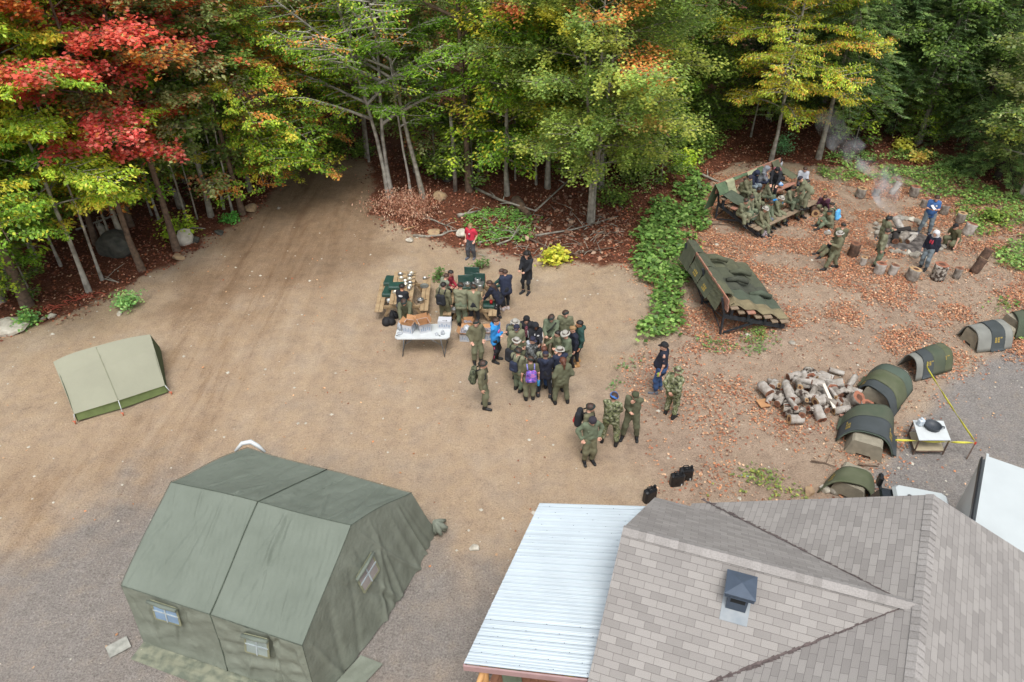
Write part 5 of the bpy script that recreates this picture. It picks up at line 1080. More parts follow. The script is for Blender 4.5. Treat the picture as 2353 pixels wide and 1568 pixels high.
RS = [(0, 430, 558, .42, ROCKW, 'egg shaped pale boulder at the foot of the brown maple', 1.0, .62), (0, 272, 580, .75, ROCKD, 'big dark round boulder between the left trunks', .8, 1), (0, 410, 593, .24, ROCKT, 'tan flat stone below the egg shaped boulder', .5, 1.5), (0, 28, 755, .5, ROCKW, 'large pale boulder at the far left edge of the sand', .5, 1.4), (0, 10, 745, .15, ROCKW, 'small pale stone above the large boulder at the far left', .7, 1),
      (0, 575, 484, .33, ROCKT, 'tan boulder where the track enters the wood', .7, 1), (0, 1012, 456, .34, ROCKT, 'tan boulder beside the broken trunk', .7, 1), (0, 1062, 542, .26, ROCKW, 'pale angular stone left of the child in the red shirt', .8, 1), (1, 680, 245, .3, ROCKT, 'brown stone half buried behind the sand mound', .6, 1), (1, 395, 333, .17, ROCKW, 'white stone on the sand bank above the picnic table', .8, 1), (0, 1090, 1261, .13, ROCKW, 'single white stone on the sand between tent and porch', .6, 1),
      (0, 450, 555, .2, ROCKD, 'dark stone right of the egg shaped boulder', .7, 1), (0, 505, 538, .22, ROCKD, 'dark stone by the green clump beside the track', .6, 1), (0, 275, 723, .12, ROCKW, 'white stone under the weedy clump', .7, 1), (0, 1030, 415, .3, ROCKD, 'grey stone behind the broken trunk', .7, 1), (7, 530, 1425, .17, ROCKT, 'tan stone left of the olive mat behind the roof', .7, 1), (7, 640, 1410, .14, ROCKW, 'white stone under the corner of the single olive mat', .8, 1), (7, 695, 1420, .13, ROCK, 'grey stone touching the last concrete block', .8, 1),
      (0, 640, 480, .1, ROCK, 'grey pebble on the bend of the dirt track', .6, 1), (0, 120, 728, .16, ROCKW, 'pale stone on the left bank among red straw', .6, 1), (0, 100, 735, .12, ROCK, 'grey stone on the left bank next to the pale one', .6, 1), (6, 320, 850, .17, ROCK, 'grey stone behind the sitting person by the fallen log', .8, 1), (5, 90, 450, .15, ROCKW, 'pale stone in the broad leaves behind the covered bleacher', .8, 1), (5, 1180, 1375, .11, ROCKW, 'white stone in front of the covered bleacher', .7, 1), (5, 1800, 1475, .12, ROCK, 'flat grey stone on the bare ground right of the covered bleacher', .4, 1), (5, 760, 112, .11, ROCKW, 'pale stone among the red leaves between the bleachers', .6, 1)]
for i, (n, x, y, s, m, lb, fl, sq) in enumerate(RS):
    c = GQ(n, x, y); rock((c.x, c.y, c.z + s * fl * .45), s, m, lb, 50 + i, fl, sq=sq, name='boulder' if s > .3 else 'rock')
rg = np.random.default_rng(9); VV = []; FF = []; n = 520
X = rg.uniform(-17, 18, n); Y = rg.uniform(7, 27, n); s = rg.uniform(.012, .045, n) * rg.choice([1, 1, 1, 1.6], n); oc = np.array([(1, 0, 0), (0, 1, 0), (-1, 0, 0), (0, -1, 0), (0, 0, .7), (0, 0, -.5)]) 
V = (oc[None] * rg.uniform(.6, 1.3, (n, 6, 1)) * s[:, None, None] + np.stack([X, Y, hnp(X, Y) + .01], -1)[:, None]).reshape(-1, 3)
F = np.concatenate([np.array([(0, 1, 4), (1, 2, 4), (2, 3, 4), (3, 0, 4)]) + 6 * i for i in range(n)])
link('pebbles', mesh_np('pebbles', V, F, ROCKW), kind='stuff')
# ---------------------------------------------------------------- fallen branches, stumps
def branch(pts, r, m, label, seed=0, twigs=4, cat='branch', name='fallen_branch'):
    rg = random.Random(seed); p = [GQ(*q[:3]) + Vector((0, 0, (q[3] if len(q) > 3 else .06))) for q in pts]; mb = MB(); k = len(p); mb.tube(p, [r * (1 - .6 * i / (k - 1)) for i in range(k)], 7)
    for i in range(twigs):
        t = rg.uniform(.2, .9) * (k - 1); a = lerp(p[int(t)], p[min(int(t) + 1, k - 1)], t % 1); d = Vector((rg.uniform(-1, 1), rg.uniform(-1, 1), rg.uniform(.0, .6))).normalized() * rg.uniform(.3, .9); mb.tube([a, a + d * .5 + Vector((0, 0, .04)), a + d], [r * .4, r * .3, r * .12], 5)
    return mb.build(name, m, label=label, cat=cat)
PB, DB = BARK['pale'], BARK['brown']
branch([(1, 440, 280), (1, 600, 290), (1, 760, 275), (1, 850, 230), (1, 1040, 215)], .06, PB, 'long curved grey branch on the bank behind the picnic tables', 1)
branch([(1, 500, 20), (1, 660, 100), (1, 850, 180)], .05, PB, 'grey branch slanting down out of the brown brush heap', 2)
branch([(1, 330, 215), (1, 460, 175)], .04, mat('fresh_branch', '#b89a70', .8), 'short light brown stick left of the brush heap', 3, 0)
branch([(1, 950, 65, .1), (1, 1050, 45, .12), (1, 1190, 5, .1)], .08, PB, 'broken pale branch with a cut end behind the child in red', 4, 2)
branch([(1, 1390, 385), (1, 1540, 330), (1, 1650, 240, .2)], .05, PB, 'forked grey branch right of the child in red', 5, 5)
branch([(1, 1180, 360), (1, 1330, 330)], .045, PB, 'short branch on the grass right of the child in red', 6, 1)
branch([(0, 1090, 435), (0, 1150, 470, .2), (0, 1230, 500, .3), (0, 1330, 420, .6)], .07, PB, 'arched dead branch crossing the brush behind the grass patch', 7, 6)
branch([(0, 1185, 470, .15), (0, 1215, 500, .15)], .28, mat('rotten_log', '#7a6450', .95, scale=5, col2='#4f4034', bump=.8), 'thick rotten brown log in the brush left of the maple stems', 8, 0, 'log', 'rotten_log')
branch([(0, 1190, 540), (0, 1300, 590), (0, 1420, 570)], .05, DB, 'dark branch along the bottom of the brush bank', 9, 5)
branch([(0, 1230, 545), (0, 1320, 530), (0, 1420, 500)], .05, PB, 'grey branch pointing right across the brush bank', 10, 5)
branch([(0, 1590, 395), (0, 1660, 425)], .09, PB, 'grey fallen log beneath the green bush by the bleacher', 11, 1)
branch([(0, 1600, 516), (0, 1690, 520)], .035, DB, 'thin dark stick in front of the bleacher corner', 12, 1)
branch([(8, 640, 680), (8, 1000, 545), (8, 1250, 420, .3)], .05, PB, 'pale branch leaning between the left trunks', 13, 4)
branch([(8, 1110, 400), (8, 1450, 310)], .1, PB, 'fallen trunk lying on the leaf litter behind the brown maple', 14, 1, 'fallen log', 'fallen_log')
branch([(8, 860, 1085), (8, 1000, 1120)], .035, PB, 'thin pale stick at the edge above the weedy clump', 15, 2)
branch([(8, 1500, 655), (8, 1720, 670)], .045, PB, 'pale stick by the dark stones at the wood edge', 16, 3)
branch([(7, 540, 1200), (7, 640, 1215), (7, 720, 1245)], .025, DB, 'thin curved twig above the single olive mat', 17, 1)
branch([(7, 890, 1225), (7, 1035, 1240)], .03, DB, 'reddish stick between the mat heaps', 18, 0)
for i, (x, y, h, lb) in enumerate([(905, 770, .9, 'jagged broken stump between the left trunks'), (1520, 480, .9, 'jagged pale stump behind the brown maple')]):
    c = GQ(8, x, y); mb = MB(); mb.tube([c, c + Vector((-.05, 0, h * .6)), c + Vector((-.12, 0, h * .8))], [.2, .15, .12], 9)
    for q in range(5): mb.tube([c + Vector((-.12 + .06 * math.cos(q), .06 * math.sin(q), h * .7)), c + Vector((-.14 + .07 * math.cos(q), .07 * math.sin(q), h * (.85 + .1 * (q % 3))))], [.05, .01], 5)
    mb.build('tree_stump', BARK['pale'], label=lb, cat='stump')
rs = MB(); rgx = random.Random(5)
for i in range(26):
    t = rgx.random(); a = GQ(8, 300 + 510 * t, 1385 - 190 * t + rgx.uniform(-18, 18)); d = Vector((rgx.uniform(-.5, .8), rgx.uniform(-.1, .35), 0)); rs.tube([a + Vector((0, 0, .04)), a + d * .4 + Vector((0, 0, .1)), a + d * .8 + Vector((0, 0, .04))], [.014, .016, .01], 4)
rs.build('red_straw_strip', mat('faded_red_net', '#a8503c', .8), label='strip of torn faded red netting along the left bank', cat='netting')
scatter('brush_litter', 2600, lambda x, y: sstep(-.1, .5, poly_sd(x, y, WP([(1150, 480), (1340, 440), (1480, 500), (1430, 600), (1280, 600), (1190, 570)]))), ['#8a6a55', '#a58a74', '#6f5040', '#94705a'], (.1, .28), 61, (-1, 9, 22, 34), flat=.8)
# twigs over the brush bank
tw = MB()
for i in range(150):
    a = G(rgx.uniform(1100, 1440), rgx.uniform(480, 595)); d = Vector((rgx.uniform(-1, 1), rgx.uniform(-1, 1), rgx.uniform(0, .5))) * rgx.uniform(.2, .7); tw.tube([a + Vector((0, 0, .05)), a + d * .5 + Vector((0, 0, .08)), a + d + Vector((0, 0, .05))], [.014, .01, .005], 4)
tw.build('dead_twigs', BARK['pale'], kind='stuff')
# ---------------------------------------------------------------- camp fire
ash = P(*Zp(6, 1230, 900)); ash.z = hz(ash.x, ash.y)
m = MB(); m.lathe([(1.15, -.02), (.9, .05), (.3, .09), (.02, .10)], 24, ash + Vector((0, 0, .02)), cap=False); m.build('ash_bed', mat('ash', '#6d6661', .95, scale=5, col2='#3a3532', contrast=.5, bump=.6), label='grey ash bed inside the stone ring', cat='ash')
for i, (x, y, d, L_, r, lb, bk) in enumerate([(1210, 870, (.8, .6, .3), .5, .15, 'short thick log with pale cut face on the fire', BK1), (1190, 790, (1, -.3, .4), .7, .1, 'charred log at the back of the fire', mat('char', '#2b2725', .9, var=.3)), (1170, 740, (-.3, .9, .5), .8, .13, 'pale smoking log pointing at the blue smoke', BK3), (1130, 880, (.4, 1, .1), .5, .12, 'dark log at the left of the fire', mat('char', '', .9)), (1290, 830, (.9, -.6, .2), .6, .07, 'thin grey stick at the right of the fire', BK3), (1310, 890, (.6, .5, .1), .5, .09, 'white ashed piece of wood in front of the fire', BK3)]):
    c = Q(6, x, y, .22); log('fire_log', (c.x, c.y, hz(c.x, c.y) + .24), d, L_, r, bk, END2 if i in (0, 2) else END1, 400 + i, lb)
# smoke: a soft bent plume
def smoke(name, path, dens, label):
    mb = MB(); mb.tube([p for p, r in path], [r for p, r in path], 18)
    ob = mb.build(name, [], kind='stuff'); m = bpy.data.materials.new(name); m.use_nodes = True; N = m.node_tree.nodes; L = m.node_tree.links; N.remove(N['Principled BSDF'])
    pv = N.new('ShaderNodeVolumePrincipled'); pv.inputs['Color'].default_value = (.84, .91, 1, 1); pv.inputs['Anisotropy'].default_value = 0
    tc = N.new('ShaderNodeTexCoord'); nz = N.new('ShaderNodeTexNoise'); nz.inputs['Scale'].default_value = .9; nz.inputs['Detail'].default_value = 5; nz.inputs['Distortion'].default_value = .6; L.new(tc.outputs['Object'], nz.inputs['Vector'])
    mr = N.new('ShaderNodeMapRange'); mr.inputs[1].default_value = .45; mr.inputs[2].default_value = .75; mr.inputs[3].default_value = 0; mr.inputs[4].default_value = dens; L.new(nz.outputs[0], mr.inputs[0]); sz = N.new('ShaderNodeSeparateXYZ'); L.new(tc.outputs['Object'], sz.inputs[0]); mh = N.new('ShaderNodeMapRange'); mh.inputs[1].default_value = 0; mh.inputs[2].default_value = 5.5; mh.inputs[3].default_value = 1.8; mh.inputs[4].default_value = .2; L.new(sz.outputs[2], mh.inputs[0]); mm_ = N.new('ShaderNodeMath'); mm_.operation = 'MULTIPLY'; L.new(mr.outputs[0], mm_.inputs[0]); L.new(mh.outputs[0], mm_.inputs[1]); L.new(mm_.outputs[0], pv.inputs['Density']); L.new(pv.outputs[0], N['Material Output'].inputs['Volume'])
    ob.data.materials.append(m)
def sm_(x, y, yy): return Pd(*Zp(6, x, y), yy)
y0 = ash.y
smoke('smoke', [(sm_(1170, 760, y0 + .1), .10), (sm_(1180, 640, y0 + .2), .2), (sm_(1130, 560, y0 + .4), .3), (sm_(1030, 450, y0 + .8), .42), (sm_(1010, 340, y0 + 1.5), .55), (sm_(1060, 230, y0 + 2.3), .55), (sm_(980, 100, y0 + 3.2), .5), (sm_(720, -60, y0 + 4.3), .5), (sm_(430, -300, y0 + 6), .6), (sm_(330, -480, y0 + 7), .6), (sm_(300, -640, y0 + 7.5), .45), (sm_(320, -780, y0 + 7.8), .12)], .8, '')
# ---------------------------------------------------------------- tables, boxes, pots
def wt(m, *a): return m
table = link('folding_table', None, loc=Q(1, 550, 1360), label='white plastic folding table with cartons on it', cat='table')
tc_ = [Q(1, 262, 1285, .74), Q(1, 880, 1265, .74), Q(1, 848, 1435, .74), Q(1, 222, 1440, .74)]; ctr = sum(tc_, Vector()) / 4
m = MB(); V = [p - table.location for p in tc_]; cx_ = sum(V, Vector()) / 4
def rr_(t, s): 
    out = []
    for i in range(4):
        a, b, c = V[i - 1], V[i], V[(i + 1) % 4]
        for q in (0, .33, .66, 1): p = b + (a - b).normalized() * .08 * (1 - q) + (c - b).normalized() * .08 * q; out.append(cx_ + (p - cx_) * s + Vector((0, 0, t)))
    return out
r0, r1_, r2_ = rr_(-.045, 1), rr_(-.008, 1), rr_(0, .985); m.add(r0 + r1_ + r2_, [tuple(range(16))[::-1], tuple(range(32, 48))] + [(l * 16 + i, l * 16 + (i + 1) % 16, l * 16 + 16 + (i + 1) % 16, l * 16 + 16 + i) for l in (0, 1) for i in range(16)]); m.build('tabletop', WHT, table)
for a, b, s in ((0, 3, .13), (1, 2, .13)):
    e = (V[1] - V[0]).normalized() * (1 if a == 0 else -1) * .22
    for q in (a, b):
        lb_ = MB(); top_ = lerp(V[q], cx_, .06) + e - Vector((0, 0, .05)); ft = lerp(V[q], cx_, .06) + e * .6; ft.z = .01; lb_.tube([top_, ft], .016, 6); lb_.tube([lerp(top_, ft, .35), top_ + e * 1.3], .01, 5); lb_.build('leg', mat('grey_steel', '#6d6f70', .5, metallic=.4), table)
    lb_ = MB(); p, q_ = lerp(V[a], cx_, .06) + e * .6, lerp(V[b], cx_, .06) + e * .6; p.z = q_.z = .1; lb_.tube([p, q_], .012, 5); lb_.build('leg_brace', MATS['grey_steel'], table)
PRINT = mat('grey_blue_print', '#8d9cad', .8, var=.1); CWH = mat('white_card', '#bcbec2', .8, var=.03); FILL = mat('plastic_bags', '#a6a4a8', .3, scale=30, col2='#5f5a62', contrast=.6, bump=.8, bscale=25)
PLG = mat('clear_plastic', '#bfc4c8', .2, scale=14, col2='#8f959b', contrast=.7, bump=.6, bscale=14)
def carton(c, w, d, h, rz, label, open_=True, flaps=(1.9, 1.9, 1.2, .3), fill=None, col=CWH, prt=True):
    r = link('carton', None, loc=c, rot=(0, 0, rz), label=label, cat='carton'); t = .012; m = MB()
    for sx, dx, dy, X, Y in ((0, w, t, 0, -d / 2), (0, w, t, 0, d / 2), (0, t, d - 2 * t, -w / 2 + t / 2, 0), (0, t, d - 2 * t, w / 2 - t / 2, 0)): m.box((X, Y, h / 2), (dx, dy, h))
    m.box((0, 0, .01), (w - .03, d - .03, .015)); 
    if not open_: m.box((0, 0, h + .003), (w + .003, d + .014, .008))
    m.build('box_body', col, r); 
    if open_:
        m = MB()
        for X, Y, L_ in ((0, -d / 2 + .016, w - .03), (0, d / 2 - .016, w - .03)): m.box((X, Y, h / 2 + .005), (L_, .004, h - .01))
        for X in (-w / 2 + .016, w / 2 - .016): m.box((X, 0, h / 2 + .005), (.004, d - .035, h - .01))
        m.build('lining', CARD, r)
        for i, a in enumerate(flaps):
            m = MB(); ln = (d if i < 2 else w) * .45
            if i < 2: s = -1 if i == 0 else 1; m.add([(-w / 2, s * d / 2, h), (w / 2, s * d / 2, h), (w / 2, s * (d / 2 - ln * math.cos(a)), h + ln * math.sin(a)), (-w / 2, s * (d / 2 - ln * math.cos(a)), h + ln * math.sin(a))], [(0, 1, 2, 3)])
            else: s = -1 if i == 2 else 1; m.add([(s * w / 2, -d / 2, h), (s * w / 2, d / 2, h), (s * (w / 2 - ln * math.cos(a)), d / 2, h + ln * math.sin(a)), (s * (w / 2 - ln * math.cos(a)), -d / 2, h + ln * math.sin(a))], [(0, 1, 2, 3)])
            f = m.build('flap', CARD, r); so = f.modifiers.new('s', 'SOLIDIFY'); so.thickness = .006
    if prt:
        m = MB(); rg_ = random.Random(int(w * 999))
        for i in range(5): m.box((-w * .36 + i * w * .18, -d / 2 - .008, h * (.4 + .1 * (i % 2))), (w * .1, .004, h * rg_.uniform(.3, .5)))
        for i in range(3): m.box((w / 2 + .002, -d * .3 + i * d * .3, h * .5), (.004, d * .14, h * .4))
        m.build('print', PRINT, r)
    if fill:
        m = MB(); rg_ = random.Random(3)
        for i in range(14): 
            X, Y = rg_.uniform(-w * .36, w * .36), rg_.uniform(-d * .36, d * .36); m.box((X, Y, h * .75 + rg_.uniform(0, .07)), (.1, .14, .05), Matrix.Rotation(rg_.uniform(0, 3), 3, 'Z') @ Matrix.Rotation(rg_.uniform(-.5, .5), 3, 'X'), bev=.015)
        m.build('bagged_packs', fill, r)
    return r
def on(n, x, y, z=.74): return Q(n, x, y, z)
carton(on(1, 395, 1350), .30, .34, .30, -.28, 'open white carton at the left of the folding table', flaps=(1.9, 2.1, 2.4, 2.2))
carton(on(1, 560, 1335), .34, .36, .30, .38, 'open white carton tilted in the middle of the folding table', flaps=(2.5, 1.7, 2.3, 1.9))
carton(on(1, 800, 1300), .40, .26, .26, -.05, 'closed white carton at the right end of the folding table', open_=False)
carton(Q(1, 1030, 1440), .30, .34, .28, -.1, 'open carton of bagged packs on the sand beside the folding table', flaps=(2.3, 2.3, 2.3, 2.3), fill=FILL)
carton(Q(1, 1070, 1345), .30, .30, .28, .1, 'open brown carton behind the carton of bagged packs', flaps=(1.7, 1.7, 2.0, 1.9), fill=FILL, col=CARD, prt=False)
carton(Q(1, 1285, 1430), .34, .30, .28, .05, 'open carton of bagged packs between the standing person and the blue hoodie', flaps=(2.4, 2.2, 2.0, 2.0), fill=FILL)
def lump(name, c, s, m, label, seed, n=6, cat='bag', h=1.0):
    rg_ = random.Random(seed); mb = MB()
    for i in range(n):
        a = rg_.uniform(0, 6.28); p = Vector((math.cos(a) * s * .35, math.sin(a) * s * .35, 0)); mb.tube([p, p * .8 + Vector((0, 0, s * .4 * h)), p * .2 + Vector((rg_.uniform(-.2, .2) * s, rg_.uniform(-.2, .2) * s, s * h * rg_.uniform(.7, 1)))], [s * .38, s * .42, s * .1], 8)
    return mb.build(name, m, loc=c, label=label, cat=cat)
lump('plastic_bag', on(1, 295, 1330), .16, PLG, 'clear plastic bag of packs at the far left corner of the folding table', 1, h=2.0)
lump('plastic_bag', on(1, 285, 1385), .12, PLG, 'flat clear plastic bag near the left corner of the folding table', 2, h=.4)
lump('plastic_bag', on(1, 775, 1385), .10, PLG, 'clear bag of packs in front of the closed carton', 3, h=1.6)
lump('plastic_bag', on(1, 700, 1395), .09, PLG, 'small pale blue plastic bag left of the closed carton', 4, h=.6)
lump('plastic_bag', Q(1, 1050, 1340, .25), .2, PLG, 'large clear bag heaped over the open brown carton', 5, h=1)
m = MB(); a = on(1, 250, 1408, .75); m.tube([a, a + Vector((.1, -.02, 0))], .006, 5); m.lathe([(.02, 0), (.02, .01)], 8, a); m.build('scissors', BLK, label='dark scissors on the left edge of the folding table', cat='scissors')
m = MB(); a = on(1, 740, 1410, .75); m.tube([a, a + Vector((-.1, .1, .0))], .006, 5); m.lathe([(.02, 0), (.02, .012)], 8, a); m.build('knife', BLK, label='dark knife in front of the plastic bags on the folding table', cat='knife')
m = MB(); a = on(1, 770, 1235, 1.01); m.tube([a, a + Vector((.12, -.02, 0))], .006, 5); m.lathe([(.02, 0), (.02, .012)], 8, a + Vector((.12, -.02, 0))); m.build('tape_cutter', BLK, label='dark cutter lying on the closed carton', cat='cutter')
def picnic(o, ax, L_, label, W_=.76):
    ax = Vector((*ax, 0)).normalized(); s = Vector((ax.y, -ax.x, 0)); r = link('picnic_table', None, loc=o, label=label, cat='picnic table')
    def Wt(a, b, z): return ax * a + s * b + Vector((0, 0, z))
    m = MB(); 
    for i in range(5): b = (i - 2) * W_ / 5; m.bar(Wt(-L_ / 2, b, .72), Wt(L_ / 2, b, .72), W_ / 5 - .012, .035, bev=.006)
    m.build('tabletop', WOOD_P, r)
    for q in (-1, 1):
        m = MB(); 
        for i in (-.5, .5): m.bar(Wt(-L_ / 2, q * .74 + i * .14, .44), Wt(L_ / 2, q * .74 + i * .14, .44), .13, .035, bev=.006)
        m.build('bench', WOOD_P, r)
    for a in (-.33, .33):
        m = MB(); m.bar(Wt(a * L_, -.86, .39), Wt(a * L_, .86, .39), .04, .1); m.bar(Wt(a * L_, -.36, .67), Wt(a * L_, .36, .67), .04, .08)
        for q in (-1, 1): m.bar(Wt(a * L_ + .03, q * .62, 0), Wt(a * L_ + .03, q * .24, .7), .04, .09)
        m.build('leg_frame', WOOD_P, r)
    return r, (lambda a, b, z=.74: Wt(a, b, z) + r.location)
na, nb = Q(1, 290, 1042, .74), Q(1, 348, 672, .74); L1 = (nb - na).length; o1 = (na + nb) / 2; o1.z = 0
PT1, WP1 = picnic(o1, (nb - na)[:2], L1, 'wooden picnic table covered with mess tins and bowls, left of the cooks')
na, nb = Q(1, 1075, 1090, .74), Q(1, 1130, 700, .74); o2 = (na + nb) / 2; o2.z = 0
PT2, WP2 = picnic(o2, (nb - na)[:2], (nb - na).length, 'picnic table carrying camp stoves in the middle of the group of cooks')
STOVE = mat('stove_green', '#2b4a42', .35, var=.08, coat=.2)
def stove(c, rz, label, lid=True, open_=True):
    r = link('camp_stove', None, loc=c, rot=(0, 0, rz), label=label, cat='camp stove'); m = MB(); m.box((0, 0, .06), (.52, .32, .12), bev=.02); m.build('case', STOVE, r)
    if open_:
        m = MB(); m.box((0, .155, .26), (.52, .03, .3), bev=.01); m.build('lid', STOVE, r)
        m = MB(); m.box((0, 0, .126), (.46, .26, .006))
        for q in (-.12, .12): m.lathe([(.06, .128), (.06, .14), (.03, .14)], 10, (q, 0, 0))
        m.build('burner_grid', ALU, r)
    else:
        m = MB(); m.box((0, 0, .128), (.5, .3, .03), bev=.012); m.tube([(-.08, -.18, .06), (-.06, -.2, .06), (.06, -.2, .06), (.08, -.18, .06)], .008, 5); m.build('lid', STOVE, r)
def pot(c, r_, h, label, lid=False, m=ALU, name='pot', cat='pot', handle=True):
    r = link(name, None, loc=c, label=label, cat=cat); mb = MB(); mb.lathe([(r_ * .9, 0), (r_, .02), (r_, h), (r_ * 1.04, h + .004), (r_ * .95, h + .002), (r_ * .93, .03), (.01, .025)], 18, cap=False); mb.build('bowl', m, r)
    if lid: mb = MB(); mb.lathe([(r_ * 1.02, h + .006), (r_ * .6, h + .03), (.02, h + .035), (.02, h + .055), (.005, h + .058)], 16, cap=False); mb.build('lid', m, r)
    if handle: mb = MB(); mb.tube([(r_, 0, h * .7), (r_ + .1, .02, h * .75)], .009, 5); mb.build('handle', BLK, r)
CR = mat('cream_steel', '#c9c4b4', .3, metallic=.5)
spots1 = [(290, 700, 'mess bowl at the far left corner of the picnic table'), (415, 690, 'mess bowl at the far right corner of the picnic table'), (300, 745, 'second mess bowl from the far left corner'), (400, 715, 'mess bowl touching the far right one'), (395, 755, 'mess bowl third from the far right corner'), (345, 790, 'small pot in the middle of the picnic table'), (400, 800, 'mess bowl beside the small pot'), (350, 825, 'stacked pot behind the person in the black T-shirt'), (400, 835, 'mess bowl at the right edge level with the stove lid'), (390, 870, 'steel pot right of the black T-shirt'), (232, 905, 'mess bowl left of the black T-shirt')]
for i, (x, y, lb) in enumerate(spots1): pot(on(1, x, y + 15), .085 if i not in (5, 7, 9) else .075, .05 if i not in (5, 7, 9) else .1, lb, m=CR if i % 3 else ALU, name='mess_bowl' if i not in (5, 7, 9) else 'pot', cat='bowl' if i not in (5, 7, 9) else 'pot')
pot(on(1, 562, 845, .46), .15, .03, 'large steel plate on the right bench of the picnic table', name='steel_plate', cat='plate', handle=False); pot(on(1, 568, 762, .46), .07, .06, 'small steel mug at the far end of the right bench', name='mug', cat='mug'); pot(on(1, 520, 1025, .46), .11, .12, 'lidded pot near the near end of the right bench', lid=True)
stove(on(1, 165, 800, .46), 1.5, 'closed green camp stove at the far end of the left bench', open_=False); stove(on(1, 150, 925, .46), 1.5, 'closed green camp stove nearer on the left bench', open_=False); stove(on(1, 245, 860), .05, 'closed green camp stove on the picnic table left of the black T-shirt', open_=False)
pot(on(1, 160, 1020, .46), .07, .08, 'white enamel pot on the near end of the left bench', m=WHT)
stove(on(1, 1100, 770), -.1, 'open green camp stove with raised lid at the far end of the cooks table'); stove(on(1, 1165, 840), -.1, 'open green camp stove in front of the raised lid'); stove(on(1, 1040, 860), .1, 'open green camp stove beside the red jacket', open_=True)
pot(on(1, 1170, 735, .88), .11, .1, 'lidded pot on the far stove', lid=True); pot(on(1, 1172, 790, .88), .11, .1, 'steaming pot on the near stove'); pot(on(1, 1057, 835, .88), .1, .1, 'pot between the red jacket and the berets', lid=True)
stove(Q(1, 1320, 1075, .44), -.05, 'green camp stove case on the right bench of the cooks table', open_=False)
m = MB(); m.tube([(0, 0, 0), (0, 0, .26)], .07, 12); m.build('gas_bottle', mat('red_paint', '#b02a2a', .3), loc=on(1, 1240, 800), label='red gas bottle at the right edge of the cooks table', cat='gas bottle'); m = MB(); m.tube([(0, 0, 0), (0, 0, .12)], .05, 12); m.build('gas_canister', mat('red_paint', '', .3), loc=on(1, 1325, 1040, .6), label='small red canister on the green case under the girl in the dark jacket', cat='canister')
pot(Q(1, 905, 1130, .44), .12, .12, 'large shiny pot on the left bench of the cooks table', lid=True)
m = MB(); m.box((0, 0, .13), (.16, .22, .26), bev=.03); m.build('roll_of_foil', ALU, loc=on(1, 1200, 890), label='shiny metal box in front of the stoves', cat='box')
lump('black_bag', Q(1, 160, 1270), .32, mat('black_cloth', '#1d1e21', .8, scale=8, var=.25), 'black rucksack slumped on the sand by the left bench', 7, cat='backpack', h=.9)
lump('black_bag', Q(1, 215, 1200), .24, mat('black_cloth', '', .8), 'black bag under the bending person', 8, h=1.2); lump('black_bag', Q(1, 905, 1180), .24, mat('black_cloth', '', .8), 'black bag on the sand behind the persons at the cooks table', 9, h=.6)
shrub(1008, 640, .5, .3, 160, [['#5a8040', '#6f9450']], 'small leafy twig by the left of the cooks table', 'leafy_twig', 31, size=.09); shrub(1105, 618, .5, .4, 160, [['#5a8040', '#6f9450']], 'small green branch at the far end of the cooks table', 'leafy_branch', 32, size=.09)
# small table with basin, tape and stake
t2 = link('small_table', None, loc=Q(7, 1430, 1040), label='small low table with a white top on the gravel', cat='table')
cs = [Q(7, 1295, 888, .55), Q(7, 1520, 893, .55), Q(7, 1575, 1035, .55), Q(7, 1340, 1035, .55)]; V = [p - t2.location for p in cs]
m = MB(); m.add(V + [p - Vector((0, 0, .02)) for p in V], [(3, 2, 1, 0), (4, 5, 6, 7), (0, 1, 5, 4), (1, 2, 6, 5), (2, 3, 7, 6), (3, 0, 4, 7)]); m.build('tabletop', WHT, t2)
cc_ = sum(V, Vector()) / 4
RUST = mat('rusty_steel', '#6f5a4c', .8, scale=8, col2='#4a3c34')
for p in V:
    m = MB(); a = lerp(p, cc_, .06) - Vector((0, 0, .03)); b = Vector((a.x, a.y, .01)); m.bar(a, b, .03, .03); m.build('leg', RUST, t2)
m = MB(); ls = [lerp(p, cc_, .06) for p in V]
for i in range(4): a, b = Vector((ls[i].x, ls[i].y, .12)), Vector((ls[(i + 1) % 4].x, ls[(i + 1) % 4].y, .12)); m.bar(a, b, .03, .03); a, b = a + Vector((0, 0, .4)), b + Vector((0, 0, .4)); m.bar(a, b, .03, .03)
m.build('frame', RUST, t2); m = MB(); m.add([Vector((p.x, p.y, .15)) for p in ls], [(0, 1, 2, 3)]); so = m.build('shelf', mat('pale_board', '#a89c82', .8), t2)
bs = on(7, 1435, 945, .55); r = link('basin', None, loc=bs, label='round black rubber basin on the small white table', cat='basin'); m = MB(); m.lathe([(.16, 0), (.195, .02), (.205, .1), (.215, .11), (.205, .115), (.19, .1), (.18, .03), (.01, .025)], 28, cap=False); m.build('bowl', mat('black_rubber', '#3b4046', .55, var=.1), r); m = MB(); m.tube([(.2, -.04, .1), (.27, -.06, .09), (.26, -.1, .08), (.19, -.09, .09)], .014, 6); m.build('handle', mat('black_rubber', '', .5), r)
m = MB(); m.box((0, 0, .11), (.16, .14, .2), bev=.03); m.tube([(-.03, 0, .2), (-.03, 0, .27)], .025, 8); m.build('water_jug', mat('clear_jug', '#c2ccd4', .2, scale=5, var=.1), loc=on(7, 1345, 925, .55), rot=(0, 0, .3), label='clear plastic jug beside the black basin', cat='jug')
sk = Q(7, 1690, 1175); tp_ = Q(7, 1755, 1055, .95); tp_ = Pd(*Zp(7, 1758, 1052), sk.y + .12)
r = link('metal_stake', None, loc=sk, label='leaning dark metal stake with a red top holding the yellow tape', cat='stake'); m = MB(); m.bar(Vector((0, 0, 0)), tp_ - sk, .03, .03); m.build('stake', RUST, r); m = MB(); e = tp_ - sk; m.bar(e * .9, e * 1.02, .05, .05); m.build('red_cap', mat('red_paint', '', .3), r)
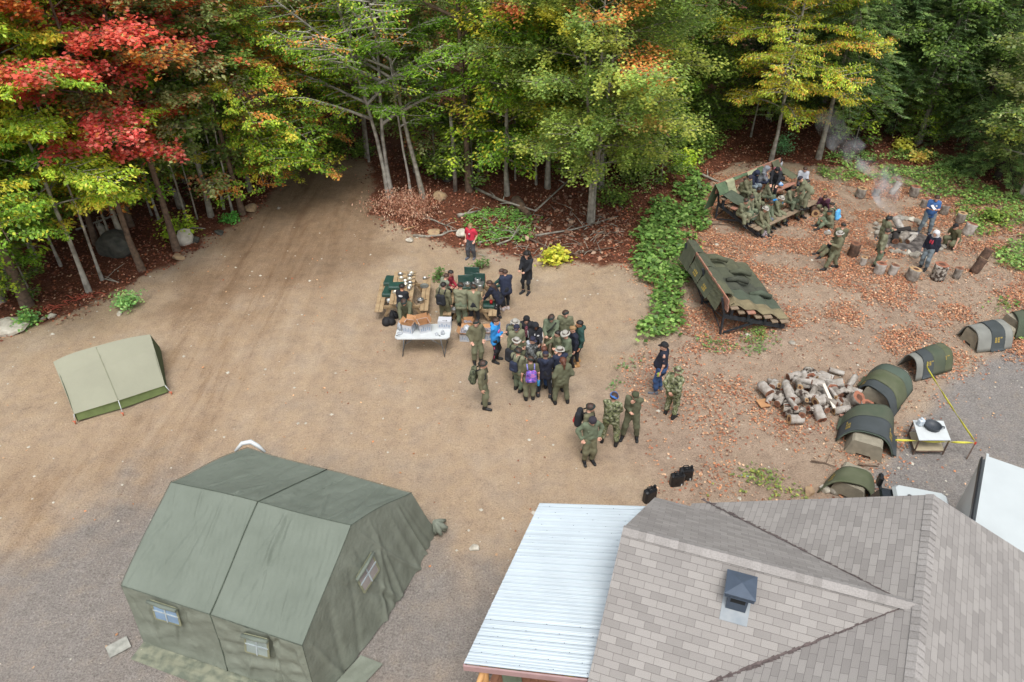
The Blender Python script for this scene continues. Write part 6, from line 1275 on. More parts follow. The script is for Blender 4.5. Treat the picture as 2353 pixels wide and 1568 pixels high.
YT = mat('yellow_tape', '#c8c244', .5, var=.08)
def tape(a, b, sag, label):
    n = 22; V = []; rg_ = random.Random(int(a.x * 10))
    for i in range(n + 1):
        t = i / n; p = lerp(a, b, t) - Vector((0, 0, sag * 4 * t * (1 - t))); tw_ = math.sin(t * 17) * .9; d = Vector((0, 0, 1)) * math.cos(tw_) + Vector((.5, .8, 0)) * math.sin(tw_); V += [p - d * .03, p + d * .03]
    m = MB(); m.add(V, [(2 * i, 2 * i + 1, 2 * i + 3, 2 * i + 2) for i in range(n)], smooth=True); o = m.build('caution_tape', YT, label=label, cat='tape'); so = o.modifiers.new('s', 'SOLIDIFY'); so.thickness = .004
kn = Q(7, 1395, 500, .72); tape(kn + Vector((0, 0, .02)), tp_, .03, 'yellow tape from the taped mats to the stake'); tape(Q(7, 1165, 1035, .45), tp_ - Vector((0, 0, .02)), .0, 'yellow tape running past the front of the small table to the stake'); tape(kn, Q(7, 1400, 455, .78), .0, 'short loose end of yellow tape on the mats')
# jerry cans
JC = mat('black_jerrycan', '#1b1c1e', .35, var=.2)
def can(c, rz, label):
    r = link('jerrycan', None, loc=c, rot=(0, 0, rz), label=label, cat='jerrycan'); m = MB(); m.box((0, 0, .22), (.35, .17, .42), bev=.035)
    for s in (-1, 1): m.box((0, s * .088, .22), (.22, .008, .02), Matrix.Rotation(.9, 3, 'Y')); m.box((0, s * .088, .22), (.22, .008, .02), Matrix.Rotation(-.9, 3, 'Y')); m.box((0, s * .087, .22), (.27, .006, .3), bev=.002)
    m.build('body', JC, r)
    m = MB()
    for q in (-.05, 0, .05): m.tube([(-.08, q, .43), (-.07, q, .475), (.05, q, .475), (.06, q, .43)], .011, 6)
    m.build('handle', JC, r); m = MB(); m.tube([(.12, 0, .42), (.13, 0, .48)], .03, 10); m.box((.12, 0, .49), (.05, .06, .02)); m.build('cap', JC, r)
    m = MB(); m.box((.1, -.094, .12), (.03, .004, .07)); m.build('label_mark', WHT, r)
can(Q(0, 1553, 1117), .15, 'black jerrycan in front of the other of the pair'); can(Q(0, 1573, 1104), .1, 'black jerrycan behind the other of the pair'); can(Q(0, 1491, 1152), .5, 'single black jerrycan by the corner of the porch roof')
m = MB(); a, b = Q(7, 25, 1292, .03), Q(7, 130, 1312, .03); m.tube([a, b], .012, 5); m.build('tent_pole', mat('pale_blue_plastic', '#9db8be', .5), label='thin pale blue rod lying in the weeds above the roof', cat='rod')
lump('patterned_backpack', GQ(4, 1385, 1510), .24, mat('patterned_cloth', '#a59a9c', .8, scale=30, col2='#3c3236', contrast=.25), 'black and white patterned rucksack on the ground before the bleacher', 11, cat='backpack', h=1.3)
lump('plastic_bag', GQ(6, 320, 845) + Vector((0, 0, .0)), .2, PLG, 'crumpled clear plastic bag under the sitting person by the log', 12)
# ---------------------------------------------------------------- people: smooth surfaces grown around a posed skeleton
def surface_nets(f, lo, h):
    """f: 3D array of signed distance (negative inside) -> verts, quads"""
    ins = f < 0; nx_, ny_, nz_ = f.shape
    c = [ins[i:nx_ - 1 + i, j:ny_ - 1 + j, k:nz_ - 1 + k] for i in (0, 1) for j in (0, 1) for k in (0, 1)]
    s = sum(x.astype(np.int8) for x in c); act = (s > 0) & (s < 8); idx = -np.ones(act.shape, np.int64); ai = np.argwhere(act); idx[act] = np.arange(len(ai))
    acc = np.zeros((len(ai), 3)); cnt = np.zeros(len(ai)); co = [(i, j, k) for i in (0, 1) for j in (0, 1) for k in (0, 1)]
    for a in range(8):
        for b in range(a + 1, 8):
            if sum(abs(co[a][q] - co[b][q]) for q in range(3)) != 1: continue
            A = ai + co[a]; B = ai + co[b]; fa = f[A[:, 0], A[:, 1], A[:, 2]]; fb = f[B[:, 0], B[:, 1], B[:, 2]]; m = (fa < 0) != (fb < 0)
            t = np.where(m, fa / (fa - fb + 1e-12), 0); p = A + (B - A) * t[:, None]; acc[m] += p[m]; cnt[m] += 1
    V = acc / np.maximum(cnt, 1)[:, None] * h + lo
    Q_ = []
    for ax in range(3):
        sh = [slice(None)] * 3; s2 = [slice(None)] * 3; sh[ax] = slice(0, -1); s2[ax] = slice(1, None); a = ins[tuple(sh)]; b = ins[tuple(s2)]; e = np.argwhere(a != b); o1_, o2_ = [(1, 2), (2, 0), (0, 1)][ax]
        ok = (e[:, o1_] > 0) & (e[:, o2_] > 0) & (e[:, o1_] < f.shape[o1_] - 1) & (e[:, o2_] < f.shape[o2_] - 1); e = e[ok]
        def g(d1, d2): q = e.copy(); q[:, o1_] -= d1; q[:, o2_] -= d2; return idx[q[:, 0], q[:, 1], q[:, 2]]
        q = np.stack([g(1, 1), g(0, 1), g(0, 0), g(1, 0)], 1); fl = ~a[e[:, 0], e[:, 1], e[:, 2]]; q[fl] = q[fl][:, ::-1]; Q_.append(q)
    return V, np.concatenate(Q_)
def sdf_mesh(prims, h, k=.03, wr=0., seed=0, cut=None, wf=9.):
    """prims: (a, b, ra, rb) round cones; returns verts, quads"""
    P0 = np.array([p[0] for p in prims] + [p[1] for p in prims], float); rm = max(max(p[2], p[3]) for p in prims) + 2.5 * h + wr
    lo = P0.min(0) - rm; hi = P0.max(0) + rm; n = np.ceil((hi - lo) / h).astype(int) + 1
    g = np.stack(np.meshgrid(*[lo[i] + np.arange(n[i]) * h for i in range(3)], indexing='ij'), -1); acc = np.zeros(g.shape[:3])
    for a, b, ra, rb in prims:
        a = np.array(a, float); b = np.array(b, float); ab = b - a; l2 = ab @ ab + 1e-9; t = np.clip(((g - a) @ ab) / l2, 0, 1); d = np.linalg.norm(g - a - t[..., None] * ab, axis=-1) - (ra + (rb - ra) * t); acc += np.exp(-np.clip(d, -.5, .8) / k)
    f = -k * np.log(acc + 1e-30)
    if wr:
        r = np.random.default_rng(seed); w = 0
        for _ in range(7): d = unit(r.normal(0, 1, 3)); w = w + np.sin((g @ d) * wf * r.uniform(1.2, 4.5) + r.uniform(0, 6))
        f = f + w / 7 * 2 * wr
    if cut is not None: f = np.maximum(f, cut(g))
    return surface_nets(f, lo, h)
def put(name, VF, m, parent=None, mi=None): return link(name, mesh_np(name, VF[0], VF[1], m, smooth=True, mi=mi), parent)
SKIN = {'l': mat('skin_light', '#c99b84', .6, var=.05), 'm': mat('skin_medium', '#a97658', .6, var=.05), 'd': mat('skin_dark', '#5c3b2a', .6, var=.05)}
EYE = mat('eye_dark', '#221a17', .3); LIP = mat('lip', '#9a5f55', .5)
# head prototype: origin at the base of the skull / neck joint, looks along +Y, height about .25
def head_proto():
    cr = [((0, -.012, .13), (0, .01, .135), .078, .074), ((0, .03, .075), (0, .045, .05), .058, .042), ((0, .045, .035), (0, .055, .035), .03, .026), ((0, -.01, -.05), (0, -.01, .05), .052, .05),
          ((0, .082, .11), (0, .098, .082), .012, .016), ((-.076, 0, .09), (-.078, -.005, .115), .014, .017), ((.076, 0, .09), (.078, -.005, .115), .014, .017), ((-.03, .068, .123), (.03, .068, .123), .016, .016)]
    V, F = sdf_mesh(cr, .0105, k=.012)
    mb = MB()
    for s in (-1, 1): mb.lathe([(.001, .0), (.010, .002), (.011, .008), (.001, .012)], 8, (s * .03, .074, .108), m=1, M=Matrix(((1, 0, 0), (0, 0, 1), (0, -1, 0))), sy=.6, cap=False); mb.box((s * .031, .0815, .127), (.03, .008, .006), m=2)
    mb.box((0, .0835, .055), (.036, .01, .008), m=3, bev=.003)
    return V, F, mb
HV, HF, HMB = head_proto()
def hand_proto(curl):
    pr = [((0, 0, 0), (0, 0, -.07), .024, .03), ((-.02, 0, -.03), (-.022, 0, -.08), .018, .017), ((.02, 0, -.03), (.022, 0, -.08), .018, .017)]
    for i, L_ in enumerate((.068, .078, .072, .056)):
        x = -.031 + .0207 * i; a = np.array([x, 0, -.088]); th = 0
        for s, q in enumerate((.45, .3, .25)):
            th += curl * (.7 + .3 * s); b = a + np.array([0, math.sin(th), -math.cos(th)]) * L_ * q * 1.15; pr.append((a, b, .0098 - .001 * s, .0092 - .001 * s)); a = b
    a = np.array([-.03, .005, -.03]); b = a + np.array([-.028, .02, -.03]); c = b + np.array([-.008, .018, -.028]); pr += [(a, b, .014, .012), (b, c, .012, .009)]
    return sdf_mesh(pr, .0065, k=.0035)
HANDS = {'relax': hand_proto(.35), 'grip': hand_proto(1.0)}
# hair and hats, shared meshes in head space
def headcut(face=True):
    def c(g): return np.maximum(.02 - g[..., 2], -1) if not face else np.maximum.reduce([-(g[..., 2] - .05), np.minimum(g[..., 1] - .055, .6) * 1.0 - np.clip((g[..., 2] - .15) * 3, -.2, .2)])
    return c
def P_mesh(name, VF, m): return (name, VF, m)
SHAPES = {}
def shape(key):
    if key in SHAPES: return SHAPES[key]
    sk = ((0, -.014, .135), (0, .008, .14), .088, .084)
    if key == 'short': v = sdf_mesh([sk, ((0, -.03, .09), (0, -.03, .12), .078, .08)], .011, k=.02, wr=.003, wf=30, cut=headcut())
    elif key == 'tousled': v = sdf_mesh([((0, -.014, .14), (0, .012, .15), .095, .09), ((0, .05, .2), (.03, .06, .19), .035, .03)], .012, k=.02, wr=.008, wf=26, cut=headcut())
    elif key == 'long': v = sdf_mesh([sk, ((0, -.05, .11), (0, -.085, -.06), .075, .07), ((-.05, -.02, .08), (-.07, -.03, -.1), .04, .035), ((.05, -.02, .08), (.07, -.03, -.1), .04, .035), ((0, -.085, -.06), (0, -.1, -.2), .075, .04)], .013, k=.02, wr=.004, wf=30, cut=lambda g: np.where(g[..., 2] > .06, headcut()(g), g[..., 1] - .02))
    elif key == 'curly': v = sdf_mesh([((0, -.02, .14), (0, .0, .17), .12, .115), ((0, -.05, .08), (0, -.06, -.08), .12, .12), ((-.07, -.02, .06), (-.08, -.02, -.1), .07, .06), ((.07, -.02, .06), (.08, -.02, -.1), .07, .06)], .014, k=.02, wr=.016, wf=24, cut=lambda g: np.where(g[..., 2] > .06, headcut()(g), g[..., 1] - .04))
    elif key == 'ponytail': v = sdf_mesh([sk, ((0, -.03, .09), (0, -.03, .12), .078, .08), ((0, -.1, .12), (0, -.13, .06), .03, .035), ((0, -.13, .06), (0, -.12, -.1), .036, .016)], .011, k=.015, wr=.003, wf=30, cut=lambda g: np.where(g[..., 1] > -.06, headcut()(g), -1))
    elif key == 'bun': v = sdf_mesh([sk, ((0, -.03, .09), (0, -.03, .12), .078, .08), ((0, -.1, .1), (0, -.11, .09), .045, .04)], .011, k=.015, wr=.004, wf=30, cut=lambda g: np.where(g[..., 1] > -.06, headcut()(g), -1))
    elif key == 'toque': v = sdf_mesh([((0, -.014, .145), (0, .004, .165), .093, .085), ((0, -.01, .13), (0, -.005, .13), .098, .096)], .011, k=.015, wr=.002, wf=40, cut=lambda g: .118 - g[..., 2] - g[..., 1] * .25)
    elif key == 'hood': v = sdf_mesh([((0, -.03, .13), (0, .0, .15), .108, .102), ((0, -.04, .02), (0, -.03, .1), .095, .1), ((-.06, -.02, -.02), (.06, -.02, -.02), .07, .07)], .012, k=.03, wr=.005, wf=22, cut=lambda g: np.maximum(.085 - np.sqrt(g[..., 0] ** 2 * 1.3 + ((g[..., 2] - .095) * .85) ** 2), 0) * 0 + np.where((g[..., 1] > .03) & (np.sqrt((g[..., 0] * 1.15) ** 2 + ((g[..., 2] - .09) * .85) ** 2) < .068), .02, -.5))
    elif key == 'hood_down': v = sdf_mesh([((-.08, -.06, -.03), (0, -.11, -.05), .035, .05), ((.08, -.06, -.03), (0, -.11, -.05), .035, .05), ((0, -.1, -.04), (0, -.11, -.1), .05, .04), ((-.09, -.05, -.03), (-.06, .05, -.06), .03, .02), ((.09, -.05, -.03), (.06, .05, -.06), .03, .02)], .013, k=.02, wr=.003)
    elif key in ('beret', 'beret_low'):
        mb = MB(); mb.lathe([(.084, 0), (.09, .012), (.112, .03), (.12, .048), (.105, .066), (.06, .078), (.01, .082)], 22, (0, 0, 0), sy=1.08, cap=False); V = np.array(mb.v); s = .02 if key == 'beret' else .045; V[:, 2] -= np.clip(V[:, 0], 0, 1) * .55 * (V[:, 2] > .02); V[:, 0] += (V[:, 2] > .025) * s * .6; V[:, 2] += (V[:, 1]) * .12; V += np.array([0, -.01, .145]); v = (V, [f for f in mb.f])
    elif key == 'boonie':
        mb = MB(); n = 26; mb.lathe([(.16, -.004), (.158, .0), (.125, .012), (.095, .016), (.093, .06), (.082, .09), (.04, .1), (.005, .1)], n, cap=False); V = np.array(mb.v); a = np.arctan2(V[:, 1], V[:, 0]); r = np.hypot(V[:, 0], V[:, 1]); V[:, 2] += (r > .1) * (r - .1) * (.35 * np.sin(2 * a + .5) + .2 * np.sin(3 * a)) ; V += np.array([0, -.005, .15]); v = (V, mb.f)
    elif key == 'cap':
        mb = MB(); mb.lathe([(.09, 0), (.092, .02), (.086, .055), (.06, .082), (.02, .092), (.005, .094)], 20, cap=False); V0 = [];
        for i in range(9):
            a = -1.0 + 2.0 * i / 8; V0 += [(.09 * math.sin(a), .088 * math.cos(a), .005), (.078 * math.sin(a), .088 * math.cos(a) + .07 * math.cos(a * 1.2), -.008)]
        mb.add(V0, [(2 * i, 2 * i + 1, 2 * i + 3, 2 * i + 2) for i in range(8)] + [(2 * i + 2, 2 * i + 3, 2 * i + 1, 2 * i) for i in range(0)]); V = np.array(mb.v) + np.array([0, -.006, .148]); v = (V, mb.f)
    SHAPES[key] = v; return v
SHM = {}
def shape_mesh(key, m):
    kk = (key, m.name)
    if kk not in SHM: v = shape(key); SHM[kk] = mesh_np(key, v[0], v[1], m, smooth=True)
    return SHM[kk]
def camo(name, cols, sc=14):
    m = bpy.data.materials.new(name); m.use_nodes = True; N = m.node_tree.nodes; L = m.node_tree.links; b = N['Principled BSDF']; b.inputs['Roughness'].default_value = .9
    tc = N.new('ShaderNodeTexCoord'); nz = N.new('ShaderNodeTexNoise'); nz.inputs['Scale'].default_value = sc; nz.inputs['Detail'].default_value = 2; L.new(tc.outputs['Object'], nz.inputs['Vector'])
    r = N.new('ShaderNodeValToRGB'); r.color_ramp.interpolation = 'CONSTANT'; e = r.color_ramp.elements
    while len(e) < len(cols): e.new(.5)
    for i, c in enumerate(cols): e[i].position = [0, .42, .5, .57][i]; e[i].color = (*lin(c), 1)
    L.new(nz.outputs[0], r.inputs[0]); L.new(r.outputs[0], b.inputs['Base Color']); MATS[name] = m; return m
CL = {k: mat('cloth_' + k, c, .9, scale=4, var=.10, bump=.35, bscale=28) for k, c in dict(olive='#6c6e56', olive2='#62644c', olive3='#75775e', oliveT='#58563e', black='#202227', navy='#252c40', dnavy='#1c2030', blue='#2f8ad0', tblue='#3a5f92', red='#c02f45', dred='#8e2a38', grey='#7c8086', lgrey='#a3a7ad', sage='#7c8270', dgreen='#27463f', wine='#4c2a3c', jeans='#35507a', gjeans='#6f7a80', greyp='#4a4c50', slate='#5a6368', white='#c5c6c8', khaki='#7f8068', galaxy='#4a4a8c', tan='#b08a5c').items()}
CL['camo'] = camo('camo_green', ['#3c402e', '#7a7f58', '#575f40', '#93937a']); CL['camod'] = camo('camo_dark', ['#2c3024', '#5a6048', '#454a38', '#70735a'], 12); CL['camog'] = camo('camo_grey', ['#2c2e30', '#6a6d6c', '#494c4c', '#8b8d8b'], 14)
CL['galaxy'] = camo('galaxy_print', ['#3a3a86', '#8c4a9c', '#3c62b8', '#b070b0'], 12); CL['plaid'] = camo('plaid_print', ['#7a2a3c', '#b07880', '#2a2a30', '#94485a'], 22)
BOOT = mat('boot_black', '#1a1b1c', .5, var=.25); SHOE = {'k': BOOT, 'w': mat('shoe_white', '#b5a9a5', .6), 't': mat('boot_tan', '#b58c5c', .7), 'g': mat('shoe_grey', '#5c6068', .7), 'b': mat('sneaker_black', '#222326', .6)}
HAIR = {'k': mat('hair_black', '#1c1715', .6, var=.3, scale=30), 'b': mat('hair_brown', '#3f2c22', .6, var=.25, scale=30), 'a': mat('hair_auburn', '#5a3424', .6, var=.25, scale=30), 'y': mat('hair_blond', '#94754f', .7, var=.2, scale=30)}
OLV = [CL['olive']] + [mat('cloth_olive_%s' % n_, c_, .9, scale=4, var=.12, bump=.35, bscale=28) for n_, c_ in (('faded', '#777860'), ('dark', '#5c5e48'), ('brown', '#6a6850'), ('green', '#66705a'))]
HATM = {'beret': mat('beret_green', '#1f2d2b', .85, var=.1), 'boonie': mat('boonie_grey', '#a3a097', .9, var=.08), 'navy': mat('cap_navy', '#26283c', .85), 'black': mat('cap_black', '#1b1c1f', .85), 'blue': mat('beret_blue', '#3a6cb0', .85), 'dark': mat('toque_dark', '#332f38', .9), 'olive': mat('cap_olive', '#454a34', .9)}
BADGE = mat('brass_badge', '#b8b0a0', .4)
def rz2(a): c, s = math.cos(a), math.sin(a); return np.array([[c, -s, 0], [s, c, 0], [0, 0, 1]])
def rx2(a): c, s = math.cos(a), math.sin(a); return np.array([[1, 0, 0], [0, c, -s], [0, s, c]])
def ik(a, b, l1, l2, hint):
    a, b = np.array(a, float), np.array(b, float); d = b - a; L_ = np.linalg.norm(d); L2_ = min(L_, (l1 + l2) * .995); d = d / max(L_, 1e-6); b = a + d * L2_
    x = (l1 * l1 - l2 * l2 + L2_ * L2_) / (2 * L2_); y = math.sqrt(max(l1 * l1 - x * x, 0)); h_ = np.array(hint, float); h_ = h_ - d * (h_ @ d); h_ /= np.linalg.norm(h_) + 1e-9
    return a + d * x + h_ * y, b
PERSONS = []
def person(px, H, yaw, label, pose='stand', z=None, top='olive', bot='olive', shoe='k', hat='beret', hair='b', hairs='short', skin='l', arms='down', pitch=0, hyaw=0, hp=.15, fat=1.0, jl=.47, seat=None, foot=None, sleeve=1, seed=None, hood=None, tee=False, hatm=None, stripe=None, logo=None, group=None, dx=0, crouch=0, lean=0, nohat=False, extra=None):
    """px: (zoom, x, y) pixel of the top of the head"""
    global _pid
    sd = len(PERSONS) + 1 if seed is None else seed; r = random.Random(sd * 7 + 1); k = H
    R_t = rx2(-pitch) @ rz2(0); pel = np.array([0, 0, .52 * H])
    if pose == 'sit': pel = np.array([0, 0, .10 * H / 1.6])
    if pose == 'crouch': pel = np.array([0, -.05, .2 * H])
    if pose == 'floor': pel = np.array([0, 0, .07 * H])
    def tor(p): return pel + R_t @ (np.array(p) * H)
    neck = tor((0, 0, .31)); chest = tor((0, .01, .2)); sh = [tor((s * .104, -.005, .285)) for s in (-1, 1)]; hip = [pel + np.array([s * .052 * H, 0, 0]) for s in (-1, 1)]
    # feet
    if pose == 'stand': ft = [np.array([s * (.06 + r.uniform(0, .02)) * H, r.uniform(-.03, .05) * H, .045 * H]) for s in (-1, 1)]
    elif pose == 'wide': ft = [np.array([s * .11 * H, r.uniform(-.03, .03) * H, .045 * H]) for s in (-1, 1)]
    elif pose == 'walk': ft = [np.array([-.05 * H, .17 * H, .045 * H]), np.array([.05 * H, -.16 * H, .06 * H])]
    elif pose == 'sit': ff = foot if foot is not None else -.36; ft = [np.array([s * (.07 + r.uniform(0, .05)) * H, (.26 + r.uniform(-.03, .05)) * H, ff]) for s in (-1, 1)]
    elif pose == 'crouch': ft = [np.array([-.09 * H, .02 * H, .045 * H]), np.array([.1 * H, .1 * H, .045 * H])]
    elif pose == 'floor': ft = [np.array([-.1 * H, .36 * H, .045 * H]), np.array([.1 * H, .32 * H, .045 * H])]
    kn = []
    for i in (0, 1): k_, f_ = ik(hip[i], ft[i], .25 * H, .235 * H, (0.12 * (-1, 1)[i], 1, .6 if pose != 'stand' else .0)); kn.append(k_); ft[i] = f_
    # arms
    T_ = {'down': [(-.15, .02, -.02), (.15, .02, -.02)], 'front': [(-.05, .2, .09), (.06, .2, .1)], 'fold': [(.05, .13, .14), (-.05, .12, .13)], 'pocket': [(-.12, .05, .02), (.12, .05, .02)], 'face': [(.02, .12, .30), (.03, .13, .13)], 'back': [(-.03, -.11, .04), (.03, -.11, .04)],
          'reach': [(-.06, .3, .12), (.08, .28, .14)], 'lap': [(-.05, .22, .03), (.05, .22, .03)], 'knees': [(-.08, .27, .02), (.08, .27, .0)], 'chin': [(-.04, .13, .25), (.06, .22, .03)], 'hip': [(-.14, .03, .03), (.14, .03, .03)], 'ground': [(-.2, .3, -.12), (.18, .32, -.1)], 'cross': [(.07, .1, .17), (-.06, .12, .15)], 'read': [(-.05, .17, .16), (.05, .17, .16)], 'one': [(-.15, .03, -.02), (.05, .24, .1)], 'bowl': [(-.05, .2, .14), (.05, .2, .14)]}[arms]
    hnd = []; elb = []
    for i in (0, 1):
        t = pel + (R_t @ (np.array(T_[i]) * H)) if arms not in ('down',) else pel + np.array(T_[i]) * H + (sh[i] - pel) * np.array([0, .7, 0])
        e_, h_ = ik(sh[i], t, .165 * H, .15 * H, (.5 * (-1, 1)[i] * (2.2 if arms == 'hip' else 1.2 if arms == 'pocket' else 1), -.8, -.5)); elb.append(e_); hnd.append(h_)
    m_skin = SKIN[skin]; tm_ = CL[top]; bm_ = CL[bot]
    if top == 'olive': tm_ = OLV[sd % 5]
    if bot == 'olive': bm_ = OLV[(sd * 3 + 1) % 5]
    # head transform
    hbase = neck + R_t @ np.array([0, .01 * H, .012 * H]); hsc = (.205 * H / 1.6 + .03) / .235 * .98; Hm = rz2(hyaw) @ rx2(-(pitch * .55 + hp)); 
    top_local = hbase + Hm @ np.array([0, 0, .225 * hsc]); 
    hx_, hy_ = Zp(*px); R_y = rz2(yaw)
    z0 = 0.0 if z is None else z
    if pose in ('stand', 'wide', 'walk', 'crouch', 'floor') and z is None:
        for _ in range(3): w_ = P(hx_, hy_, z0 + top_local[2]); z0 = hz(w_.x, w_.y)
    w_ = P(hx_, hy_, z0 + top_local[2]); off = R_y @ top_local; loc = Vector((w_.x - off[0], w_.y - off[1], z0))
    # body mesh: head, neck, hands, forearms
    prims = [(hbase + Hm @ np.array([0, -.01, .03]), neck - R_t @ np.array([0, 0, .03 * H]), .05, .055), (neck - R_t @ np.array([0, 0, .03 * H]), pel, .058, .06)]
    for i in (0, 1):
        prims += [(neck - R_t @ np.array([0, 0, .02 * H]), sh[i], .05, .045), (sh[i], elb[i], .042 * fat, .034), (elb[i], hnd[i], .034, .023), (hip[i], kn[i], .06, .045), (kn[i], ft[i], .046, .03), (pel, hip[i], .06, .06)]
    bV, bF = sdf_mesh(prims, .026, k=.012)
    Vs, Fs, mi = [bV], [bF], [np.zeros(len(bF), int)]; nb_ = len(bV)
    hv = (Hm @ (HV.T * hsc)).T + hbase; Vs.append(hv); Fs.append(HF + nb_); mi.append(np.zeros(len(HF), int)); nb_ += len(hv)
    for i in (0, 1):
        hvp, hfp = HANDS['grip' if arms in ('front', 'read', 'bowl', 'lap', 'hip') else 'relax']; V = hvp.copy()
        if i == 1: V[:, 0] *= -1
        V = V * (.92 * H / 1.6 * 1.0); d = unit(hnd[i] - elb[i]); z_ = -d; x_ = np.array([1., 0, 0]) if arms != 'down' else np.array([.3, (-1, 1)[i] * 1.0, 0]); x_ = x_ - z_ * (x_ @ z_); x_ = unit(x_); y_ = np.cross(z_, x_); M_ = np.stack([x_, y_, z_], 1)
        V = (M_ @ V.T).T + hnd[i]; Vs.append(V); Fs.append((hfp if i == 0 else hfp[:, ::-1]) + nb_); mi.append(np.zeros(len(hfp), int)); nb_ += len(V)
    me = [list(map(int, f)) for F_ in Fs for f in F_]; mat_i = list(np.concatenate(mi)); VV = list(map(tuple, np.concatenate(Vs)))
    for f, q in zip(HMB.f, HMB.mi): me.append([nb_ + j for j in f]); mat_i.append(q)
    VV += [tuple(Hm @ (np.array(p) * hsc) + hbase) for p in HMB.v]
    mesh = bpy.data.meshes.new('person'); mesh.from_pydata(VV, [], me); mesh.update()
    for m in (m_skin, EYE, HAIR[hair], LIP): mesh.materials.append(m)
    mesh.polygons.foreach_set('material_index', mat_i); mesh.polygons.foreach_set('use_smooth', [True] * len(mesh.polygons))
    ob = link('person', mesh, loc=loc, rot=(0, 0, yaw), label=label, cat='person', group=group); PERSONS.append(ob)
    # trousers
    s_ = 1.0 + (.25 if bot in ('olive', 'olive2', 'olive3', 'camo', 'gjeans', 'greyp', 'jeans') else 0)
    tp_r = []
    for i in (0, 1): a_ = lerp(kn[i], ft[i], .72); tp_r += [(hip[i], kn[i], .092 * fat * (1 + (s_ - 1) * .5), .064 * s_), (kn[i], a_, .064 * s_, .055 * s_ + (.006 if s_ > 1 else -.008)), (pel + np.array([0, 0, .05 * H]), hip[i], .10 * fat, .095 * fat)]
    put('trousers', sdf_mesh(tp_r, .023, k=.016, wr=.012, seed=sd, wf=12), bm_, ob)
    # boots
    for i in (0, 1):
        f = ft[i]; sg = (-1, 1)[i]; fy = np.array([sg * .15, 1, 0]); fy = unit(fy); a_ = lerp(kn[i], f, .66); z__ = f[2] - .045 * H + .03
        fb = np.array([f[0], f[1], z__]); put('boot' if shoe in 'kt' else 'shoe', sdf_mesh([(a_ if shoe in 'kt' else f, f, .052 if shoe in 'kt' else .044, .05), (f, fb - fy * .03, .05, .045), (fb - fy * .03, fb + fy * .17 * H / 1.6, .048, .044)], .019, k=.01), SHOE[shoe], ob)
    # jacket or shirt
    jr = .023 if not tee else .012; jp = []
    w0 = .078 * H / 1.6 * 1.05
    for s in (-1, 1):
        jp += [(tor((s * .055, 0, .26)), tor((s * .05, 0, .1)), (.080 + jr) * fat, (.078 + jr) * fat), (tor((s * .05, 0, .1)), tor((s * .05, 0, -.52 + jl + (0 if pose in ('stand', 'wide', 'walk') else .04))), (.078 + jr) * fat, (.088 + jr) * fat)]
    jp += [(tor((0, .02, .22)), tor((0, .03 * fat, .05)), .085 * fat, (.09 * fat) + (fat - 1) * .12), (neck - R_t @ np.array([0, 0, .01]), tor((0, 0, .25)), .058, .08)]
    for i in (0, 1):
        jp += [(sh[i], elb[i] if sleeve else lerp(sh[i], elb[i], .75), .045 + jr, .040 + jr * .8)]
        if sleeve: jp += [(elb[i], lerp(elb[i], hnd[i], .93), .040 + jr * .7, .032 + jr * .6)]
    put('jacket' if sleeve else 't_shirt', sdf_mesh(jp, .023, k=.016, wr=.012 if not tee else .007, seed=sd + 3, wf=12), tm_, ob)
    # hair / hats
    def onhead(key, m, nm): o = link(nm, shape_mesh(key, m), ob, loc=Vector(hbase), scale=hsc * (.93 if key in ('beret', 'boonie') else 1)); o.rotation_euler = Matrix(Hm.tolist()).to_euler(); return o
    if hat not in ('hood', 'toque') and not (hat == 'boonie' and hairs == 'short' and False): onhead(hairs, HAIR[hair], 'hair')
    if hat == 'beret': onhead('beret', hatm or HATM['beret'], 'beret'); bd = MB(); bd.box((.03, .078, .175), (.018, .01, .02), bev=.004); o = bd.build('cap_badge', BADGE, ob, loc=Vector(hbase), scale=hsc); o.rotation_euler = Matrix(Hm.tolist()).to_euler()
    elif hat == 'boonie': onhead('boonie', HATM['boonie'], 'brimmed_hat')
    elif hat == 'cap': onhead('cap', hatm or HATM['navy'], 'cap')
    elif hat == 'toque': onhead('toque', hatm or HATM['black'], 'toque')
    elif hat == 'hood': onhead('hood', hatm or tm_, 'hood')
    if hood: onhead('hood_down', CL[hood], 'hood')
    # belts, pockets, stripes and prints
    Rt = Matrix(R_t.tolist())
    if top in ('olive', 'olive2', 'olive3') and sleeve and seed != -1:
        mb = MB()
        for s in (-1, 1): mb.box(Vector(tor((s * .052, .062 * fat, .19))), (.085, .03, .08), Rt, bev=.01)
        mb.build('chest_pocket', tm_, ob)
    if stripe:
        c_, w = stripe; mb = MB()
        for i in (0, 1):
            if w == 'leg':
                sd_ = np.array([(-1, 1)[i] * 1., 0, 0]); mb.tube([Vector(hip[i] + sd_ * .075), Vector(kn[i] + sd_ * .052), Vector(lerp(kn[i], ft[i], .8) + sd_ * .038)], .014, 5)
            else: 
                for q in (-.014, .014): o_ = unit(np.cross(elb[i] - sh[i], np.array([0, 1., 0])) + 1e-6) * (-1, 1)[i]; o_ = o_ if o_[0] * (-1, 1)[i] > 0 else -o_; mb.tube([Vector(sh[i] + o_ * .062 + np.array([0, q, .01])), Vector(elb[i] + o_ * .056 + np.array([0, q, 0])), Vector(lerp(elb[i], hnd[i], .9) + o_ * .046 + np.array([0, q, 0]))], .009, 5)
        mb.build('side_stripe', c_, ob)
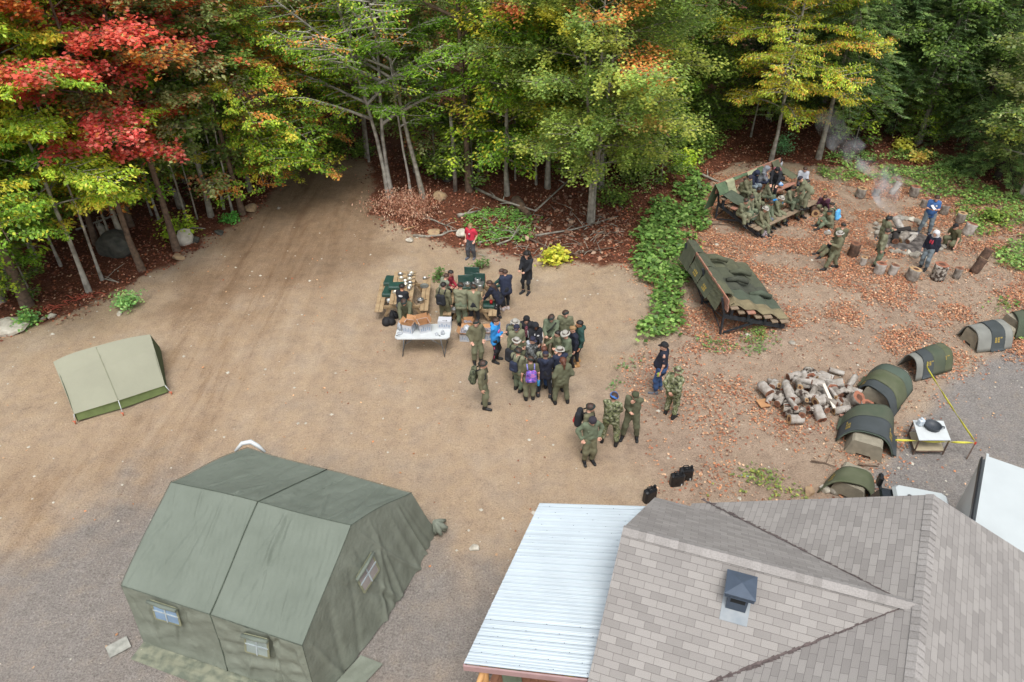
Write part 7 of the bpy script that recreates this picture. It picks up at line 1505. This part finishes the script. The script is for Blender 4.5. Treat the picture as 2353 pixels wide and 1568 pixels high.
    if logo:
        for (m_, x, y_, z__, w, h_) in logo:
            mb = MB(); n = 14; s = 1 if y_ > 0 else -1; base_ = np.array([x, 0, z__]); Vt = []
            yy = s * (.083 * fat / H * 1.0 + .02 + (.02 if s > 0 else .0))
            for j in range(n): a = 6.283 * j / n; Vt.append(tor((x + w * math.cos(a), yy - s * abs(x + w * math.cos(a)) * .25, z__ + h_ * math.sin(a))))
            mb.add(Vt, [tuple(range(n))]); o = mb.build('print', m_, ob); so = o.modifiers.new('s', 'SOLIDIFY'); so.thickness = .03; so.offset = 0
    return ob, dict(tor=tor, hnd=hnd, R=R_t, pel=pel, neck=neck, H=H, yaw=yaw, loc=loc)
def W_of(pd, p): return pd['loc'] + Matrix.Rotation(pd['yaw'], 3, 'Z') @ Vector(p)
STRAP = mat('strap_black', '#1d1e20', .8)
def backpack(pd, m, label, s=1.0, pocket=None, z=.14, strapm=None, extra=None):
    r = link('backpack', None, loc=pd['loc'], rot=(0, 0, pd['yaw']), label=label, cat='backpack'); tor = pd['tor']; b = .115 + .03 * s
    pr = [(tor((-.045 * s, -b, z + .09 * s)), tor((-.05 * s, -b, z - .07 * s)), .075 * s, .085 * s), (tor((.045 * s, -b, z + .09 * s)), tor((.05 * s, -b, z - .07 * s)), .075 * s, .085 * s)]
    put('bag', sdf_mesh(pr, .02, k=.02, wr=.004), m, r)
    put('front_pocket', sdf_mesh([(tor((-.03 * s, -b - .045 * s, z - .05 * s)), tor((.03 * s, -b - .045 * s, z - .05 * s)), .055 * s, .055 * s)], .018, k=.01), pocket or m, r)
    for sg in (-1, 1):
        mb = MB(); mb.tube([Vector(tor((sg * .06, -.10, z + .12 * s))), Vector(tor((sg * .065, -.03, .325))), Vector(tor((sg * .068, .058, .27))), Vector(tor((sg * .085, .075, .17))), Vector(tor((sg * .1, -.03, z - .04)))], .02, 6); mb.build('shoulder_strap', strapm or STRAP, r)
    return r
L_ = math.radians
WHM = mat('print_white', '#c8c8c8', .8); PNK = mat('print_pink', '#c04a8a', .8); DRED = mat('print_darkred', '#7a1c2c', .8); RPR = mat('print_red', '#b8384a', .8)
# facing: 0 = away from camera, 180 = to the camera, 90 = to the left, -90 = to the right
def A(d): return math.radians(d)
# --- cooks
person((1, 310, 812), 1.6, A(-15), 'person in a black T-shirt with a white back print at the left picnic table', top='black', bot='greyp', hat=None, hair='k', skin='m', arms='front', sleeve=0, tee=True, pitch=.25, logo=[(WHM, 0, -1, .22, .045, .018)])
person((1, 325, 1012), 1.62, A(180), 'beret and olive uniform bending over behind the folding table, hands on the cartons', pitch=.45, arms='reach', hp=.4)
_, d3 = person((1, 782, 795), 1.62, A(-20), 'bareheaded olive uniform with a black backpack at the cooks table', hat=None, hair='k', arms='down'); backpack(d3, CL['black'], 'black backpack with pale straps on the bareheaded person at the cooks table', 1.0)
person((1, 825, 698), 1.5, A(-60), 'boy in a sage green sweater leaning on the cooks table', top='sage', bot='greyp', hat=None, hair='b', arms='fold', pitch=.3, pose='stand', crouch=1)
person((1, 875, 665), 1.5, A(-110), 'boy in a dark red and navy jacket at the far left of the cooks table', top='dred', bot='navy', hat=None, hair='k', arms='front', pitch=.3, stripe=(CL['navy'], 'arm'))
person((1, 975, 800), 1.68, A(-5), 'tallest olive uniform in a beret seen from behind at the cooks table', arms='front', top='olive', pitch=.08)
person((1, 1125, 822), 1.62, A(-8), 'olive jacket with black trousers and beret seen from behind at the cooks table', bot='black', arms='front', pitch=.08, top='olive3')
person((1, 1285, 778), 1.6, A(75), 'long haired girl in a dark jacket and striped leggings bending over the cooks table', top='dnavy', bot='black', hat=None, hair='b', hairs='long', arms='reach', pitch=.55, shoe='b', stripe=(WHM, 'leg'))
person((1, 1435, 645), 1.58, A(100), 'person in a dark green jacket hidden behind the navy jacket', top='dgreen', bot='black', hat=None, hair='b', arms='front', pitch=.15, shoe='w')
person((1, 1480, 648), 1.6, A(20), 'person in a puffy navy jacket and white shoes seen from behind', top='navy', bot='black', hat=None, hair='b', arms='front', pitch=.12, shoe='w', fat=1.15)
person((1, 1085, 130), 1.5, A(160), 'child in a bright red T-shirt standing alone on the sand bank', top='red', bot='greyp', hat=None, hair='y', arms='pocket', sleeve=0, tee=True, hyaw=.5, shoe='g', logo=[(DRED, 0, 1, .16, .03, .04), (WHM, 0, 1, .21, .02, .015)])
person((0, 1210, 580), 1.66, A(150), 'person with big curly dark hair in a long black coat beside the brush bank', top='black', bot='black', hat=None, hair='k', hairs='curly', arms='front', jl=.36, shoe='b')
# --- queue of people
person((2, 325, 260), 1.58, A(-160), 'olive uniform with beret standing between the cartons', arms='pocket', hyaw=-.5)
person((2, 585, 235), 1.62, A(-115), 'person in a bright blue hoodie and black leggings with a pink side stripe', top='blue', bot='black', hat=None, hair='b', hairs='bun', arms='fold', stripe=(mat('pink_stripe', '#d8507c', .8), 'leg'), logo=[(PNK, 0, 1, .19, .045, .04), (WHM, 0, 1, .19, .02, .035)], hood='blue')
_, d = person((2, 820, 250), 1.62, A(-150), 'grey brimmed hat with a patterned backpack behind the navy cap', hat='boonie', arms='front'); backpack(d, CL['camog'], 'grey patterned backpack at the back left of the queue', 1.0)
person((2, 835, 322), 1.62, A(-165), 'olive uniform with a navy cap at the left of the queue', hat='cap', arms='down', hyaw=-.4, top='olive3')
person((2, 960, 212), 1.6, A(178), 'black toque, black jacket over a red checked shirt at the back of the queue', top='black', bot='black', hat='toque', arms='down', logo=[(CL['plaid'], 0, 1, .2, .03, .09), (CL['plaid'], .0, 1, .1, .028, .06)], skin='l', hood='black')
person((2, 1075, 300), 1.52, A(-165), 'child in a black jacket with white sleeve stripes and a black hood up', top='black', bot='greyp', hat='hood', skin='d', arms='front', stripe=(WHM, 'arm'), logo=[(WHM, .03, 1, .24, .012, .016), (WHM, -.04, 1, .2, .025, .01)])
_, d = person((2, 1270, 210), 1.68, A(170), 'beret and olive uniform with a black strap across the chest', arms='front', hp=.5)
mb = MB(); t_ = d['tor']; mb.tube([Vector(t_((-.09, .05, .31))), Vector(t_((-.02, .115, .22))), Vector(t_((.08, .11, .1)))], .02, 5); mb.build('chest_strap', STRAP, PERSONS[-1])
person((2, 1455, 140), 1.64, A(175), 'olive uniform with beret, furthest back at the right of the queue', hyaw=.3)
person((2, 1620, 262), 1.66, A(100), 'person in a dark green hoodie with tan boots', top='dgreen', bot='black', hat=None, hair='k', skin='m', arms='one', shoe='t', logo=[(WHM, .0, 1, .2, .02, .018)], hood='dgreen')
_, dB_ = person((2, 1540, 335), 1.5, A(110), 'blond boy in a black long sleeve shirt holding something white', top='dnavy', bot='black', hat=None, hair='y', hairs='tousled', arms='one')
mb = MB(); mb.box((0, 0, 0), (.05, .04, .12), bev=.01); mb.build('white_bottle', WHM, loc=W_of(dB_, dB_['hnd'][1] + np.array([0, .03, -.08])), label='small white object in the hand of the blond boy', cat='bottle')
person((2, 1345, 390), 1.45, A(95), 'short dark haired olive uniform holding out a hand in the queue', hat=None, hair='k', arms='one', top='olive2')
person((2, 1440, 395), 1.6, A(115), 'grey brimmed hat at the right side of the queue by the blond boy', hat='boonie', arms='front', pitch=.1)
_, d = person((2, 840, 475), 1.58, A(-45), 'grey brimmed hat with a black backpack, left side of the queue', hat='boonie', arms='front'); backpack(d, CL['black'], 'black and grey backpack under the left grey brimmed hat', 1.1)
_, d = person((2, 865, 605), 1.56, A(-35), 'beret and olive uniform with a navy drawstring backpack', arms='front', top='olive'); backpack(d, CL['navy'], 'navy drawstring backpack at the left front of the queue', .85)
person((2, 1045, 472), 1.55, A(-120), 'navy cap with a grey hood over a dark patterned jacket, middle of queue', top='camog', bot='black', hat='cap', arms='chin', hood='lgrey', pitch=.1)
_, d = person((2, 1185, 580), 1.48, A(-15), 'brown haired child with a brown backpack with two yellow bands', hat=None, hair='a', top='khaki', bot='jeans', arms='front'); bp_ = backpack(d, mat('brown_pack', '#6a5f50', .9), 'brown backpack with two yellow reflective bands', 1.1)
mb = MB(); 
for zz in (.2, .1): mb.tube([Vector(d['tor']((-.1, -.15, zz))), Vector(d['tor']((0, -.212, zz))), Vector(d['tor']((.1, -.15, zz)))], .013, 6)
mb.build('yellow_band', mat('yellow_band', '#c8a840', .6), bp_)
person((2, 1375, 590), 1.6, A(20), 'grey brimmed hat over a navy jacket in the middle front of the queue', top='navy', bot='olive', hat='boonie', arms='front')
_, dp = person((2, 1010, 705), 1.6, A(5), 'beret and olive T-shirt with a purple backpack, front of the queue', top='oliveT', sleeve=0, tee=True, arms='down'); backpack(dp, CL['galaxy'], 'purple and blue galaxy print backpack', 1.0, strapm=mat('lilac_strap', '#7a78b8', .8))
mb = MB(); mb.lathe([(.03, 0), (.045, .02), (.04, .12), (.045, .2), (.02, .24)], 10, cap=True); mb.build('blue_bag', mat('blue_foil', '#3a9ad0', .3, var=.2, scale=12), loc=W_of(dp, dp['hnd'][1] + np.array([0, .02, -.3])), label='shiny blue bag hanging from the hand of the purple backpack wearer', cat='bag')
person((2, 1200, 650), 1.6, A(-5), 'navy cap and dark jacket with grey sleeves and hood, front of the queue', top='dnavy', bot='black', hat='cap', arms='front', pose='wide', shoe='b', stripe=(CL['lgrey'], 'leg'), hood='navy', logo=None)
person((2, 1415, 718), 1.64, A(15), 'olive uniform with an auburn ponytail, feet apart, front right of the queue', hat=None, hair='a', hairs='ponytail', arms='pocket', pose='wide', fat=1.12)
_, d = person((2, 425, 768), 1.68, A(-100), 'lone olive uniform with beret and a dark patterned backpack left of the queue', arms='down', pose='stand', hairs='bun'); backpack(d, CL['camod'], 'dark green patterned backpack on the lone person left of the queue', 1.15)
# --- right of the queue
_, dm = person((3, 1060, 55), 1.82, A(75), 'heavy man in a navy T-shirt, jeans and black cap holding a can', top='dnavy', bot='jeans', hat='cap', hatm=HATM['black'], hair='k', sleeve=0, tee=True, arms='down', fat=1.42, shoe='g')
mb = MB(); mb.lathe([(.028, 0), (.033, .01), (.033, .11), (.026, .12)], 12, m=0); mb.build('drink_can', mat('green_can', '#8fae3c', .3), loc=W_of(dm, dm['hnd'][0] + np.array([0, .04, -.12])), label='green drink can in the hand of the heavy man', cat='can')
person((3, 1215, 310), 1.74, A(-40), 'camouflage uniform and camouflage hat, elbow raised, right of the heavy man', top='camo', bot='camo', hat='boonie', arms='back', fat=1.15)
person((3, 545, 580), 1.76, A(-20), 'camouflage uniform with a bright blue beret seen from behind', top='camo', bot='camo', hat='beret', hatm=HATM['blue'], arms='front', pose='wide', fat=1.1)
person((3, 770, 590), 1.68, A(165), 'olive uniform with cap, hand raised to the face, facing the camera', hat='cap', hatm=HATM['olive'], arms='face', pose='wide', hp=.4, hyaw=.3)
_, d = person((3, 305, 700), 1.66, A(-110), 'beret and black backpack with a red pocket, standing behind the dark toque', arms='down', skin='l'); backpack(d, CL['black'], 'large black backpack with a red bottom pocket', 1.15, pocket=mat('red_paint', '', .3))
person((3, 325, 855), 1.64, A(-165), 'dark toque and olive uniform holding something, nearest standing person to the roof', hat='toque', hatm=HATM['dark'], arms='hip', hp=.45)
for o_ in bpy.data.objects:
    if o_.name.startswith('boonie'): pass
PERSONS[-4]  # keep
# camouflage hat for the soldier on the right
for ch in PERSONS[-5].children:
    if ch.name.startswith('brimmed_hat'): ch.data = shape_mesh('boonie', CL['camo'])
# --- seated on the bleacher: facing the fire (front of the bleacher)
FA = math.atan2(-.62, .78) - math.pi / 2 + 0  # local +Y to the front direction
FY = math.atan2(-.78, .62) - math.pi / 2
def seated(px, row, label, **k):
    zs = hz(F1.x, F1.y) + ROWS[row][1] + .02; H = k.pop('H', 1.56); fz = .05 * H - (.42 if row == 0 else .30)
    k.setdefault('arms', 'lap'); k.setdefault('pitch', .25); dy = k.pop('dyaw', 0)
    return person(px, H, FY + dy, label, pose='sit', z=zs, foot=fz, **k)
seated((4, 1130, 928), 1, 'beret, chin in hand, hand on knee, left end of the second seat row', arms='chin', dyaw=-.2)
seated((4, 1225, 873), 1, 'beret leaning close behind the one with chin in hand', arms='lap')
seated((4, 1130, 602), 2, 'beret at the left of the third seat row, leaning forward', arms='knees', dyaw=-.1)
seated((4, 1195, 562), 3, 'dark toque in olive at the left of the top occupied row', hat='toque', hatm=HATM['dark'])
seated((4, 1320, 503), 3, 'navy hooded jacket, head bowed, on the upper row', top='navy', bot='gjeans', hat='hood', arms='lap', hp=.6)
seated((4, 1475, 425), 3, 'grey hooded jacket with a wine red bag on the upper row', top='grey', bot='navy', hat='hood', arms='lap', hp=.4, dyaw=.5, logo=[(DRED, 0, 1, .16, .03, .07)])
seated((4, 1530, 632), 2, 'beret sitting turned to the right in the middle of the bleacher', dyaw=.5, arms='knees')
seated((4, 1335, 752), 2, 'dark skinned bareheaded person in the middle of the bleacher', hat=None, hair='k', skin='d', dyaw=0, top='olive3')
seated((4, 1440, 1050), 0, 'grey brimmed hat, front row left, knees wide', hat='boonie', arms='knees', dyaw=-.2)
_, d = seated((4, 1530, 952), 0, 'beret between the two grey brimmed hats of the front row', arms='lap', skin='m')
_, d = seated((4, 1690, 885), 0, 'grey brimmed hat with a bright blue backpack strap, front row', hat='boonie', arms='chin', dyaw=-.1); backpack(d, CL['blue'], 'bright blue backpack on the front row', .8, strapm=CL['blue'])
seated((4, 1880, 722), 1, 'beret and olive uniform right of the blue backpack', dyaw=.1, arms='knees')
seated((4, 1975, 778), 0, 'beret, hands clasped, right part of the front row', dyaw=.0, arms='lap')
seated((4, 2010, 668), 1, 'beret second from the right end of the bleacher', dyaw=0)
seated((4, 2095, 625), 0, 'beret at the right end of the front row, arms on knees', dyaw=-.2, arms='knees')
person((4, 1955, 580), 1.6, A(70), 'olive uniform bending forward over the upper rows, dark toque', pose='stand', pitch=.85, z=.6, arms='reach', hat='toque', hatm=HATM['dark'])
_, d = person((4, 1615, 440), 1.58, A(160), 'person in a black jacket standing among the seats carrying a maroon backpack', pose='stand', pitch=.5, z=.85, top='black', bot='black', hat='toque', arms='reach'); backpack(d, CL['plaid'], 'maroon and grey backpack on the person in the black jacket', 1.1)
person((4, 1660, 295), 1.62, A(200), 'person in a pale grey sweater and dark cap behind the bleacher', top='lgrey', bot='navy', hat='cap', hatm=HATM['black'], arms='front', pitch=.3, logo=[(WHM, 0, 1, .18, .035, .05)])
person((4, 2055, 438), 1.62, A(175), 'person in a grey blue sweatshirt standing behind the right end of the bleacher', top='lgrey', bot='navy', hat=None, hair='b', arms='front', hp=.5)
mb = MB(); 
lump('blue_plastic_bag', W1(3.0, 1.2, .98), .16, mat('blue_white_bag', '#4a8ac8', .4, scale=14, col2='#b0c0d0', contrast=.4), 'blue and white plastic bag on the middle seats', 21)
lump('black_bag', W1(3.5, 1.5, 1.0), .2, mat('black_cloth', '', .8), 'black bag on the seats right of the blue and white bag', 22)
lump('grey_bag', W1(.95, .1, .42), .16, CL['slate'], 'dark grey bag on the front seat beside the grey brimmed hat', 23)
# --- around the fire
person((6, 300, 395), 1.55, A(150), 'crouching person in a wine coloured top with a grey sleeve by the side lying log', pose='crouch', top='wine', bot='olive', hat=None, hair='b', arms='ground', pitch=.6)
_, d = person((6, 375, 470), 1.58, A(50), 'beret with a sky blue backpack crouching near the bleacher', pose='crouch', arms='front', pitch=.2); backpack(d, mat('sky_blue_pack', '#5aa8dc', .6, scale=8, var=.15), 'sky blue backpack near the bleacher', 1.05)
person((6, 350, 560), 1.58, A(95), 'beret sitting on the ground with knees up, facing the bleacher', pose='floor', arms='read', pitch=.25, skin='m')
person((6, 520, 708), 1.6, A(-20), 'olive uniform with beret standing just behind the walking grey brimmed hat', arms='front')
_, d = person((6, 475, 808), 1.62, A(95), 'grey brimmed hat walking to the left past the log seats', pose='walk', hat='boonie', arms='read')
person((6, 410, 880), 1.5, A(100), 'person in olive trousers sitting low behind the walking grey brimmed hat', pose='floor', top='black', bot='olive', hat='beret', arms='lap')
person((6, 1065, 630), 1.58, A(-80), 'beret with dark tied hair at the left side of the fire', arms='front', hairs='bun', hair='k')
person((6, 1050, 780), 1.6, A(-120), 'beret, one arm out, in front of the fire ring', pose='stand', arms='down')
person((6, 1625, 400), 1.78, A(160), 'man in a blue T-shirt and grey jeans writing by the fire', top='tblue', bot='gjeans', hat=None, hair='b', arms='read', sleeve=0, tee=True, fat=1.2, shoe='g', hp=.5, logo=[(WHM, -.04, 1, .22, .018, .02), (WHM, .04, 1, .2, .018, .02)], pose='wide')
mb = MB(); mb.box((0, 0, 0), (.15, .21, .008)); mb.build('notebook', WHM, loc=Pd(*Zp(6, 1570, 530), PERSONS[-1].location.y - .35), rot=(.6, 0, .5), label='white notepad held by the man in the blue T-shirt', cat='notepad')
person((6, 1610, 808), 1.6, A(130), 'child in a navy sweatshirt with red lettering and a white hood up', top='dnavy', bot='gjeans', hat='hood', hatm=CL['white'], arms='down', shoe='b', logo=[(RPR, -.02, 1, .2, .018, .05), (RPR, .03, 1, .2, .016, .045)])
person((6, 1835, 728), 1.72, A(115), 'squatting person in an olive T-shirt and black cap right of the fire', pose='crouch', top='oliveT', bot='olive2', hat='cap', hatm=HATM['black'], sleeve=0, tee=True, arms='ground', pitch=.45, fat=1.15)
